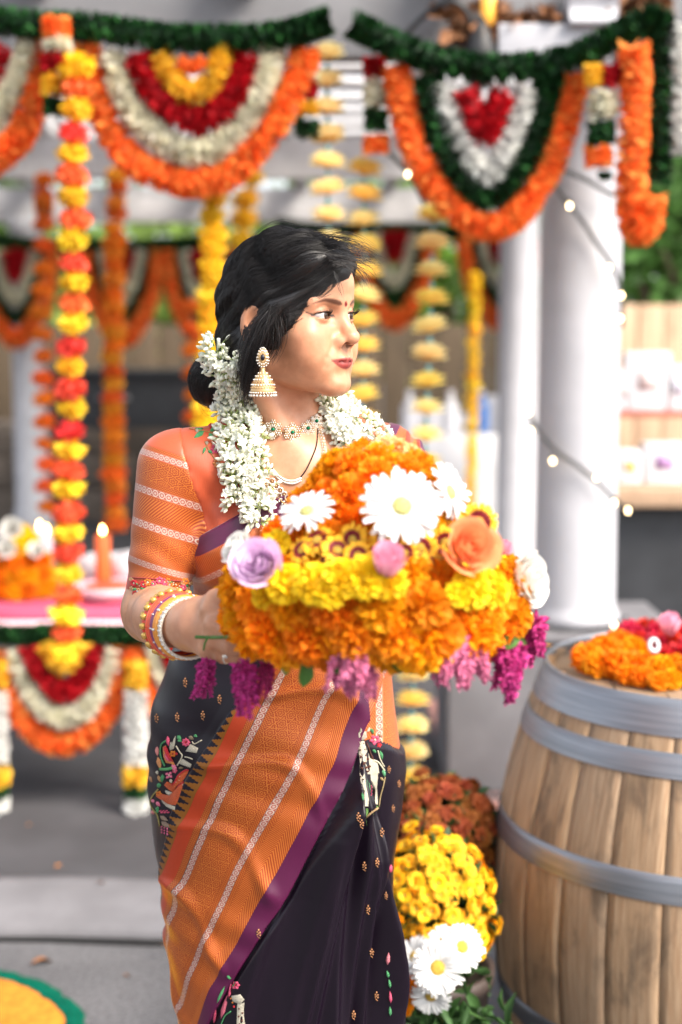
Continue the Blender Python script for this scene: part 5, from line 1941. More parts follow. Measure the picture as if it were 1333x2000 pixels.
v, f = surfnet(sd_pallu, (-.30, 1.84, .98), (.30, 2.25, 1.47), .0036)
v = relax(v, f, 1)
L = pallu_line(v) - v[:, 2]
PL_BANDS = [(PURP, -.05, .0255), ('lines', .0262, .048), ('dots', .048, .056), ('silver', .0565, .0655), ('dots', .066, .072), ('brocade', .072, .098), ('dots', .098, .104), ('silver', .1045, .1130), ('lines', .115, .15), ((.36, .025, .022), .15, .225), ('brocade', .225, .25)]
M_PALLU = silk('pallu_silk', PL_BANDS, (.48, .075, .028), .42, .2, wr=.3, metal=(.026, .15))
me = raw_mesh('pallu', v, f, None, np.stack([np.where(v[:, 2] > P(800, 935, 2.06)[2], np.minimum(L * .93, P(836, 890, 2.06)[0] - v[:, 0] + .0145), L * .93), v[:, 0] * 1.15, np.zeros(len(v))], 1))
obj('pallu', me, M_PALLU, saree)
PL_BVH = BVHTree.FromPolygons([tuple(x) for x in v], [tuple(x) for x in f])


# ------------------------------------------------------------------ embroidery, jewellery, jasmine
BL_BVH = BVHTree.FromObject(ob, bpy.context.evaluated_depsgraph_get()) if False else BVHTree.FromPolygons([tuple(x.co) for x in blo.vertices], [tuple(p.vertices) for p in blo.polygons])
CAMV = Vector((0, 0, CAM_Z))


def hit(x, y, bvhs):
    d = Vector(P(x, y, 2.0)) - CAMV; d.normalize()
    best = None
    for b in bvhs:
        l, n, i, dist = b.ray_cast(CAMV, d)
        if l is not None and (best is None or dist < best[2]): best = (np.array(l), np.array(n), dist)
    if best is None: return None
    l, n, _ = best
    if n @ np.array(d) > 0: n = -n
    return l, n


class Stitch:
    """raised needlework laid on the cloth that the photograph shows at these pixels"""
    def __init__(s, bvhs): s.mb = MB(); s.b = bvhs

    def patch(s, pts, col, lift=.0009, dome=.0012, var=.12):
        h = [hit(x, y, s.b) for x, y in pts]
        h = [q for q in h if q is not None]
        if len(h) < 3: return
        V = [q[0] + q[1] * lift * .2 for q in h]; c = np.mean(V, 0); n = np.mean([q[1] for q in h], 0); n /= np.linalg.norm(n)
        k = len(V)
        V2 = [c + (v - c) * .72 + n * (lift + dome) for v in V]
        vs_ = V + V2 + [c + n * (lift + dome * 1.4)]
        f = [(i, (i + 1) % k, k + (i + 1) % k, k + i) for i in range(k)] + [(k + i, k + (i + 1) % k, 2 * k) for i in range(k)]
        r_ = rng.uniform(1 - var, 1 + var, (len(vs_), 1))
        s.mb.add(vs_, f, np.asarray(col) * r_)

    def line(s, pts, col, r=.0008, n=None):
        p = smoothpath([(x, y, 0) for x, y in pts], n or max(3, len(pts) * 3))
        w = [hit(x, y, s.b) for x, y, _ in p]; w = [q[0] + q[1] * r * .8 for q in w if q is not None]
        if len(w) > 2: s.mb.tube(w, r, 5, col=col)

    def dot(s, x, y, rpx, col):
        q = hit(x, y, s.b)
        if q is not None: s.mb.ball(q[0] + q[1] * .0006, rpx / 1389, 6, 4, col)

    def leaf(s, x0, y0, x1, y1, w, col):
        dx, dy = x1 - x0, y1 - y0; L = math.hypot(dx, dy); nx, ny = -dy / L * w, dx / L * w
        s.patch([(x0, y0), (x0 + dx * .3 + nx, y0 + dy * .3 + ny), (x0 + dx * .65 + nx * .8, y0 + dy * .65 + ny * .8), (x1, y1), (x0 + dx * .65 - nx * .8, y0 + dy * .65 - ny * .8), (x0 + dx * .3 - nx, y0 + dy * .3 - ny)], col)

    def flower(s, x, y, r, col, c2=(.55, .30, .05), n=6, a0=0.0):
        for k in range(n):
            a = a0 + k * 6.283 / n
            s.leaf(x + .2 * r * math.cos(a), y + .2 * r * math.sin(a), x + r * math.cos(a), y + r * math.sin(a), r * .34, col)
        s.dot(x, y, r * .28, c2)

    def buta(s, x, y, k=1.0, col=(.42, .19, .085)):
        for dx, dy, r in ((0, -7, 3), (-3, -3, 3), (3, -2, 3), (-3, 2, 2.6), (3, 3, 2.6), (0, 0, 2.6), (0, 7, 2.2), (-2.5, 6, 1.6), (2, 9, 1.4)):
            s.dot(x + dx * k * .8, y + dy * k, r * k * .72, np.asarray(col) * rng.uniform(.7, 1.25))

    def build(s, name, parent):
        if not s.mb.n: return None
        o = obj(name, s.mb.mesh(name), M_STITCH, parent); o['kind'] = 'stuff'
        return o


M_STITCH = simple('embroidery_thread', (1, 1, 1), .55, .25, 900, .5, vcol=True, bscale=1400)
SILVT, PINKT, GRNT, REDT, ORGT, BRNT, CRMT = (.46, .42, .33), (.62, .08, .16), (.06, .26, .10), (.50, .02, .03), (.62, .18, .02), (.10, .03, .018), (.66, .60, .45)

st = Stitch([SK_BVH])
for x, y in ((200, 128), (320, 122), (162, 292), (283, 284), (65, 297), (362, 208), (1048, 998), (1065, 1203), (1082, 1408), (1105, 1612), (997, 1702), (1020, 765), (1035, 797), (1108, 980), (1130, 838), (1182, 724), (1163, 540), (1210, 607), (1150, 1137), (547, 1317)):
    st = Stitch([SK_BVH]); st.buta(280 + x * .4126, 1280 + y * .4126, 1.0 if 60 < x < 1150 else .8)
    st.build('gold_buta', saree)

g = lambda x, y: (660 + x / 7.693, 1380 + y / 7.693)
G_ = lambda pts: [g(*q) for q in pts]
st = Stitch([SK_BVH])
for poly in ([(320, 520), (400, 520), (440, 650), (490, 780), (400, 860), (340, 860), (315, 680)], [(340, 850), (490, 780), (600, 850), (625, 1000), (480, 1020), (330, 1000)],
             [(330, 1000), (405, 1010), (420, 1150), (470, 1400), (460, 1500), (390, 1500), (400, 1350), (345, 1130)], [(490, 1010), (605, 1000), (585, 1200), (605, 1470), (545, 1470), (540, 1300), (500, 1110)],
             [(310, 400), (350, 340), (430, 380), (440, 470), (370, 510), (320, 470)], [(425, 385), (480, 305), (468, 375)], [(330, 390), (345, 320), (365, 350)]):
    st.patch(G_(poly), SILVT)
for x, y, r in ((345, 560, 14), (375, 565, 11), (340, 660, 17), (385, 650, 14), (420, 640, 10), (350, 760, 18), (400, 740, 15), (440, 790, 20), (390, 860, 18), (370, 930, 16), (420, 920, 15), (465, 900, 16), (510, 860, 14), (550, 900, 15), (520, 950, 14), (570, 960, 13), (440, 975, 12), (350, 1060, 9), (380, 1100, 8), (540, 1060, 9), (570, 1100, 8)):
    a = rng.uniform(0, 1); q = [g(x + r * math.cos(a + k * 1.2566), y + r * 1.25 * math.sin(a + k * 1.2566)) for k in range(5)]
    st.patch(q, BRNT, .0026, .0005)
st.flower(*g(555, 500), 11, PINKT, CRMT, 5, .4); st.flower(*g(622, 585), 5, REDT, PINKT, 5)
for a, b, w, c in (((530, 640), (570, 700), 3, GRNT), ((640, 660), (665, 800), 3, GRNT), ((680, 940), (705, 1060), 3, (.12, .36, .18)), ((500, 320), (530, 420), 3, GRNT), ((615, 410), (630, 470), 3, (.2, .14, .07)), ((440, 1100), (490, 1280), 2.5, GRNT), ((640, 1060), (690, 1120), 2.5, (.35, .25, .12)), ((370, 1290), (385, 1420), 2.5, GRNT)):
    st.leaf(*g(*a), *g(*b), w, c)
st.line(G_([(480, 790), (600, 830), (700, 960)]), CRMT, .0012); st.line(G_([(600, 660), (640, 800), (700, 900)]), CRMT, .0009); st.line(G_([(710, 1060), (680, 1200), (640, 1350), (620, 1500)]), (.4, .3, .15), .0009)
st.line(G_([(430, 560), (480, 680), (530, 790)]), BRNT, .0012)
for k in range(7): st.dot(*g(498 + (k % 2) * 12, 1190 + k * 24), 1.3, PINKT)
st.patch(G_([(400, 1540), (610, 1490), (600, 1550), (520, 1650), (440, 1790), (425, 1680)]), (.10, .22, .05)); st.line(G_([(430, 1660), (520, 1580), (605, 1520)]), (.40, .26, .13), .0016)
st.build('giraffe_motif', saree)

g = lambda x, y: (280 + x / 8.336, 1400 + y / 8.336)
st = Stitch([SK_BVH])
st.patch(G_([(320, 490), (370, 465), (410, 560), (500, 740), (540, 830), (470, 770), (370, 750), (330, 650)]), (.62, .22, .06)); st.patch(G_([(345, 480), (385, 480), (430, 590), (500, 740), (420, 640)]), REDT, .003)
st.patch(G_([(370, 590), (420, 610), (480, 740), (410, 690)]), PINKT, .0034); st.leaf(*g(470, 770), *g(545, 890), 5, (.66, .16, .26))
for poly in ([(745, 870), (690, 870), (580, 950), (520, 1060), (470, 1110), (385, 1055), (340, 1110), (420, 1190), (495, 1235), (530, 1150), (640, 1060), (720, 930)], [(665, 1060), (600, 1110), (530, 1200), (440, 1340), (335, 1320), (250, 1240), (210, 1300), (290, 1350), (420, 1430), (530, 1440), (570, 1360), (640, 1150)]):
    st.patch(G_(poly), (.52, .085, .02))
    st.line(G_(poly[:5]), REDT, .0012)
st.patch(G_([(300, 1345), (390, 1410), (525, 1460), (520, 1520), (400, 1460)]), SILVT, .0024); st.patch(G_([(370, 1190), (440, 1215), (500, 1240), (460, 1275), (400, 1240)]), SILVT, .0024)
for x, y in ((600, 970), (660, 960), (590, 1030), (540, 1060), (650, 1110), (590, 1160), (545, 1250), (505, 1320), (585, 1300), (540, 1370), (470, 1390), (430, 1150), (460, 1160), (515, 1130), (690, 910)): st.dot(*g(x, y), 1.0, CRMT)
st.flower(*g(262, 1250), 6, ORGT, REDT, 5); st.flower(*g(700, 415), 9, PINKT, REDT, 8); st.flower(*g(425, 950), 8, (.66, .14, .24), CRMT, 4, .6); st.flower(*g(520, 880), 5, PINKT, CRMT, 5); st.flower(*g(490, 600), 7, ORGT, REDT, 6); st.dot(*g(545, 600), 3, REDT)
for poly in ([(430, 520), (450, 400), (490, 440), (530, 310), (520, 440), (500, 520), (440, 550)], [(690, 560), (770, 440), (900, 510), (870, 590)], [(580, 760), (640, 680), (790, 770), (770, 830)]):
    st.patch(G_(poly), SILVT)
for a, b, w, c in (((560, 300), (620, 390), 4, GRNT), ((560, 385), (640, 400), 2.5, GRNT), ((320, 930), (310, 1070), 3.5, GRNT), ((230, 1120), (300, 1110), 5, GRNT), ((215, 1480), (260, 1500), 4, GRNT), ((235, 1500), (245, 1570), 3, GRNT), ((400, 310), (420, 480), 3, PINKT), ((230, 480), (240, 640), 3, (.62, .22, .20)), ((240, 650), (290, 860), 4, (.60, .25, .09)),
                   ((280, 1610), (410, 1700), 4, (.24, .16, .11)), ((300, 1700), (440, 1810), 5, (.24, .16, .11)), ((830, 290), (880, 330), 3, GRNT), ((740, 320), (830, 370), 4, (.2, .15, .1)), ((220, 1380), (280, 1460), 3, (.62, .14, .22)), ((150, 1340), (180, 1400), 2.5, (.62, .18, .25)), ((580, 830), (660, 830), 2.5, (.2, .15, .08)), ((440, 1010), (480, 1080), 2.5, (.45, .4, .3)), ((150, 1520), (180, 1590), 2.5, (.6, .2, .2)), ((225, 870), (245, 940), 2, SILVT), ((245, 950), (295, 1060), 2, (.5, .25, .1)), ((110, 960), (150, 1070), 2, (.4, .2, .1))):
    st.leaf(*g(*a), *g(*b), w, c)
for k in range(6): st.leaf(*g(290 + k * 26, 1540), *g(280 + k * 26, 1520 + 50 * (k % 2)), 2.4, PINKT); 
for k in range(9): st.dot(*g(310 + (k % 3) * 45, 1790 + (k // 3) * 45 + (k % 3) * 14), 2.2, (.66, .13, .24))
st.line(G_([(380, 390), (310, 440), (290, 560), (310, 680), (360, 800)]), GRNT, .0014); st.line(G_([(290, 850), (400, 850), (490, 830)]), (.08, .3, .1), .0022); st.line(G_([(250, 1180), (160, 1290), (120, 1400), (180, 1520), (240, 1600), (280, 1780)]), (.3, .25, .08), .0012)
st.line(G_([(540, 470), (600, 570), (640, 640), (560, 790)]), CRMT, .0010); st.line(G_([(800, 400), (840, 440), (960, 380)]), CRMT, .0008); st.line(G_([(680, 650), (740, 660), (810, 690)]), CRMT, .0008)
st.build('bird_and_deer_motif', saree)

st = Stitch([SK_BVH])   # third motif, at the lower edge of the picture
for a, b, w, c in (((424, 1960), (440, 1925), 3, GRNT), ((432, 1990), (446, 1940), 4, (.66, .14, .2)), ((447, 1950), (452, 1918), 3, PINKT), ((418, 2000), (422, 1970), 3, PINKT), ((455, 1930), (462, 1915), 3, GRNT), ((444, 1905), (452, 1912), 2, GRNT)): st.leaf(*((a[0], a[1])), *b, w, c)
st.flower(461, 1924, 9, PINKT, REDT, 6); st.dot(452, 1950, 2, ORGT); st.dot(455, 1958, 2, ORGT); st.dot(458, 1966, 2.4, REDT)
st.patch([(452, 1945), (470, 1942), (478, 1952), (470, 1962), (455, 1956)], SILVT); st.patch([(464, 1960), (478, 1958), (480, 2010), (462, 2010)], SILVT)
for x, y in ((468, 1970), (474, 1978), (467, 1985), (473, 1993), (468, 2000)): st.dot(x, y, 2.2, BRNT)
st.line([(430, 2010), (440, 1985), (452, 1975)], GRNT, .001)
st.build('lower_motif', saree)
st = Stitch([SK_BVH])   # sliver of a motif at her left side
for a, b, w, c in (((757, 1885), (760, 1860), 4, (.66, .2, .24)), ((760, 1910), (756, 1895), 3, GRNT), ((763, 1930), (760, 1912), 3, GRNT), ((764, 1960), (762, 1935), 3, PINKT), ((763, 1985), (762, 1965), 3, GRNT), ((762, 1705), (764, 1688), 2, PINKT)): st.leaf(*a, *b, w, c)
st.build('side_motif', saree)

st = Stitch([BL_BVH, SL_BVH])   # shoulder sprays on the blouse
for a, b, w, c in (((398, 838), (372, 832), 5, GRNT), ((400, 842), (378, 856), 5, GRNT), ((404, 838), (392, 820), 4, GRNT), ((408, 846), (420, 862), 5, GRNT), ((402, 872), (396, 888), 3, GRNT), ((406, 880), (416, 886), 3, GRNT), ((410, 842), (424, 836), 3.5, GRNT)): st.leaf(*a, *b, w, c)
for x, y, r, c in ((420, 878, 10, PINKT), (414, 832, 7, REDT), (430, 850, 8, PINKT), (424, 905, 9, (.66, .25, .08)), (432, 930, 7, PINKT), (385, 842, 3, SILVT), (404, 866, 3.5, SILVT), (440, 940, 8, REDT), (648, 905, 6, PINKT)): st.flower(x, y, r, c, CRMT, 6)
st.line([(370, 838), (395, 842), (420, 846), (436, 850)], (.4, .2, .06), .0009); st.line([(400, 862), (408, 880), (424, 905), (430, 940)], (.4, .2, .06), .0008)
st.build('shoulder_embroidery', ob)
st = Stitch([SL_BVH])           # cuff
for k in range(46):
    x = rng.uniform(258, 372); y = 1144 + (x - 260) * .06 + rng.uniform(-15, 15)
    kind = rng.integers(0, 5)
    if kind == 0: st.flower(x, y, rng.uniform(6, 9), [PINKT, REDT, ORGT][rng.integers(0, 3)], CRMT, 7, rng.uniform(0, 1))
    elif kind == 1: st.leaf(x, y, x + rng.normal(0, 7), y + rng.normal(0, 7) + .5, 3.2, GRNT)
    elif kind == 2: st.leaf(x, y, x + rng.normal(0, 6), y + rng.normal(0, 6) + .5, 2.6, [(.42, .42, .45), GRNT][rng.integers(0, 2)])
    elif kind == 3:
        for q in range(4): st.dot(x + rng.normal(0, 2.5), y + rng.normal(0, 2.5), 1.5, CRMT)
    else: st.flower(x, y, 4.5, (.62, .40, .20), REDT, 5)
st.line([(256, 1166), (290, 1168), (330, 1170), (372, 1172)], (.3, .02, .03), .0014, 24); st.line([(256, 1128), (290, 1130), (330, 1133), (372, 1136)], (.3, .04, .03), .0012, 24)
st.build('cuff_embroidery', ob)

# jewellery ----------------------------------------------------------
def mat_jewel():
    m, b = new_mat('jewel_metal', .24, .6, .55)
    setc(b, attr('col', 'Color'))
    return m


M_JWL = mat_jewel()
GLD, DIA, EMR, PRL = (.52, .33, .15), (.80, .76, .70), (.0, .16, .075), (.82, .76, .66)


def bead(mb, c, r, col, seg=6): mb.ball(c, r, seg, 4, col)


def medallion(mb, x, y, rpx, bvhs, green=True, lobes=6):
    h = hit(x, y, bvhs)
    if h is None: return
    c, n = h; c = c + n * .0028
    M = frame([0, 0, 1], n)       # columns: side, up, out
    r = rpx / 1389
    ring = [c + (M[:, 0] * math.cos(a) + M[:, 1] * math.sin(a)) * r * .8 for a in np.linspace(0, 6.283, 20)]
    mb.lathe([(r * .2, -.001), (r * .85, -.001), (r * .85, .0004), (r * .2, .0008)], c, 16, GLD, M=np.stack([M[:, 0], M[:, 1], M[:, 2]], 1))
    for k in range(lobes):
        a = k * 6.283 / lobes + .5
        q = c + (M[:, 0] * math.cos(a) + M[:, 1] * math.sin(a)) * r * .74
        loop = [q + (M[:, 0] * math.cos(t) + M[:, 1] * math.sin(t)) * r * .30 for t in np.linspace(0, 6.283, 9)]
        mb.tube(loop, .0007, 4, col=GLD)
        for t in np.linspace(0, 6.283, 7)[:-1]: bead(mb, q + (M[:, 0] * math.cos(t) + M[:, 1] * math.sin(t)) * r * .26 + n * .0009, .00105, DIA)
        bead(mb, q + n * .001, .0016, DIA)
    for t in np.linspace(0, 6.283, 11)[:-1]: bead(mb, c + (M[:, 0] * math.cos(t) + M[:, 1] * math.sin(t)) * r * .36 + n * .0014, .0012, DIA)
    mb.box(c + n * .0018, (.0026, .0026, .001), col=EMR if green else DIA)
    q = c + n * .0018
    mb.ball(q, .0026, 8, 5, EMR if green else DIA)


ck = empty('choker', (0, 0, 0), W); ck.matrix_parent_inverse = Matrix.Translation(-W.location)
for x, y, r in ((508, 821, 16), (536, 838, 18), (570, 846, 18), (600, 839, 16), (616, 824, 14), (484, 806, 14)):
    mb = MB(); medallion(mb, x, y, r, [SKIN_BVH]); 
    if mb.n: obj('medallion', mb.mesh('medallion'), M_JWL, ck)
mb = MB()
w = [hit(x, y, [SKIN_BVH]) for x, y in smoothpath([(484, 806), (508, 821), (536, 838), (570, 845), (600, 838), (618, 822)], 30)]
mb.tube([q[0] + q[1] * .0012 for q in w if q is not None], .0012, 6, col=GLD); obj('chain', mb.mesh('chain'), M_JWL, ck)

nk = empty('necklace', (0, 0, 0), W); nk.matrix_parent_inverse = Matrix.Translation(-W.location)
ALLB = [SKIN_BVH, BL_BVH, PL_BVH]


def run(pts, n): return [q for q in (hit(x, y, ALLB) for x, y in smoothpath(pts, n)) if q is not None]


mb = MB()
for q in run([(621, 838), (618, 870), (609, 895), (598, 918), (586, 934)], 44) + run([(520, 896), (528, 908), (534, 918)], 10): bead(mb, q[0] + q[1] * .0012, .0011, (.012, .01, .01))
obj('black_bead_chain', mb.mesh('black_bead_chain'), M_JWL, nk)['kind'] = 'stuff'
mb = MB()
for q in run([(534, 918), (545, 930), (560, 938), (575, 939), (587, 934)], 20):
    bead(mb, q[0] + q[1] * .0018, .0019, DIA); bead(mb, q[0] + q[1] * .0015 + [0, 0, -.0035], .0017, DIA)
mb.tube([q[0] + q[1] * .001 + [0, 0, -.0018] for q in run([(532, 917), (545, 930), (560, 938), (575, 939), (588, 933)], 16)], .0011, 5, col=GLD)
mb.tube([q[0] + q[1] * .001 for q in run([(514, 880), (524, 908), (536, 926), (552, 938)], 16)], .0011, 5, col=GLD)
obj('diamond_bar', mb.mesh('diamond_bar'), M_JWL, nk)
har = empty('long_necklace', (0, 0, 0), W); har.matrix_parent_inverse = Matrix.Translation(-W.location)


def leaf_row(pts, n, wpx, name):
    mb = MB()
    qs = run(pts, n)
    c = np.array([q[0] for q in qs]); t = np.gradient(c, axis=0)
    for i, q in enumerate(qs):
        tt = t[i] / np.linalg.norm(t[i]); s_ = np.cross(q[1], tt); wv = wpx / 1389
        for sg in (-1, 1):
            p0 = q[0] + q[1] * .002; d = s_ * sg * .8 + tt * .6
            V = petal_grid(wv, wv * .55, 4, 3, 0, -1.5, .2, .3); V = V @ frame(d, q[1]).T + p0
            mb.grid(V, DIA); bead(mb, p0 + d * wv * .55 + q[1] * .001, wv * .2, DIA)
        bead(mb, q[0] + q[1] * .0026, .0013, GLD)
    mb.tube([q[0] + q[1] * .001 for q in qs], .0011, 5, col=GLD)
    obj(name, mb.mesh(name), M_JWL, har)


leaf_row([(624, 838), (631, 865), (633, 890), (629, 915), (623, 945)], 20, 6.5, 'leaf_chain')
leaf_row([(519, 946), (530, 960), (547, 976), (566, 992)], 13, 6.5, 'leaf_chain')
mb = MB()
for q in run([(532, 940), (545, 955), (558, 968), (572, 980)], 6):
    loop = [q[0] + q[1] * .002 + np.array([math.cos(a), 0, math.sin(a)]) * .0042 for a in np.linspace(0, 6.283, 10)]
    mb.tube(loop, .0011, 5, col=DIA)
    bead(mb, q[0] + q[1] * .002, .0016, GLD)
obj('ring_row', mb.mesh('ring_row'), M_JWL, har)['kind'] = 'stuff'

# earring: stud and bell
er = empty('earring', (0, 0, 0), W); er.matrix_parent_inverse = Matrix.Translation(-W.location)
EC = P(514, 698, 1.882)
ev = np.array([0, 0, CAM_Z]) - EC; ev /= np.linalg.norm(ev); ev = ev + np.array([-.25, 0, 0]); ev /= np.linalg.norm(ev)
M0 = frame([0, 0, 1], ev)
mb = MB()
for ring, n, rr in ((1.0, 18, .00115), (.72, 14, .00125), (.45, 8, .0012)):
    for k in range(n):
        a = k * 6.283 / n
        x = .0078 * ring * math.cos(a) * (1 - .22 * math.sin(a)); z = .0125 * ring * math.sin(a)
        bead(mb, EC + M0[:, 0] * x + np.array([0, 0, z]) + ev * .002 * (1 - ring * .6), rr, DIA if ring > .5 else GLD)
mb.ball(EC + ev * .0015, (.003, .003, .0045), 8, 6, (.02, .02, .03))
mb.ball(EC - ev * .0008, (.0078, .0030, .0125), 12, 8, GLD)
obj('stud', mb.mesh('stud'), M_JWL, er)
BC = P(514, 768, 1.882)
mb = MB(); loop = [P(514, 719, 1.882) + np.array([math.cos(a) * .0026, 0, math.sin(a) * .0032]) for a in np.linspace(0, 6.283, 12)]; mb.tube(loop, .0008, 5, col=GLD)
prof = [(.0162, -.0005), (.0168, .003), (.0160, .006), (.0148, .010), (.0150, .0125), (.0128, .0165), (.0118, .0185), (.0090, .0230), (.0050, .0275), (.0022, .0310), (.0018, .0335)]
mb.lathe(prof, BC, 28, GLD)
for z, r, n, c, s in ((.001, .0172, 30, PRL, .0013), (.0075, .0158, 28, GLD, .0011), (.0112, .0153, 26, DIA, .0011), (.0145, .0142, 22, (.25, .10, .03), .0010), (.0180, .0122, 20, DIA, .0011), (.0225, .0096, 14, DIA, .0011), (.0265, .0062, 9, DIA, .0010)):
    for k in range(n):
        a = k * 6.283 / n; bead(mb, BC + [r * math.cos(a), r * math.sin(a), z], s, c, 5)
obj('bell', mb.mesh('bell'), M_JWL, er)
mb = MB()
for k in range(22):
    a = k * 6.283 / 22; bead(mb, BC + [.0172 * math.cos(a), .0172 * math.sin(a), -.0028], .0018, PRL)
obj('pearl_fringe', mb.mesh('pearl_fringe'), M_JWL, er)['kind'] = 'stuff'

# bangles
axf = WR_R - EL_R; LF = np.linalg.norm(axf); axf = axf / LF
Mf = frame(axf, [0, 0, 1])
M_BGL = simple('bangle_lacquer', (1, 1, 1), .28, .05, 60, vcol=True, spec=.6)


def bangle(t, rad, tube, col, label, beads=None, tilt=(0, 0), bc=GLD, br=.0034, flat=1.0):
    c = EL_R + axf * LF * t + np.array([0, 0, -.004])
    ax = axf + Mf[:, 0] * tilt[0] + Mf[:, 2] * tilt[1]; M = frame(ax, [0, 0, 1])
    mb = MB()
    a = np.linspace(0, 6.2832, 49)
    ring = [c + (M[:, 0] * math.cos(q) + M[:, 2] * math.sin(q)) * rad for q in a]
    mb.tube(ring, tube, 8, col=col, cap=False)
    o = obj('bangle', mb.mesh('bangle'), M_BGL if beads is None or col[0] > .3 else M_BGL, W); o.matrix_parent_inverse = Matrix.Translation(-W.location); o['label'] = label
    if beads:
        mb = MB()
        for k in range(beads):
            q = k * 6.2832 / beads
            p = c + (M[:, 0] * math.cos(q) + M[:, 2] * math.sin(q)) * (rad + tube * .7)
            for dx in (-1, 1): bead(mb, p + M[:, 1] * tube * .8 * dx, br, bc, 7)
        obj('beads', mb.mesh('beads'), M_JWL, o)['kind'] = 'stuff'


bangle(.64, .0400, .0046, (.62, .045, .02), 'red bangle with gold bead clusters', 22, (.05, .05), (.70, .42, .10), .0047)
bangle(.71, .0400, .0042, (.72, .085, .03), 'coral red bangle', None, (.02, .02))
bangle(.745, .0395, .0030, (.70, .09, .03), 'thin coral bangle', None, (.02, .0))
bangle(.785, .0390, .0030, (.22, .03, .13), 'purple bangle with silver specks', 14, (.0, .02), DIA, .0013)
bangle(.815, .0388, .0026, (.20, .03, .12), 'second purple bangle', None, (.0, .02))
bangle(.855, .0388, .0034, (.75, .27, .03), 'orange bangle with pale studs', 10, (-.02, .0), DIA, .0018)
bangle(.895, .0385, .0030, (.75, .30, .04), 'amber bangle', None, (-.02, .0))
bangle(.935, .0375, .0019, (.60, .54, .46), 'white bangle', 40, (-.03, .0), DIA, .0012)
bangle(.962, .0373, .0019, (.58, .52, .44), 'white bangle nearest the hand', 40, (-.03, .0), DIA, .0012)
bangle(.60, .0400, .0030, (.66, .06, .03), 'thin red bangle with hanging gold beads', 18, (.05, .08), (.70, .42, .10), .0042)
# ring on the little finger
mb = MB(); a_, b_ = P(436, 1281, 1.668), P(464, 1284, 1.660); c = a_ * .75 + b_ * .25; d = (b_ - a_) / np.linalg.norm(b_ - a_); M = frame(d, [0, 0, 1])
mb.tube([c + (M[:, 0] * math.cos(q) + M[:, 2] * math.sin(q)) * .0085 for q in np.linspace(0, 6.283, 20)], .0012, 6, col=PRL, cap=False); bead(mb, c + np.array([0, -.0085, .002]), .003, DIA, 8)
o = obj('finger_ring', mb.mesh('finger_ring'), M_JWL, W); o.matrix_parent_inverse = Matrix.Translation(-W.location)

# jasmine garlands ------------------------------------------------------
M_JAS = simple('jasmine', (.88, .89, .80), .55, .05, 60, vcol=True, trans=.25)
JM = [jasmine_mesh('jasmine_flower', M_JAS, s, 5, k) for s, k in ((1, 0), (2, 1), (3, 2), (4, 1), (5, 2))]
rj = np.random.default_rng(5)
HAIR_BVH = BVHTree.FromPolygons([tuple(x) for x in hv], [tuple(int(i) for i in x) for x in hf])
JB = [SKIN_BVH, BL_BVH, PL_BVH, HAIR_BVH, SL_BVH]


def jasmine(label, strandlist, n_per):
    first = None
    for pts, wpx, n in strandlist:
        path = []
        for x, y in smoothpath(pts, 40):
            h = hit(x, y, JB)
            path.append(h[0] + h[1] * .008 if h is not None else None)
        last = next(p for p in path if p is not None)
        for i, p in enumerate(path):
            if p is None:
                q = pts and smoothpath(pts, 40)[i]; path[i] = P(q[0], q[1], last[1])
            last = path[i]
        path = np.array(path)
        k = np.ones(7) / 7; path[:, 1] = np.convolve(np.pad(path[:, 1], 3, mode='edge'), k, 'valid')
        if first is None:
            first = empty('jasmine_garland', tuple(path[0])); tag(first, label, 'garland', 'jasmine garlands worn by the woman')
        mb = MB(); mb.tube(path, .0028, 6); o = wpart('string', mb, M_CLOTHY, first)
        t = np.gradient(path, axis=0); t /= np.linalg.norm(t, axis=1)[:, None]
        for m in range(n):
            s_ = (m + rj.uniform(0, 1)) / n * 39; i = int(min(s_, 38)); u = s_ - i
            c = path[i] * (1 - u) + path[min(i + 1, 39)] * u
            out = np.array([0, -1.0, .1]); side = np.cross(t[i], out); side /= np.linalg.norm(side)
            a = rj.uniform(-1.5, 1.5)
            d = out * math.cos(a) + side * math.sin(a) + t[i] * rj.normal(.1, .35)
            r = wpx / 1389
            b = c + (side * math.sin(a) * .55 + out * math.cos(a) * .25) * r * rj.uniform(.5, 1.1)
            s = rj.uniform(.0175, .0235)
            obj('jasmine', JM[rj.integers(0, 5)], None, first, tuple(b - path_origin(first)), aim(d, rj.uniform(0, 6)), s)
    return first


def path_origin(o): return np.array(o.location)


M_CLOTHY = simple('cotton_string', (.7, .72, .68), .8)
jasmine('thick jasmine garland hanging from her hair over her right shoulder',
        [([(438, 662), (437, 695), (440, 740), (446, 800), (450, 850), (460, 900), (462, 945), (466, 990)], 26, 75),
         ([(462, 700), (478, 740), (488, 800), (498, 850), (508, 900), (512, 950), (505, 1000), (500, 1022)], 25, 72),
         ([(440, 690), (458, 740), (466, 800), (474, 850), (484, 900), (490, 950)], 22, 46)], 0)
jasmine('shorter jasmine garland over her left shoulder',
        [([(632, 778), (642, 805), (655, 835), (672, 860), (688, 878)], 22, 40), ([(650, 788), (672, 808), (695, 830), (715, 850), (728, 872)], 24, 44)], 0)

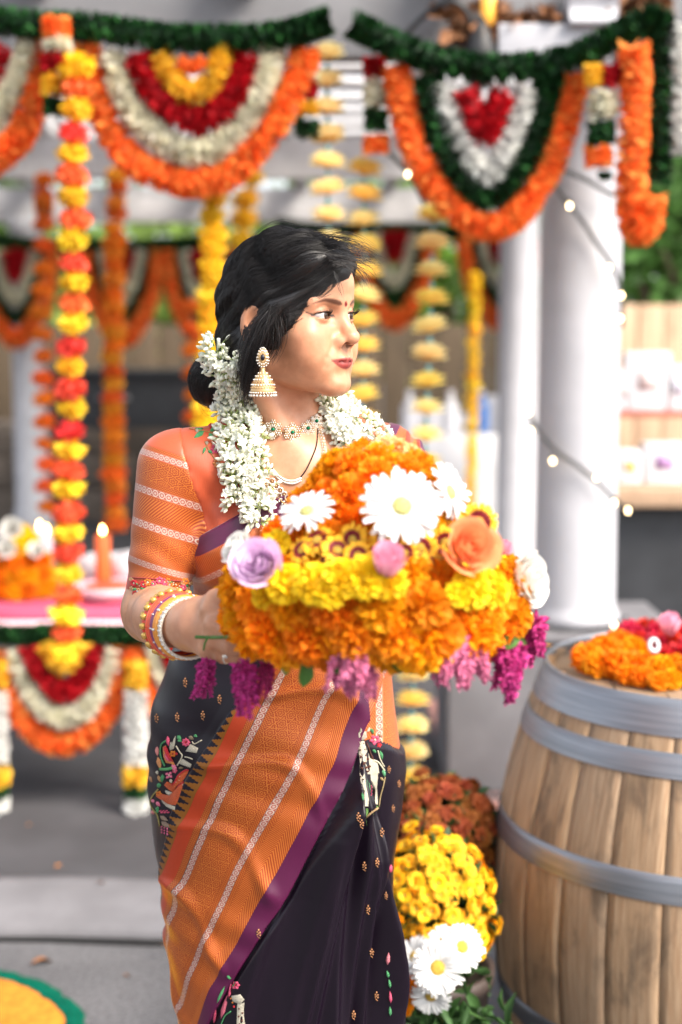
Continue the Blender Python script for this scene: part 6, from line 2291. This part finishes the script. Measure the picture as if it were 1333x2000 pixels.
# ------------------------------------------------------------------ the tower of flowers in her hands
MT = dict(
    orange=simple('marigold_orange', (1.0, .385, .008), .62, .1, 30, vcol=True, orand=.32, trans=.48, spec=.25),
    yellow=simple('chrysanthemum_yellow', (1.0, .70, .012), .6, .08, 30, vcol=True, orand=.15, trans=.28, spec=.25),
    peach=simple('chrysanthemum_peach', (.95, .62, .28), .6, .08, 30, vcol=True, trans=.3, spec=.25),
    white=simple('daisy_white', (.80, .80, .80), .55, .03, 30, vcol=True, trans=.2),
    whited=simple('daisy_disc', (.62, .58, .22), .8, .3, 60, .5, vcol=True),
    golden=simple('golden_disc', (.62, .40, .06), .8, .3, 60, .5, vcol=True),
    lav=simple('rose_lavender', (.80, .58, .78), .5, .05, 20, vcol=True, trans=.25),
    pink=simple('rose_pink', (.88, .42, .55), .5, .1, 20, vcol=True, trans=.25),
    orose=simple('rose_orange', (1.0, .40, .18), .5, .08, 20, vcol=True, trans=.25),
    wrose=simple('rose_white', (.82, .81, .77), .5, .03, 20, vcol=True, trans=.25),
    cel=simple('amaranth', (.50, .030, .19), .75, .2, 30, vcol=True, orand=.2, trans=.1),
    celp=simple('amaranth_pale', (.72, .20, .36), .75, .2, 30, vcol=True, trans=.1),
    leaf=simple('flower_leaf', (.075, .20, .035), .45, .2, 25, vcol=False, trans=.25))


def mat_twotone():
    m, b = new_mat('two_tone_petal', .6, .3)
    x, y, z = sep(coord('Object'))
    r = e_sqrt(x * x + y * y)
    setc(b, mix(e_st(r, .52, .72), (.16, .006, .014), (.85, .45, .02)))
    return m


ME = dict(
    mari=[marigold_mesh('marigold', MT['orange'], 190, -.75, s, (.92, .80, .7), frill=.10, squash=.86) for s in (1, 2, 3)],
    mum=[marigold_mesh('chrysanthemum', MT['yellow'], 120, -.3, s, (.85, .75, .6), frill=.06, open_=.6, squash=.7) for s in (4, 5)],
    peach=[marigold_mesh('peach_chrysanthemum', MT['peach'], 120, -.3, 6, (.95, .75, .6), frill=.06, open_=.6, squash=.75)],
    daisy=[daisy_mesh('daisy', MT['white'], MT['whited'], 20, 2, s, .22) for s in (1, 2)],
    two=[daisy_mesh('two_tone_daisy', mat_twotone(), MT['golden'], 15, 2, 3, .35, Wd=.27, inner=.24)],
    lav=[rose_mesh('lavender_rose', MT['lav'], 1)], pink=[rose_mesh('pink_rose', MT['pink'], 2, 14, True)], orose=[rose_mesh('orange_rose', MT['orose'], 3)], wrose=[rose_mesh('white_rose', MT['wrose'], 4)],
    cel=[tassel_mesh('amaranth_tassel', MT['cel'], s, 7, 1.0, .30) for s in (1, 2)], celp=[tassel_mesh('pale_amaranth_tassel', MT['celp'], 3, 9, .9, .42)],
    leaf=[leaf_mesh('leaf', MT['leaf'])])

TD, TX = 1.64, 735
T0 = P(TX, 1290, TD)
T0[2] = P(TX, 1290, TD - .12)[2]
tw = empty('flower_tower', tuple(T0))
tag(tw, 'stacked tower of marigolds, daisies and roses held on a tray by the woman', 'flower arrangement')
ty = empty('tray', tuple(T0)); tag(ty, 'round brass tray under the flower tower', 'tray')
mb = MB(); mb.lathe([(.02, -.006), (.118, -.006), (.130, .0), (.138, .012), (.136, .013), (.127, .003), (.02, .0)], seg=64)
mb.build('plate', simple('brass', (.55, .33, .10), .3, .1, 30, metal=1.0), ty)
rt = np.random.default_rng(11)


def bloom(kind, w, d, r, roll=None, name=None, jit=.15):
    lst = ME[kind]; me = lst[rt.integers(0, len(lst))]
    d = np.asarray(d, float); d = d / np.linalg.norm(d) + rt.normal(0, jit, 3)
    return obj(name or me.name.split('.')[0], me, None, tw, tuple(np.asarray(w) - T0), aim(d, rt.uniform(0, 6.28) if roll is None else roll), r)


def ring(kind, z, Rr, n, r, up, ph=0.0, jz=.004, front=False):
    for k in range(n):
        a = ph + k * 6.28318 / n + rt.normal(0, .04)
        d = np.array([math.sin(a), -math.cos(a), 0])
        w = T0 + d * Rr * (1 + rt.normal(0, .02)) + [0, 0, z + rt.normal(0, jz)]
        bloom(kind, w, d + [0, 0, up], r * rt.uniform(.9, 1.1))


# body of the stack, ring over ring
ring('mari', .030, .148, 17, .037, .15)
ring('mari', .064, .150, 17, .033, .45, .18)
ring('mari', .020, .105, 11, .036, -.2, .1)
ring('mari', .090, .122, 13, .030, .8, .1)
ring('mum', .098, .128, 14, .024, .7, .2)
ring('mari', .118, .108, 12, .026, .7)
ring('two', .136, .098, 12, .024, .6, .1)
ring('mari', .150, .082, 10, .026, .8, .2)
ring('mari', .172, .062, 10, .028, .5, .0)
ring('mari', .196, .048, 8, .026, .6, .3)
ring('mari', .208, .026, 5, .025, 1.2, .1)
for k in range(40):    # filling flowers inside
    a = rt.uniform(0, 6.28); h = rt.uniform(.02, .19); rr = (.13 - .5 * h) * rt.uniform(0, 1) ** .5
    bloom('mari', T0 + np.array([math.sin(a) * rr, math.cos(a) * rr, h]), (math.sin(a), math.cos(a), .5), .030)


def spot(kind, x, y, rpx, back, d, **k):
    """a flower the photograph shows at (x, y); back = its distance from the camera"""
    return bloom(kind, P(x, y, back), d, rpx * back / FPX, jit=k.pop('jit', .06), **k)


# front row of big marigolds and the yellow band
for x, y, r, Y in ((478, 1200, 44, 1.58), (535, 1235, 56, 1.53), (610, 1245, 56, 1.50), (690, 1235, 56, 1.48), (770, 1240, 56, 1.48), (850, 1235, 58, 1.49), (930, 1225, 56, 1.53), (995, 1205, 46, 1.58), (520, 1180, 40, 1.56), (745, 1190, 54, 1.475), (835, 1185, 50, 1.48), (655, 1190, 50, 1.485), (575, 1195, 46, 1.51), (915, 1185, 48, 1.52)):
    spot('mari', x, y, r, Y, (.4 * (x - TX) / 300, -1, .35))
for x, y, r, Y in ((522, 1162, 30, 1.55), (560, 1140, 38, 1.52), (615, 1140, 40, 1.50), (670, 1130, 40, 1.49), (715, 1128, 42, 1.485), (760, 1138, 34, 1.485), (645, 1155, 34, 1.49), (920, 1150, 38, 1.52), (960, 1150, 36, 1.545), (895, 1160, 26, 1.51), (540, 1060, 26, 1.58), (520, 1075, 24, 1.58)):
    spot('mum', x, y, r * 1.12, Y - .028, (.5 * (x - TX) / 300, -1, .5))
for x, y, r, Y in ((800, 1120, 42, 1.50), (850, 1120, 40, 1.51), (590, 1100, 34, 1.54), (550, 1115, 34, 1.545), (1000, 1130, 36, 1.60)):
    spot('mari', x, y, r, Y, (.5 * (x - TX) / 300, -1, .6))
for x, y, r, Y in ((620, 1055, 32, 1.56), (660, 1075, 30, 1.54), (700, 1085, 26, 1.53), (760, 1050, 34, 1.535), (690, 1055, 30, 1.545), (820, 1070, 32, 1.54), (855, 1090, 30, 1.54), (790, 1080, 26, 1.53), (870, 1060, 30, 1.56), (935, 1020, 34, 1.58), (590, 1075, 26, 1.56), (640, 1095, 24, 1.54)):
    spot('two', x, y, r * 1.15, Y - .030, (.6 * (x - TX) / 300 + rt.normal(0, .3), -1, .45 + rt.normal(0, .25)), jit=.22)
# upper cone
for x, y, r, Y in ((640, 1000, 38, 1.58), (690, 965, 44, 1.57), (690, 1020, 42, 1.555), (650, 1040, 34, 1.56), (735, 935, 42, 1.58), (790, 925, 40, 1.59), (830, 960, 38, 1.59), (830, 1020, 40, 1.565), (690, 915, 38, 1.60), (740, 1010, 42, 1.55), (640, 960, 28, 1.60), (815, 910, 32, 1.61), (595, 1030, 26, 1.58)):
    spot('mari', x, y, r, Y, (.6 * (x - TX) / 200, -1, .5))
for x, y, r, Y in ((760, 886, 44, 1.63), (725, 898, 30, 1.62), (800, 892, 30, 1.625)):
    spot('peach', x, y, r, Y, (.3 * (x - TX) / 100, -.6, 1))
# named blooms
spot('daisy', 785, 990, 82, 1.50, (.10, -.85, .42), jit=0)
spot('daisy', 600, 1000, 58, 1.545, (-.30, -.55, .80), jit=0)
spot('daisy', 878, 962, 62, 1.575, (.85, -.55, .35), jit=0)
spot('lav', 508, 1102, 48, 1.505, (-.25, -.9, .35), jit=0)
spot('wrose', 470, 1075, 34, 1.57, (-.7, -.5, .6), jit=0)
spot('pink', 757, 1104, 52, 1.45, (.12, -.55, .8), jit=0)
spot('orose', 912, 1072, 54, 1.50, (.30, -.9, .40), jit=0)
spot('wrose', 1022, 1132, 50, 1.60, (.75, -.6, .10), jit=0)
spot('pink', 980, 1072, 24, 1.60, (.8, -.3, .5), jit=0)
# amaranth hanging under the rim
for kind, x, y, s, Y in (('cel', 405, 1296, .050, 1.66), ('cel', 472, 1304, .062, 1.585), ('celp', 690, 1268, .056, 1.48), ('cel', 520, 1300, .040, 1.60), ('celp', 888, 1258, .060, 1.50), ('cel', 1012, 1268, .066, 1.565), ('cel', 1045, 1215, .050, 1.60), ('celp', 705, 1290, .052, 1.50), ('cel', 660, 1290, .040, 1.55), ('celp', 930, 1270, .046, 1.52), ('cel', 985, 1275, .052, 1.56)):
    lst = ME[kind]; me = lst[rt.integers(0, len(lst))]
    obj(me.name.split('.')[0], me, None, tw, tuple(P(x, y, Y) - T0), (rt.normal(0, .12), rt.normal(0, .15) - .2 * (x - TX) / 300, rt.uniform(0, 6)), s)
for x0, y0, x1, y1, Y, w in ((600, 1275, 597, 1345, 1.52, 1), (755, 1285, 800, 1312, 1.52, 1), (840, 1285, 800, 1315, 1.53, 1), (960, 1262, 1015, 1250, 1.56, 1), (640, 1285, 660, 1318, 1.53, 1), (1000, 1240, 1030, 1262, 1.58, 1), (555, 1280, 560, 1318, 1.53, 1)):
    a, b = P(x0, y0, Y), P(x1, y1, Y - .01)
    L = np.linalg.norm(b - a); M = frame(b - a, (rt.normal(0, .3), -1, .3))
    o = obj('leaf', ME['leaf'][0], None, tw, tuple(a - T0)); o.rotation_euler = Matrix(M.tolist()).to_euler(); o.scale = (L,) * 3
# stems lying across her fingers
mb = MB(); mb.tube(smoothpath([P(382, 1244, 1.640), P(412, 1245, 1.632), (P(445, 1244, 1.60)), P(480, 1240, 1.57)], 10), .0022, 6); mb.tube(smoothpath([P(407, 1245, 1.632), P(401, 1256, 1.632), P(398, 1270, 1.636)], 8), .0013, 5)
o = mb.build('stem', MT['leaf'], tw); o.matrix_parent_inverse = Matrix.Translation(-tw.location)

# second, smaller tower standing on the low table -------------------------
t2c = P(45, 1165, TY + .18); t2c[2] = TZ + .009
t2 = empty('flower_heap', tuple(t2c)); tag(t2, 'heap of orange flowers with white blooms on the low table', 'flower arrangement')
def heap(kind, w, d, r): return obj(ME[kind][0].name.split('.')[0], ME[kind][0], None, t2, tuple(w), aim(np.asarray(d) + rt.normal(0, .1, 3), rt.uniform(0, 6)), r)
for z, Rr, n, kind, r in ((.035, .085, 12, 'mari', .036), (.08, .08, 12, 'mari', .034), (.12, .07, 10, 'mari', .033), (.155, .055, 9, 'two', .028), (.19, .04, 7, 'mum', .026), (.215, .02, 4, 'mum', .026)):
    for k in range(n):
        a = k * 6.283 / n + rt.normal(0, .1); heap(kind, (math.sin(a) * Rr, -math.cos(a) * Rr, z), (math.sin(a), -math.cos(a), .5), r)
for dx, z, kind, r in ((-.01, .235, 'wrose', .034), (-.03, .17, 'wrose', .030), (.07, .165, 'wrose', .026), (.0, .09, 'cel', .03)):
    heap(kind, (dx, -.085, z), (0, -1, .4), r)

# ------------------------------------------------------------------ wine barrel at the right
BXC = P(1388, 1270, 2.75)
BX, BYc, BH = BXC[0], 2.75, .89
bar = empty('wine_barrel', (BX, BYc, 0)); tag(bar, 'weathered oak wine barrel with grey steel hoops at the right', 'barrel')
bar.scale = (1, 1, .968)


def mat_oak():
    m, b = new_mat('weathered_oak', .62, .3)
    oi = E.T.nodes.new('ShaderNodeObjectInfo'); r = E(oi.outputs['Random'])
    x, y, z = sep(coord('Object'))
    g_ = e_noise(comb(y * 260 + r * 40, z * 9 + r * 11, r * 20), 1.0, 5, .6, .5)
    cath = e_sin((y * 150 + e_noise(comb(y * 12 + r * 9, z * 3.2 + r * 5, r * 3), 1.0, 3) * 16) * 2.2)
    c = mix(e_st(g_, .28, .72), (.26, .16, .088), (.42, .285, .175))
    c = mix(e_st(cath, .55, .95) * .30, c, (.30, .165, .085))
    big = e_noise(comb(y * 14 + r * 30, z * 5.5 + r * 12, r * 7), 1.0, 5, .62, .4)
    c = mix(e_st(big, .48, .70) * .75, c, (.085, .060, .042))
    spk = e_noise(comb(y * 240 + r * 3, z * 130, r), 1.0, 2)
    c = mix(e_st(spk, .66, .78) * .5, c, (.07, .05, .035))
    h = E.T.nodes.new('ShaderNodeHueSaturation'); E.T.links.new(c, h.inputs['Color']); E.T.links.new((.85 + r * .35).k, h.inputs['Value']); E.T.links.new((.9 + e_fr(r * 5.3) * .2).k, h.inputs['Saturation'])
    setc(b, h.outputs[0]); bump(b, g_ * .6 + spk * .4, .35, .002)
    return m


M_OAK = mat_oak()


def brad(z): return .320 + .102 * (1 - ((z - .40) / .49) ** 2)


NS = 26
half = math.pi / NS
nz, na = 18, 7
V = np.zeros((nz, na + 2, 3))
for i, z in enumerate(np.linspace(0.004, BH - .004, nz)):
    Rz = brad(z)
    for j, u in enumerate(np.linspace(-1, 1, na)):
        a = u * (half - .0009 / Rz)
        rr = Rz - .0007 * abs(u) ** 12
        V[i, j + 1] = (rr * math.cos(a), rr * math.sin(a), z)
    for j, u in ((0, -1), (na + 1, 1)):
        a = u * (half - .0009 / Rz); V[i, j] = ((Rz - .022) * math.cos(a), (Rz - .022) * math.sin(a), z)
mb = MB(); mb.grid(V); stv = mb.mesh('stave'); stv.materials.append(M_OAK)
for k in range(NS):
    obj('stave', stv, None, bar, (0, 0, 0), (0, 0, -math.pi / 2 - .30 + k * 2 * half))


def mat_steel():
    m, b = new_mat('galvanised_steel', .42, .5, .85)
    co = coord('Object'); x, y, z = sep(co)
    n = e_noise(comb(x * 5, y * 5, z * 160), 1.0, 4); n2 = e_noise(co, 9, 4)
    c = mix(e_st(n, .3, .7), (.22, .235, .265), (.31, .325, .36))
    c = mix(e_st(n2, .55, .75) * .4, c, (.22, .20, .19))
    setc(b, c); E.T.links.new((.36 + n2 * .2).k, b.inputs['Roughness'])
    return m


M_STEEL = mat_steel()
for z0, z1 in ((.828, .893), (.757, .801), (.540, .590), (.195, .243), (.085, .125), (-.001, .055)):
    mb = MB(); zs = np.linspace(z0, z1, 5)
    outer = [(brad(z) + .0022 + (.0008 if 0 < i < 4 else 0), z) for i, z in enumerate(zs)]; inner = [(brad(z) - .001, z) for z in zs[::-1]]
    pr = np.array(outer + inner + outer[:1])
    a = np.arange(96) * 6.28318 / 96
    G = np.stack([pr[:, 0][:, None] * np.cos(a), pr[:, 0][:, None] * np.sin(a), np.repeat(pr[:, 1][:, None], 96, 1)], 2)
    mb.grid(G, close=True); hp = mb.build('hoop', M_STEEL, bar)
    rv = MB(); a = -1.9 + z0 * 2.0; zc_ = (z0 + z1) / 2; Rv = brad(zc_) + .0035
    for dz in (-.009, .009): rv.ball((Rv * math.cos(a), Rv * math.sin(a), zc_ + dz), .0035, 8, 5)
    rv.build('rivets', M_STEEL, hp)
for k in range(7):    # head boards, set a little below the rim
    x0 = -.30 + k * .0857; w = .0415
    n = 12; xx = np.linspace(x0 + .001, x0 + .0847, n); hw_ = np.sqrt(np.clip(.302 ** 2 - xx ** 2, 0, None))
    G = np.stack([np.stack([xx, -hw_, np.full(n, .868)], 1), np.stack([xx, -hw_, np.full(n, .876)], 1), np.stack([xx, hw_, np.full(n, .876)], 1), np.stack([xx, hw_, np.full(n, .868)], 1)], 0)
    mb = MB(); mb.grid(G); mb.build('head_board', M_OAK, bar)


def on_plane(x, y, z0):
    q = P(x, y, 1.0) - np.array([0, 0, CAM_Z])
    return np.array([0, 0, CAM_Z]) + q * ((z0 - CAM_Z) / q[2])


rb = np.random.default_rng(31)
mg = empty('marigold_garland', tuple(on_plane(1200, 1300, .852))); tag(mg, 'coil of fluffy orange marigolds lying on the barrel head', 'garland')
for x, y, r in ((1148, 1286, 34), (1180, 1272, 36), (1212, 1262, 36), (1238, 1272, 34), (1166, 1298, 30), (1200, 1296, 34), (1236, 1300, 33), (1262, 1302, 28), (1292, 1310, 34), (1320, 1306, 32), (1252, 1322, 24), (1285, 1330, 22), (1350, 1312, 34), (1225, 1318, 24), (1312, 1326, 24)):
    z0 = .848 + r * .95 * 2.6 / FPX
    w = on_plane(x, y, z0)
    obj('marigold', ME['mari'][rb.integers(0, 3)], None, mg, tuple(w - np.array(mg.location)), aim((rb.normal(0, .3), -.5, 1), rb.uniform(0, 6)), r * w[1] / FPX)
rf = empty('red_flower_bunch', tuple(on_plane(1280, 1262, .852))); tag(rf, 'bunch of crimson fluffy flowers behind the marigold coil on the barrel', 'flowers')
M_CRIM = simple('crimson_petals', (.62, .008, .025), .65, .1, 30, vcol=True, orand=.2, trans=.2)
CR = marigold_mesh('crimson_bloom', M_CRIM, 150, -.8, 9, (.7, .6, .6))
for x, y, r in ((1232, 1238, 30), (1262, 1232, 30), (1290, 1240, 30), (1248, 1256, 28), (1280, 1262, 30), (1310, 1258, 32), (1332, 1245, 32), (1322, 1280, 28), (1296, 1284, 26), (1350, 1270, 32)):
    w = on_plane(x, y, .848 + r * 1.2 * 2.7 / FPX)
    obj('bloom', CR, None, rf, tuple(w - np.array(rf.location)), aim((rb.normal(0, .3), -.6, 1), rb.uniform(0, 6)), r * w[1] / FPX)
w = on_plane(1308, 1224, .932)
o = obj('pink_rose', ME['pink'][0], None, None, tuple(w), aim((-.1, -.3, 1)), 34 * w[1] / FPX); tag(o, 'single pink rose standing among the crimson flowers on the barrel', 'rose')
w = on_plane(1271, 1254, .917) + np.array([0, -.03, 0])
mb = MB(); mb.tube([(math.cos(a) * .0085, 0, math.sin(a) * .0115) for a in np.linspace(0, 6.283, 33)], .0042, 8, cap=False)
o = mb.build('white_ring', M_BOXW, loc=tuple(w)); o.rotation_euler = (-.3, 0, .1); tag(o, 'small white ring lying on the crimson flowers', 'ring')

# ------------------------------------------------------------------ potted chrysanthemums and daisies
M_POT = simple('dark_pot', (.05, .035, .03), .6, .2, 12)
M_GL = simple('mum_leaf', (.035, .085, .022), .55, .3, 15, vcol=True, trans=.2)
M_MY = simple('mum_yellow', (1.0, .56, .012), .6, .1, 30, vcol=True, orand=.25, trans=.2)
M_MR = simple('mum_rust', (.42, .11, .022), .65, .15, 30, vcol=True, orand=.3, trans=.15)
MUY = [daisy_mesh('mum_bloom', M_MY, MT['golden'], 16, 4, s, .3, Wd=.30, inner=.16, cdome=.2, tipw=.7) for s in (5, 6)]
MUR = [marigold_mesh('rust_bloom', M_MR, 60, -.2, 8, (.7, .6, .6), frill=.05, open_=.6, squash=.6)]


def bush(label, c, rad, n, r, meshes, seed, zlo=-.45):
    e = empty('chrysanthemum_bush', (c[0], c[1], 0)); tag(e, label, 'potted plant', 'potted chrysanthemums by the barrel')
    r_ = np.random.default_rng(seed)
    for d in fib(n, zlo, 1.0):
        d = d + r_.normal(0, .06, 3)
        w = d * np.asarray(rad) * r_.uniform(.93, 1.06)
        nrm = d / np.asarray(rad); nrm /= np.linalg.norm(nrm)
        obj('bloom', meshes[r_.integers(0, len(meshes))], None, e, (w[0], w[1], c[2] + w[2]), aim(nrm + r_.normal(0, .16, 3), r_.uniform(0, 6)), r * r_.uniform(.8, 1.12))
    mb = MB()
    for k in range(900):
        d = r_.normal(0, 1, 3); d /= np.linalg.norm(d); w = d * np.asarray(rad) * r_.uniform(.35, .97)
        w[2] = w[2] - (.06 if d[2] < 0 else 0) * r_.uniform(0, 1)
        V = petal_grid(r_.uniform(.02, .04), .016, 4, 3, curl=.6, cup=.8, tip=.2, base=.3) @ frame(d + r_.normal(0, .5, 3), r_.normal(0, 1, 3)).T + w + [0, 0, c[2]]
        mb.grid(V, (r_.uniform(.5, 1.5),) * 3)
    o = mb.build('foliage', M_GL, e); o['kind'] = 'stuff'
    mb = MB(); ph = max(.12, c[2] - rad[2] * .75)
    mb.lathe([(.075, 0), (.08, .004), (.105, ph - .03), (.112, ph - .03), (.114, ph), (.10, ph), (.096, ph - .02), (.01, ph - .02)], seg=32)
    mb.build('pot', M_POT, e)


c = P(848, 1778, 2.52); bush('bush of yellow chrysanthemums in a dark pot between the woman and the barrel', c, (.105, .10, .140), 290, .0170, MUY, 1)
c = P(858, 1628, 2.80); bush('bush of rust brown chrysanthemums behind the yellow one', c, (.118, .10, .110), 180, .019, MUR, 2)

dp = empty('daisy_pot', (P(845, 1930, 2.28)[0], 2.30, 0)); tag(dp, 'white daisies growing low in front of the yellow chrysanthemums', 'potted plant')
DZ = [daisy_mesh('white_daisy', MT['white'], MT['golden'], 26, 3, s, .2, Wd=.17, inner=.24) for s in (7, 8)]
mb = MB(); root = np.array([dp.location[0], 2.32, .22])
for x, y, r, d, Y in ((855, 1890, 56, (.0, -1, .35), 2.24), (902, 1850, 48, (.25, -.8, .55), 2.27), (842, 1945, 44, (-.1, -.7, -.25), 2.25), (812, 1868, 44, (-.6, -.4, .7), 2.28), (868, 1838, 36, (0, -.5, .9), 2.31)):
    w = P(x, y, Y); f = obj('daisy', DZ[rb.integers(0, 2)], None, dp, tuple(w - np.array(dp.location)), aim(d, rb.uniform(0, 6)), r * Y / FPX)
    mb.tube(smoothpath([root, (root + w) / 2 + [0, .01, .01], w - np.asarray(d) * .01], 8), .0025, 6)
o = wpart('stems', mb, M_GL, dp)
mb = MB()
for k in range(420):
    w = np.array([rb.normal(0, .07), rb.normal(.02, .05), rb.uniform(.16, .36)]) + np.array(dp.location)
    V = petal_grid(rb.uniform(.03, .07), .022, 4, 3, curl=.7, cup=.8, tip=.1, base=.3) @ frame(rb.normal(0, 1, 3) + [0, 0, .5], rb.normal(0, 1, 3)).T + w
    mb.grid(V, (rb.uniform(.5, 1.6),) * 3)
o = wpart('foliage', mb, M_GL, dp); o['kind'] = 'stuff'
mb = MB(); mb.lathe([(.07, 0), (.075, .004), (.10, .17), (.106, .17), (.106, .20), (.095, .2), (.09, .18), (.01, .18)], (dp.location[0], 2.32, 0), 32); wpart('pot', mb, M_POT, dp)
mp = empty('marigold_plant', (P(785, 1930, 2.30)[0], 2.32, 0)); tag(mp, 'orange marigold plant half hidden behind the sari hem', 'potted plant')
for x, y, r in ((778, 1905, 30), (792, 1935, 28), (775, 1945, 30), (788, 1965, 22), (800, 1948, 16)):
    w = P(x, y, 2.29); obj('marigold', ME['mari'][0], None, mp, tuple(w - np.array(mp.location)), aim((.3, -.7, .5), rb.uniform(0, 6)), r * 2.29 / FPX)
mb = MB(); w = P(785, 1935, 2.32); mb.tube([(w[0], 2.33, .02), (w[0], 2.33, .2), w], .004, 6); wpart('stem', mb, M_GL, mp)

# ------------------------------------------------------------------ string lights round the column
M_BSOC = simple('bulb_socket', (.03, .035, .03), .5)


def light_string(label, wire, bulbs, Y):
    e = empty('string_lights', tuple(P(*wire[0], Y))); tag(e, label, 'string lights', 'string lights on the columns')
    mb = MB()
    path = smoothpath([P(x, y, Y) for x, y in wire], 50)
    mb.tube(path, .0052, 6); mb.tube(path + np.array([.004, 0, .004]), .0040, 6); wpart('wire', mb, M_WIRE, e)
    for x, y in bulbs:
        w = P(x, y, Y - .012)
        mb = MB(); mb.lathe([(.0015, -.008), (.0042, -.005), (.0046, 0), (.003, .006), (.001, .010)], seg=10); b = mb.build('bulb', M_BULB, e); b.location = tuple(w - np.array(e.location))
        mb = MB(); mb.lathe([(.004, .008), (.0045, .02), (.002, .022)], seg=8); mb.build('socket', M_BSOC, b)


light_string('string lights with dark wire running down the upper column', [(1075, 345), (1100, 385), (1135, 430), (1165, 475), (1195, 520), (1212, 570), (1214, 640)], [(1113, 402), (1183, 440), (1190, 523), (1214, 577), (1212, 622)], 4.56)
light_string('string lights slanting across the lower column', [(1030, 790), (1042, 830), (1085, 880), (1130, 912), (1170, 945), (1198, 975), (1230, 1000)], [(1033, 805), (1037, 842), (1080, 900), (1166, 932), (1200, 982), (1227, 997)], 4.56)
light_string('string lights lying round the foot of the column', [(1030, 1195), (1060, 1222), (1120, 1232), (1190, 1224), (1225, 1205)], [(1033, 1205), (1200, 1220)], 4.54)
light_string('dark looped cable hanging on the upper column', [(1090, 330), (1140, 350), (1200, 385)], [], 4.55)
light_string('string lights near the big right swag', [(760, 300), (797, 340), (830, 400)], [(797, 340)], 4.3)

# fallen leaves and petals on the ground
LFM = leaf_mesh('fallen_leaf', M_DRY, .6, .9)
for x, y, sc_, lab in ((62, 1882, .055, 'dry brown leaf on the asphalt above the rangoli'), (322, 1846, .035, 'small dry leaf at the kerb edge beside the sari'), (192, 1722, .03, 'tiny dry leaf at the back of the pale kerb'), (242, 1905, .02, 'tiny leaf scrap on the asphalt beside the sari hem')):
    w = on_plane(x, y, .046 if 1720 < y < 1850 else .008)
    o = obj('fallen_leaf', LFM, None, None, tuple(w), (rb.normal(0, .15), rb.normal(0, .15), rb.uniform(0, 6)), sc_); tag(o, lab, 'leaf', 'fallen leaves on the ground')
PTM = leaf_mesh('fallen_petal', MT['orange'], .7, .6)
for x, y, lab in ((1075, 1262, 'orange petal on the barrel head beside the hoop'), (120, 1690, 'orange petal on the grey paving in front of the low table'), (60, 1610, 'orange petal on the paving under the table swag')):
    w = on_plane(x, y, .856 if x > 1000 else .022)
    o = obj('fallen_petal', PTM, None, None, tuple(w), (rb.normal(0, .15), rb.normal(0, .15), rb.uniform(0, 6)), .018); tag(o, lab, 'petal', 'fallen petals')
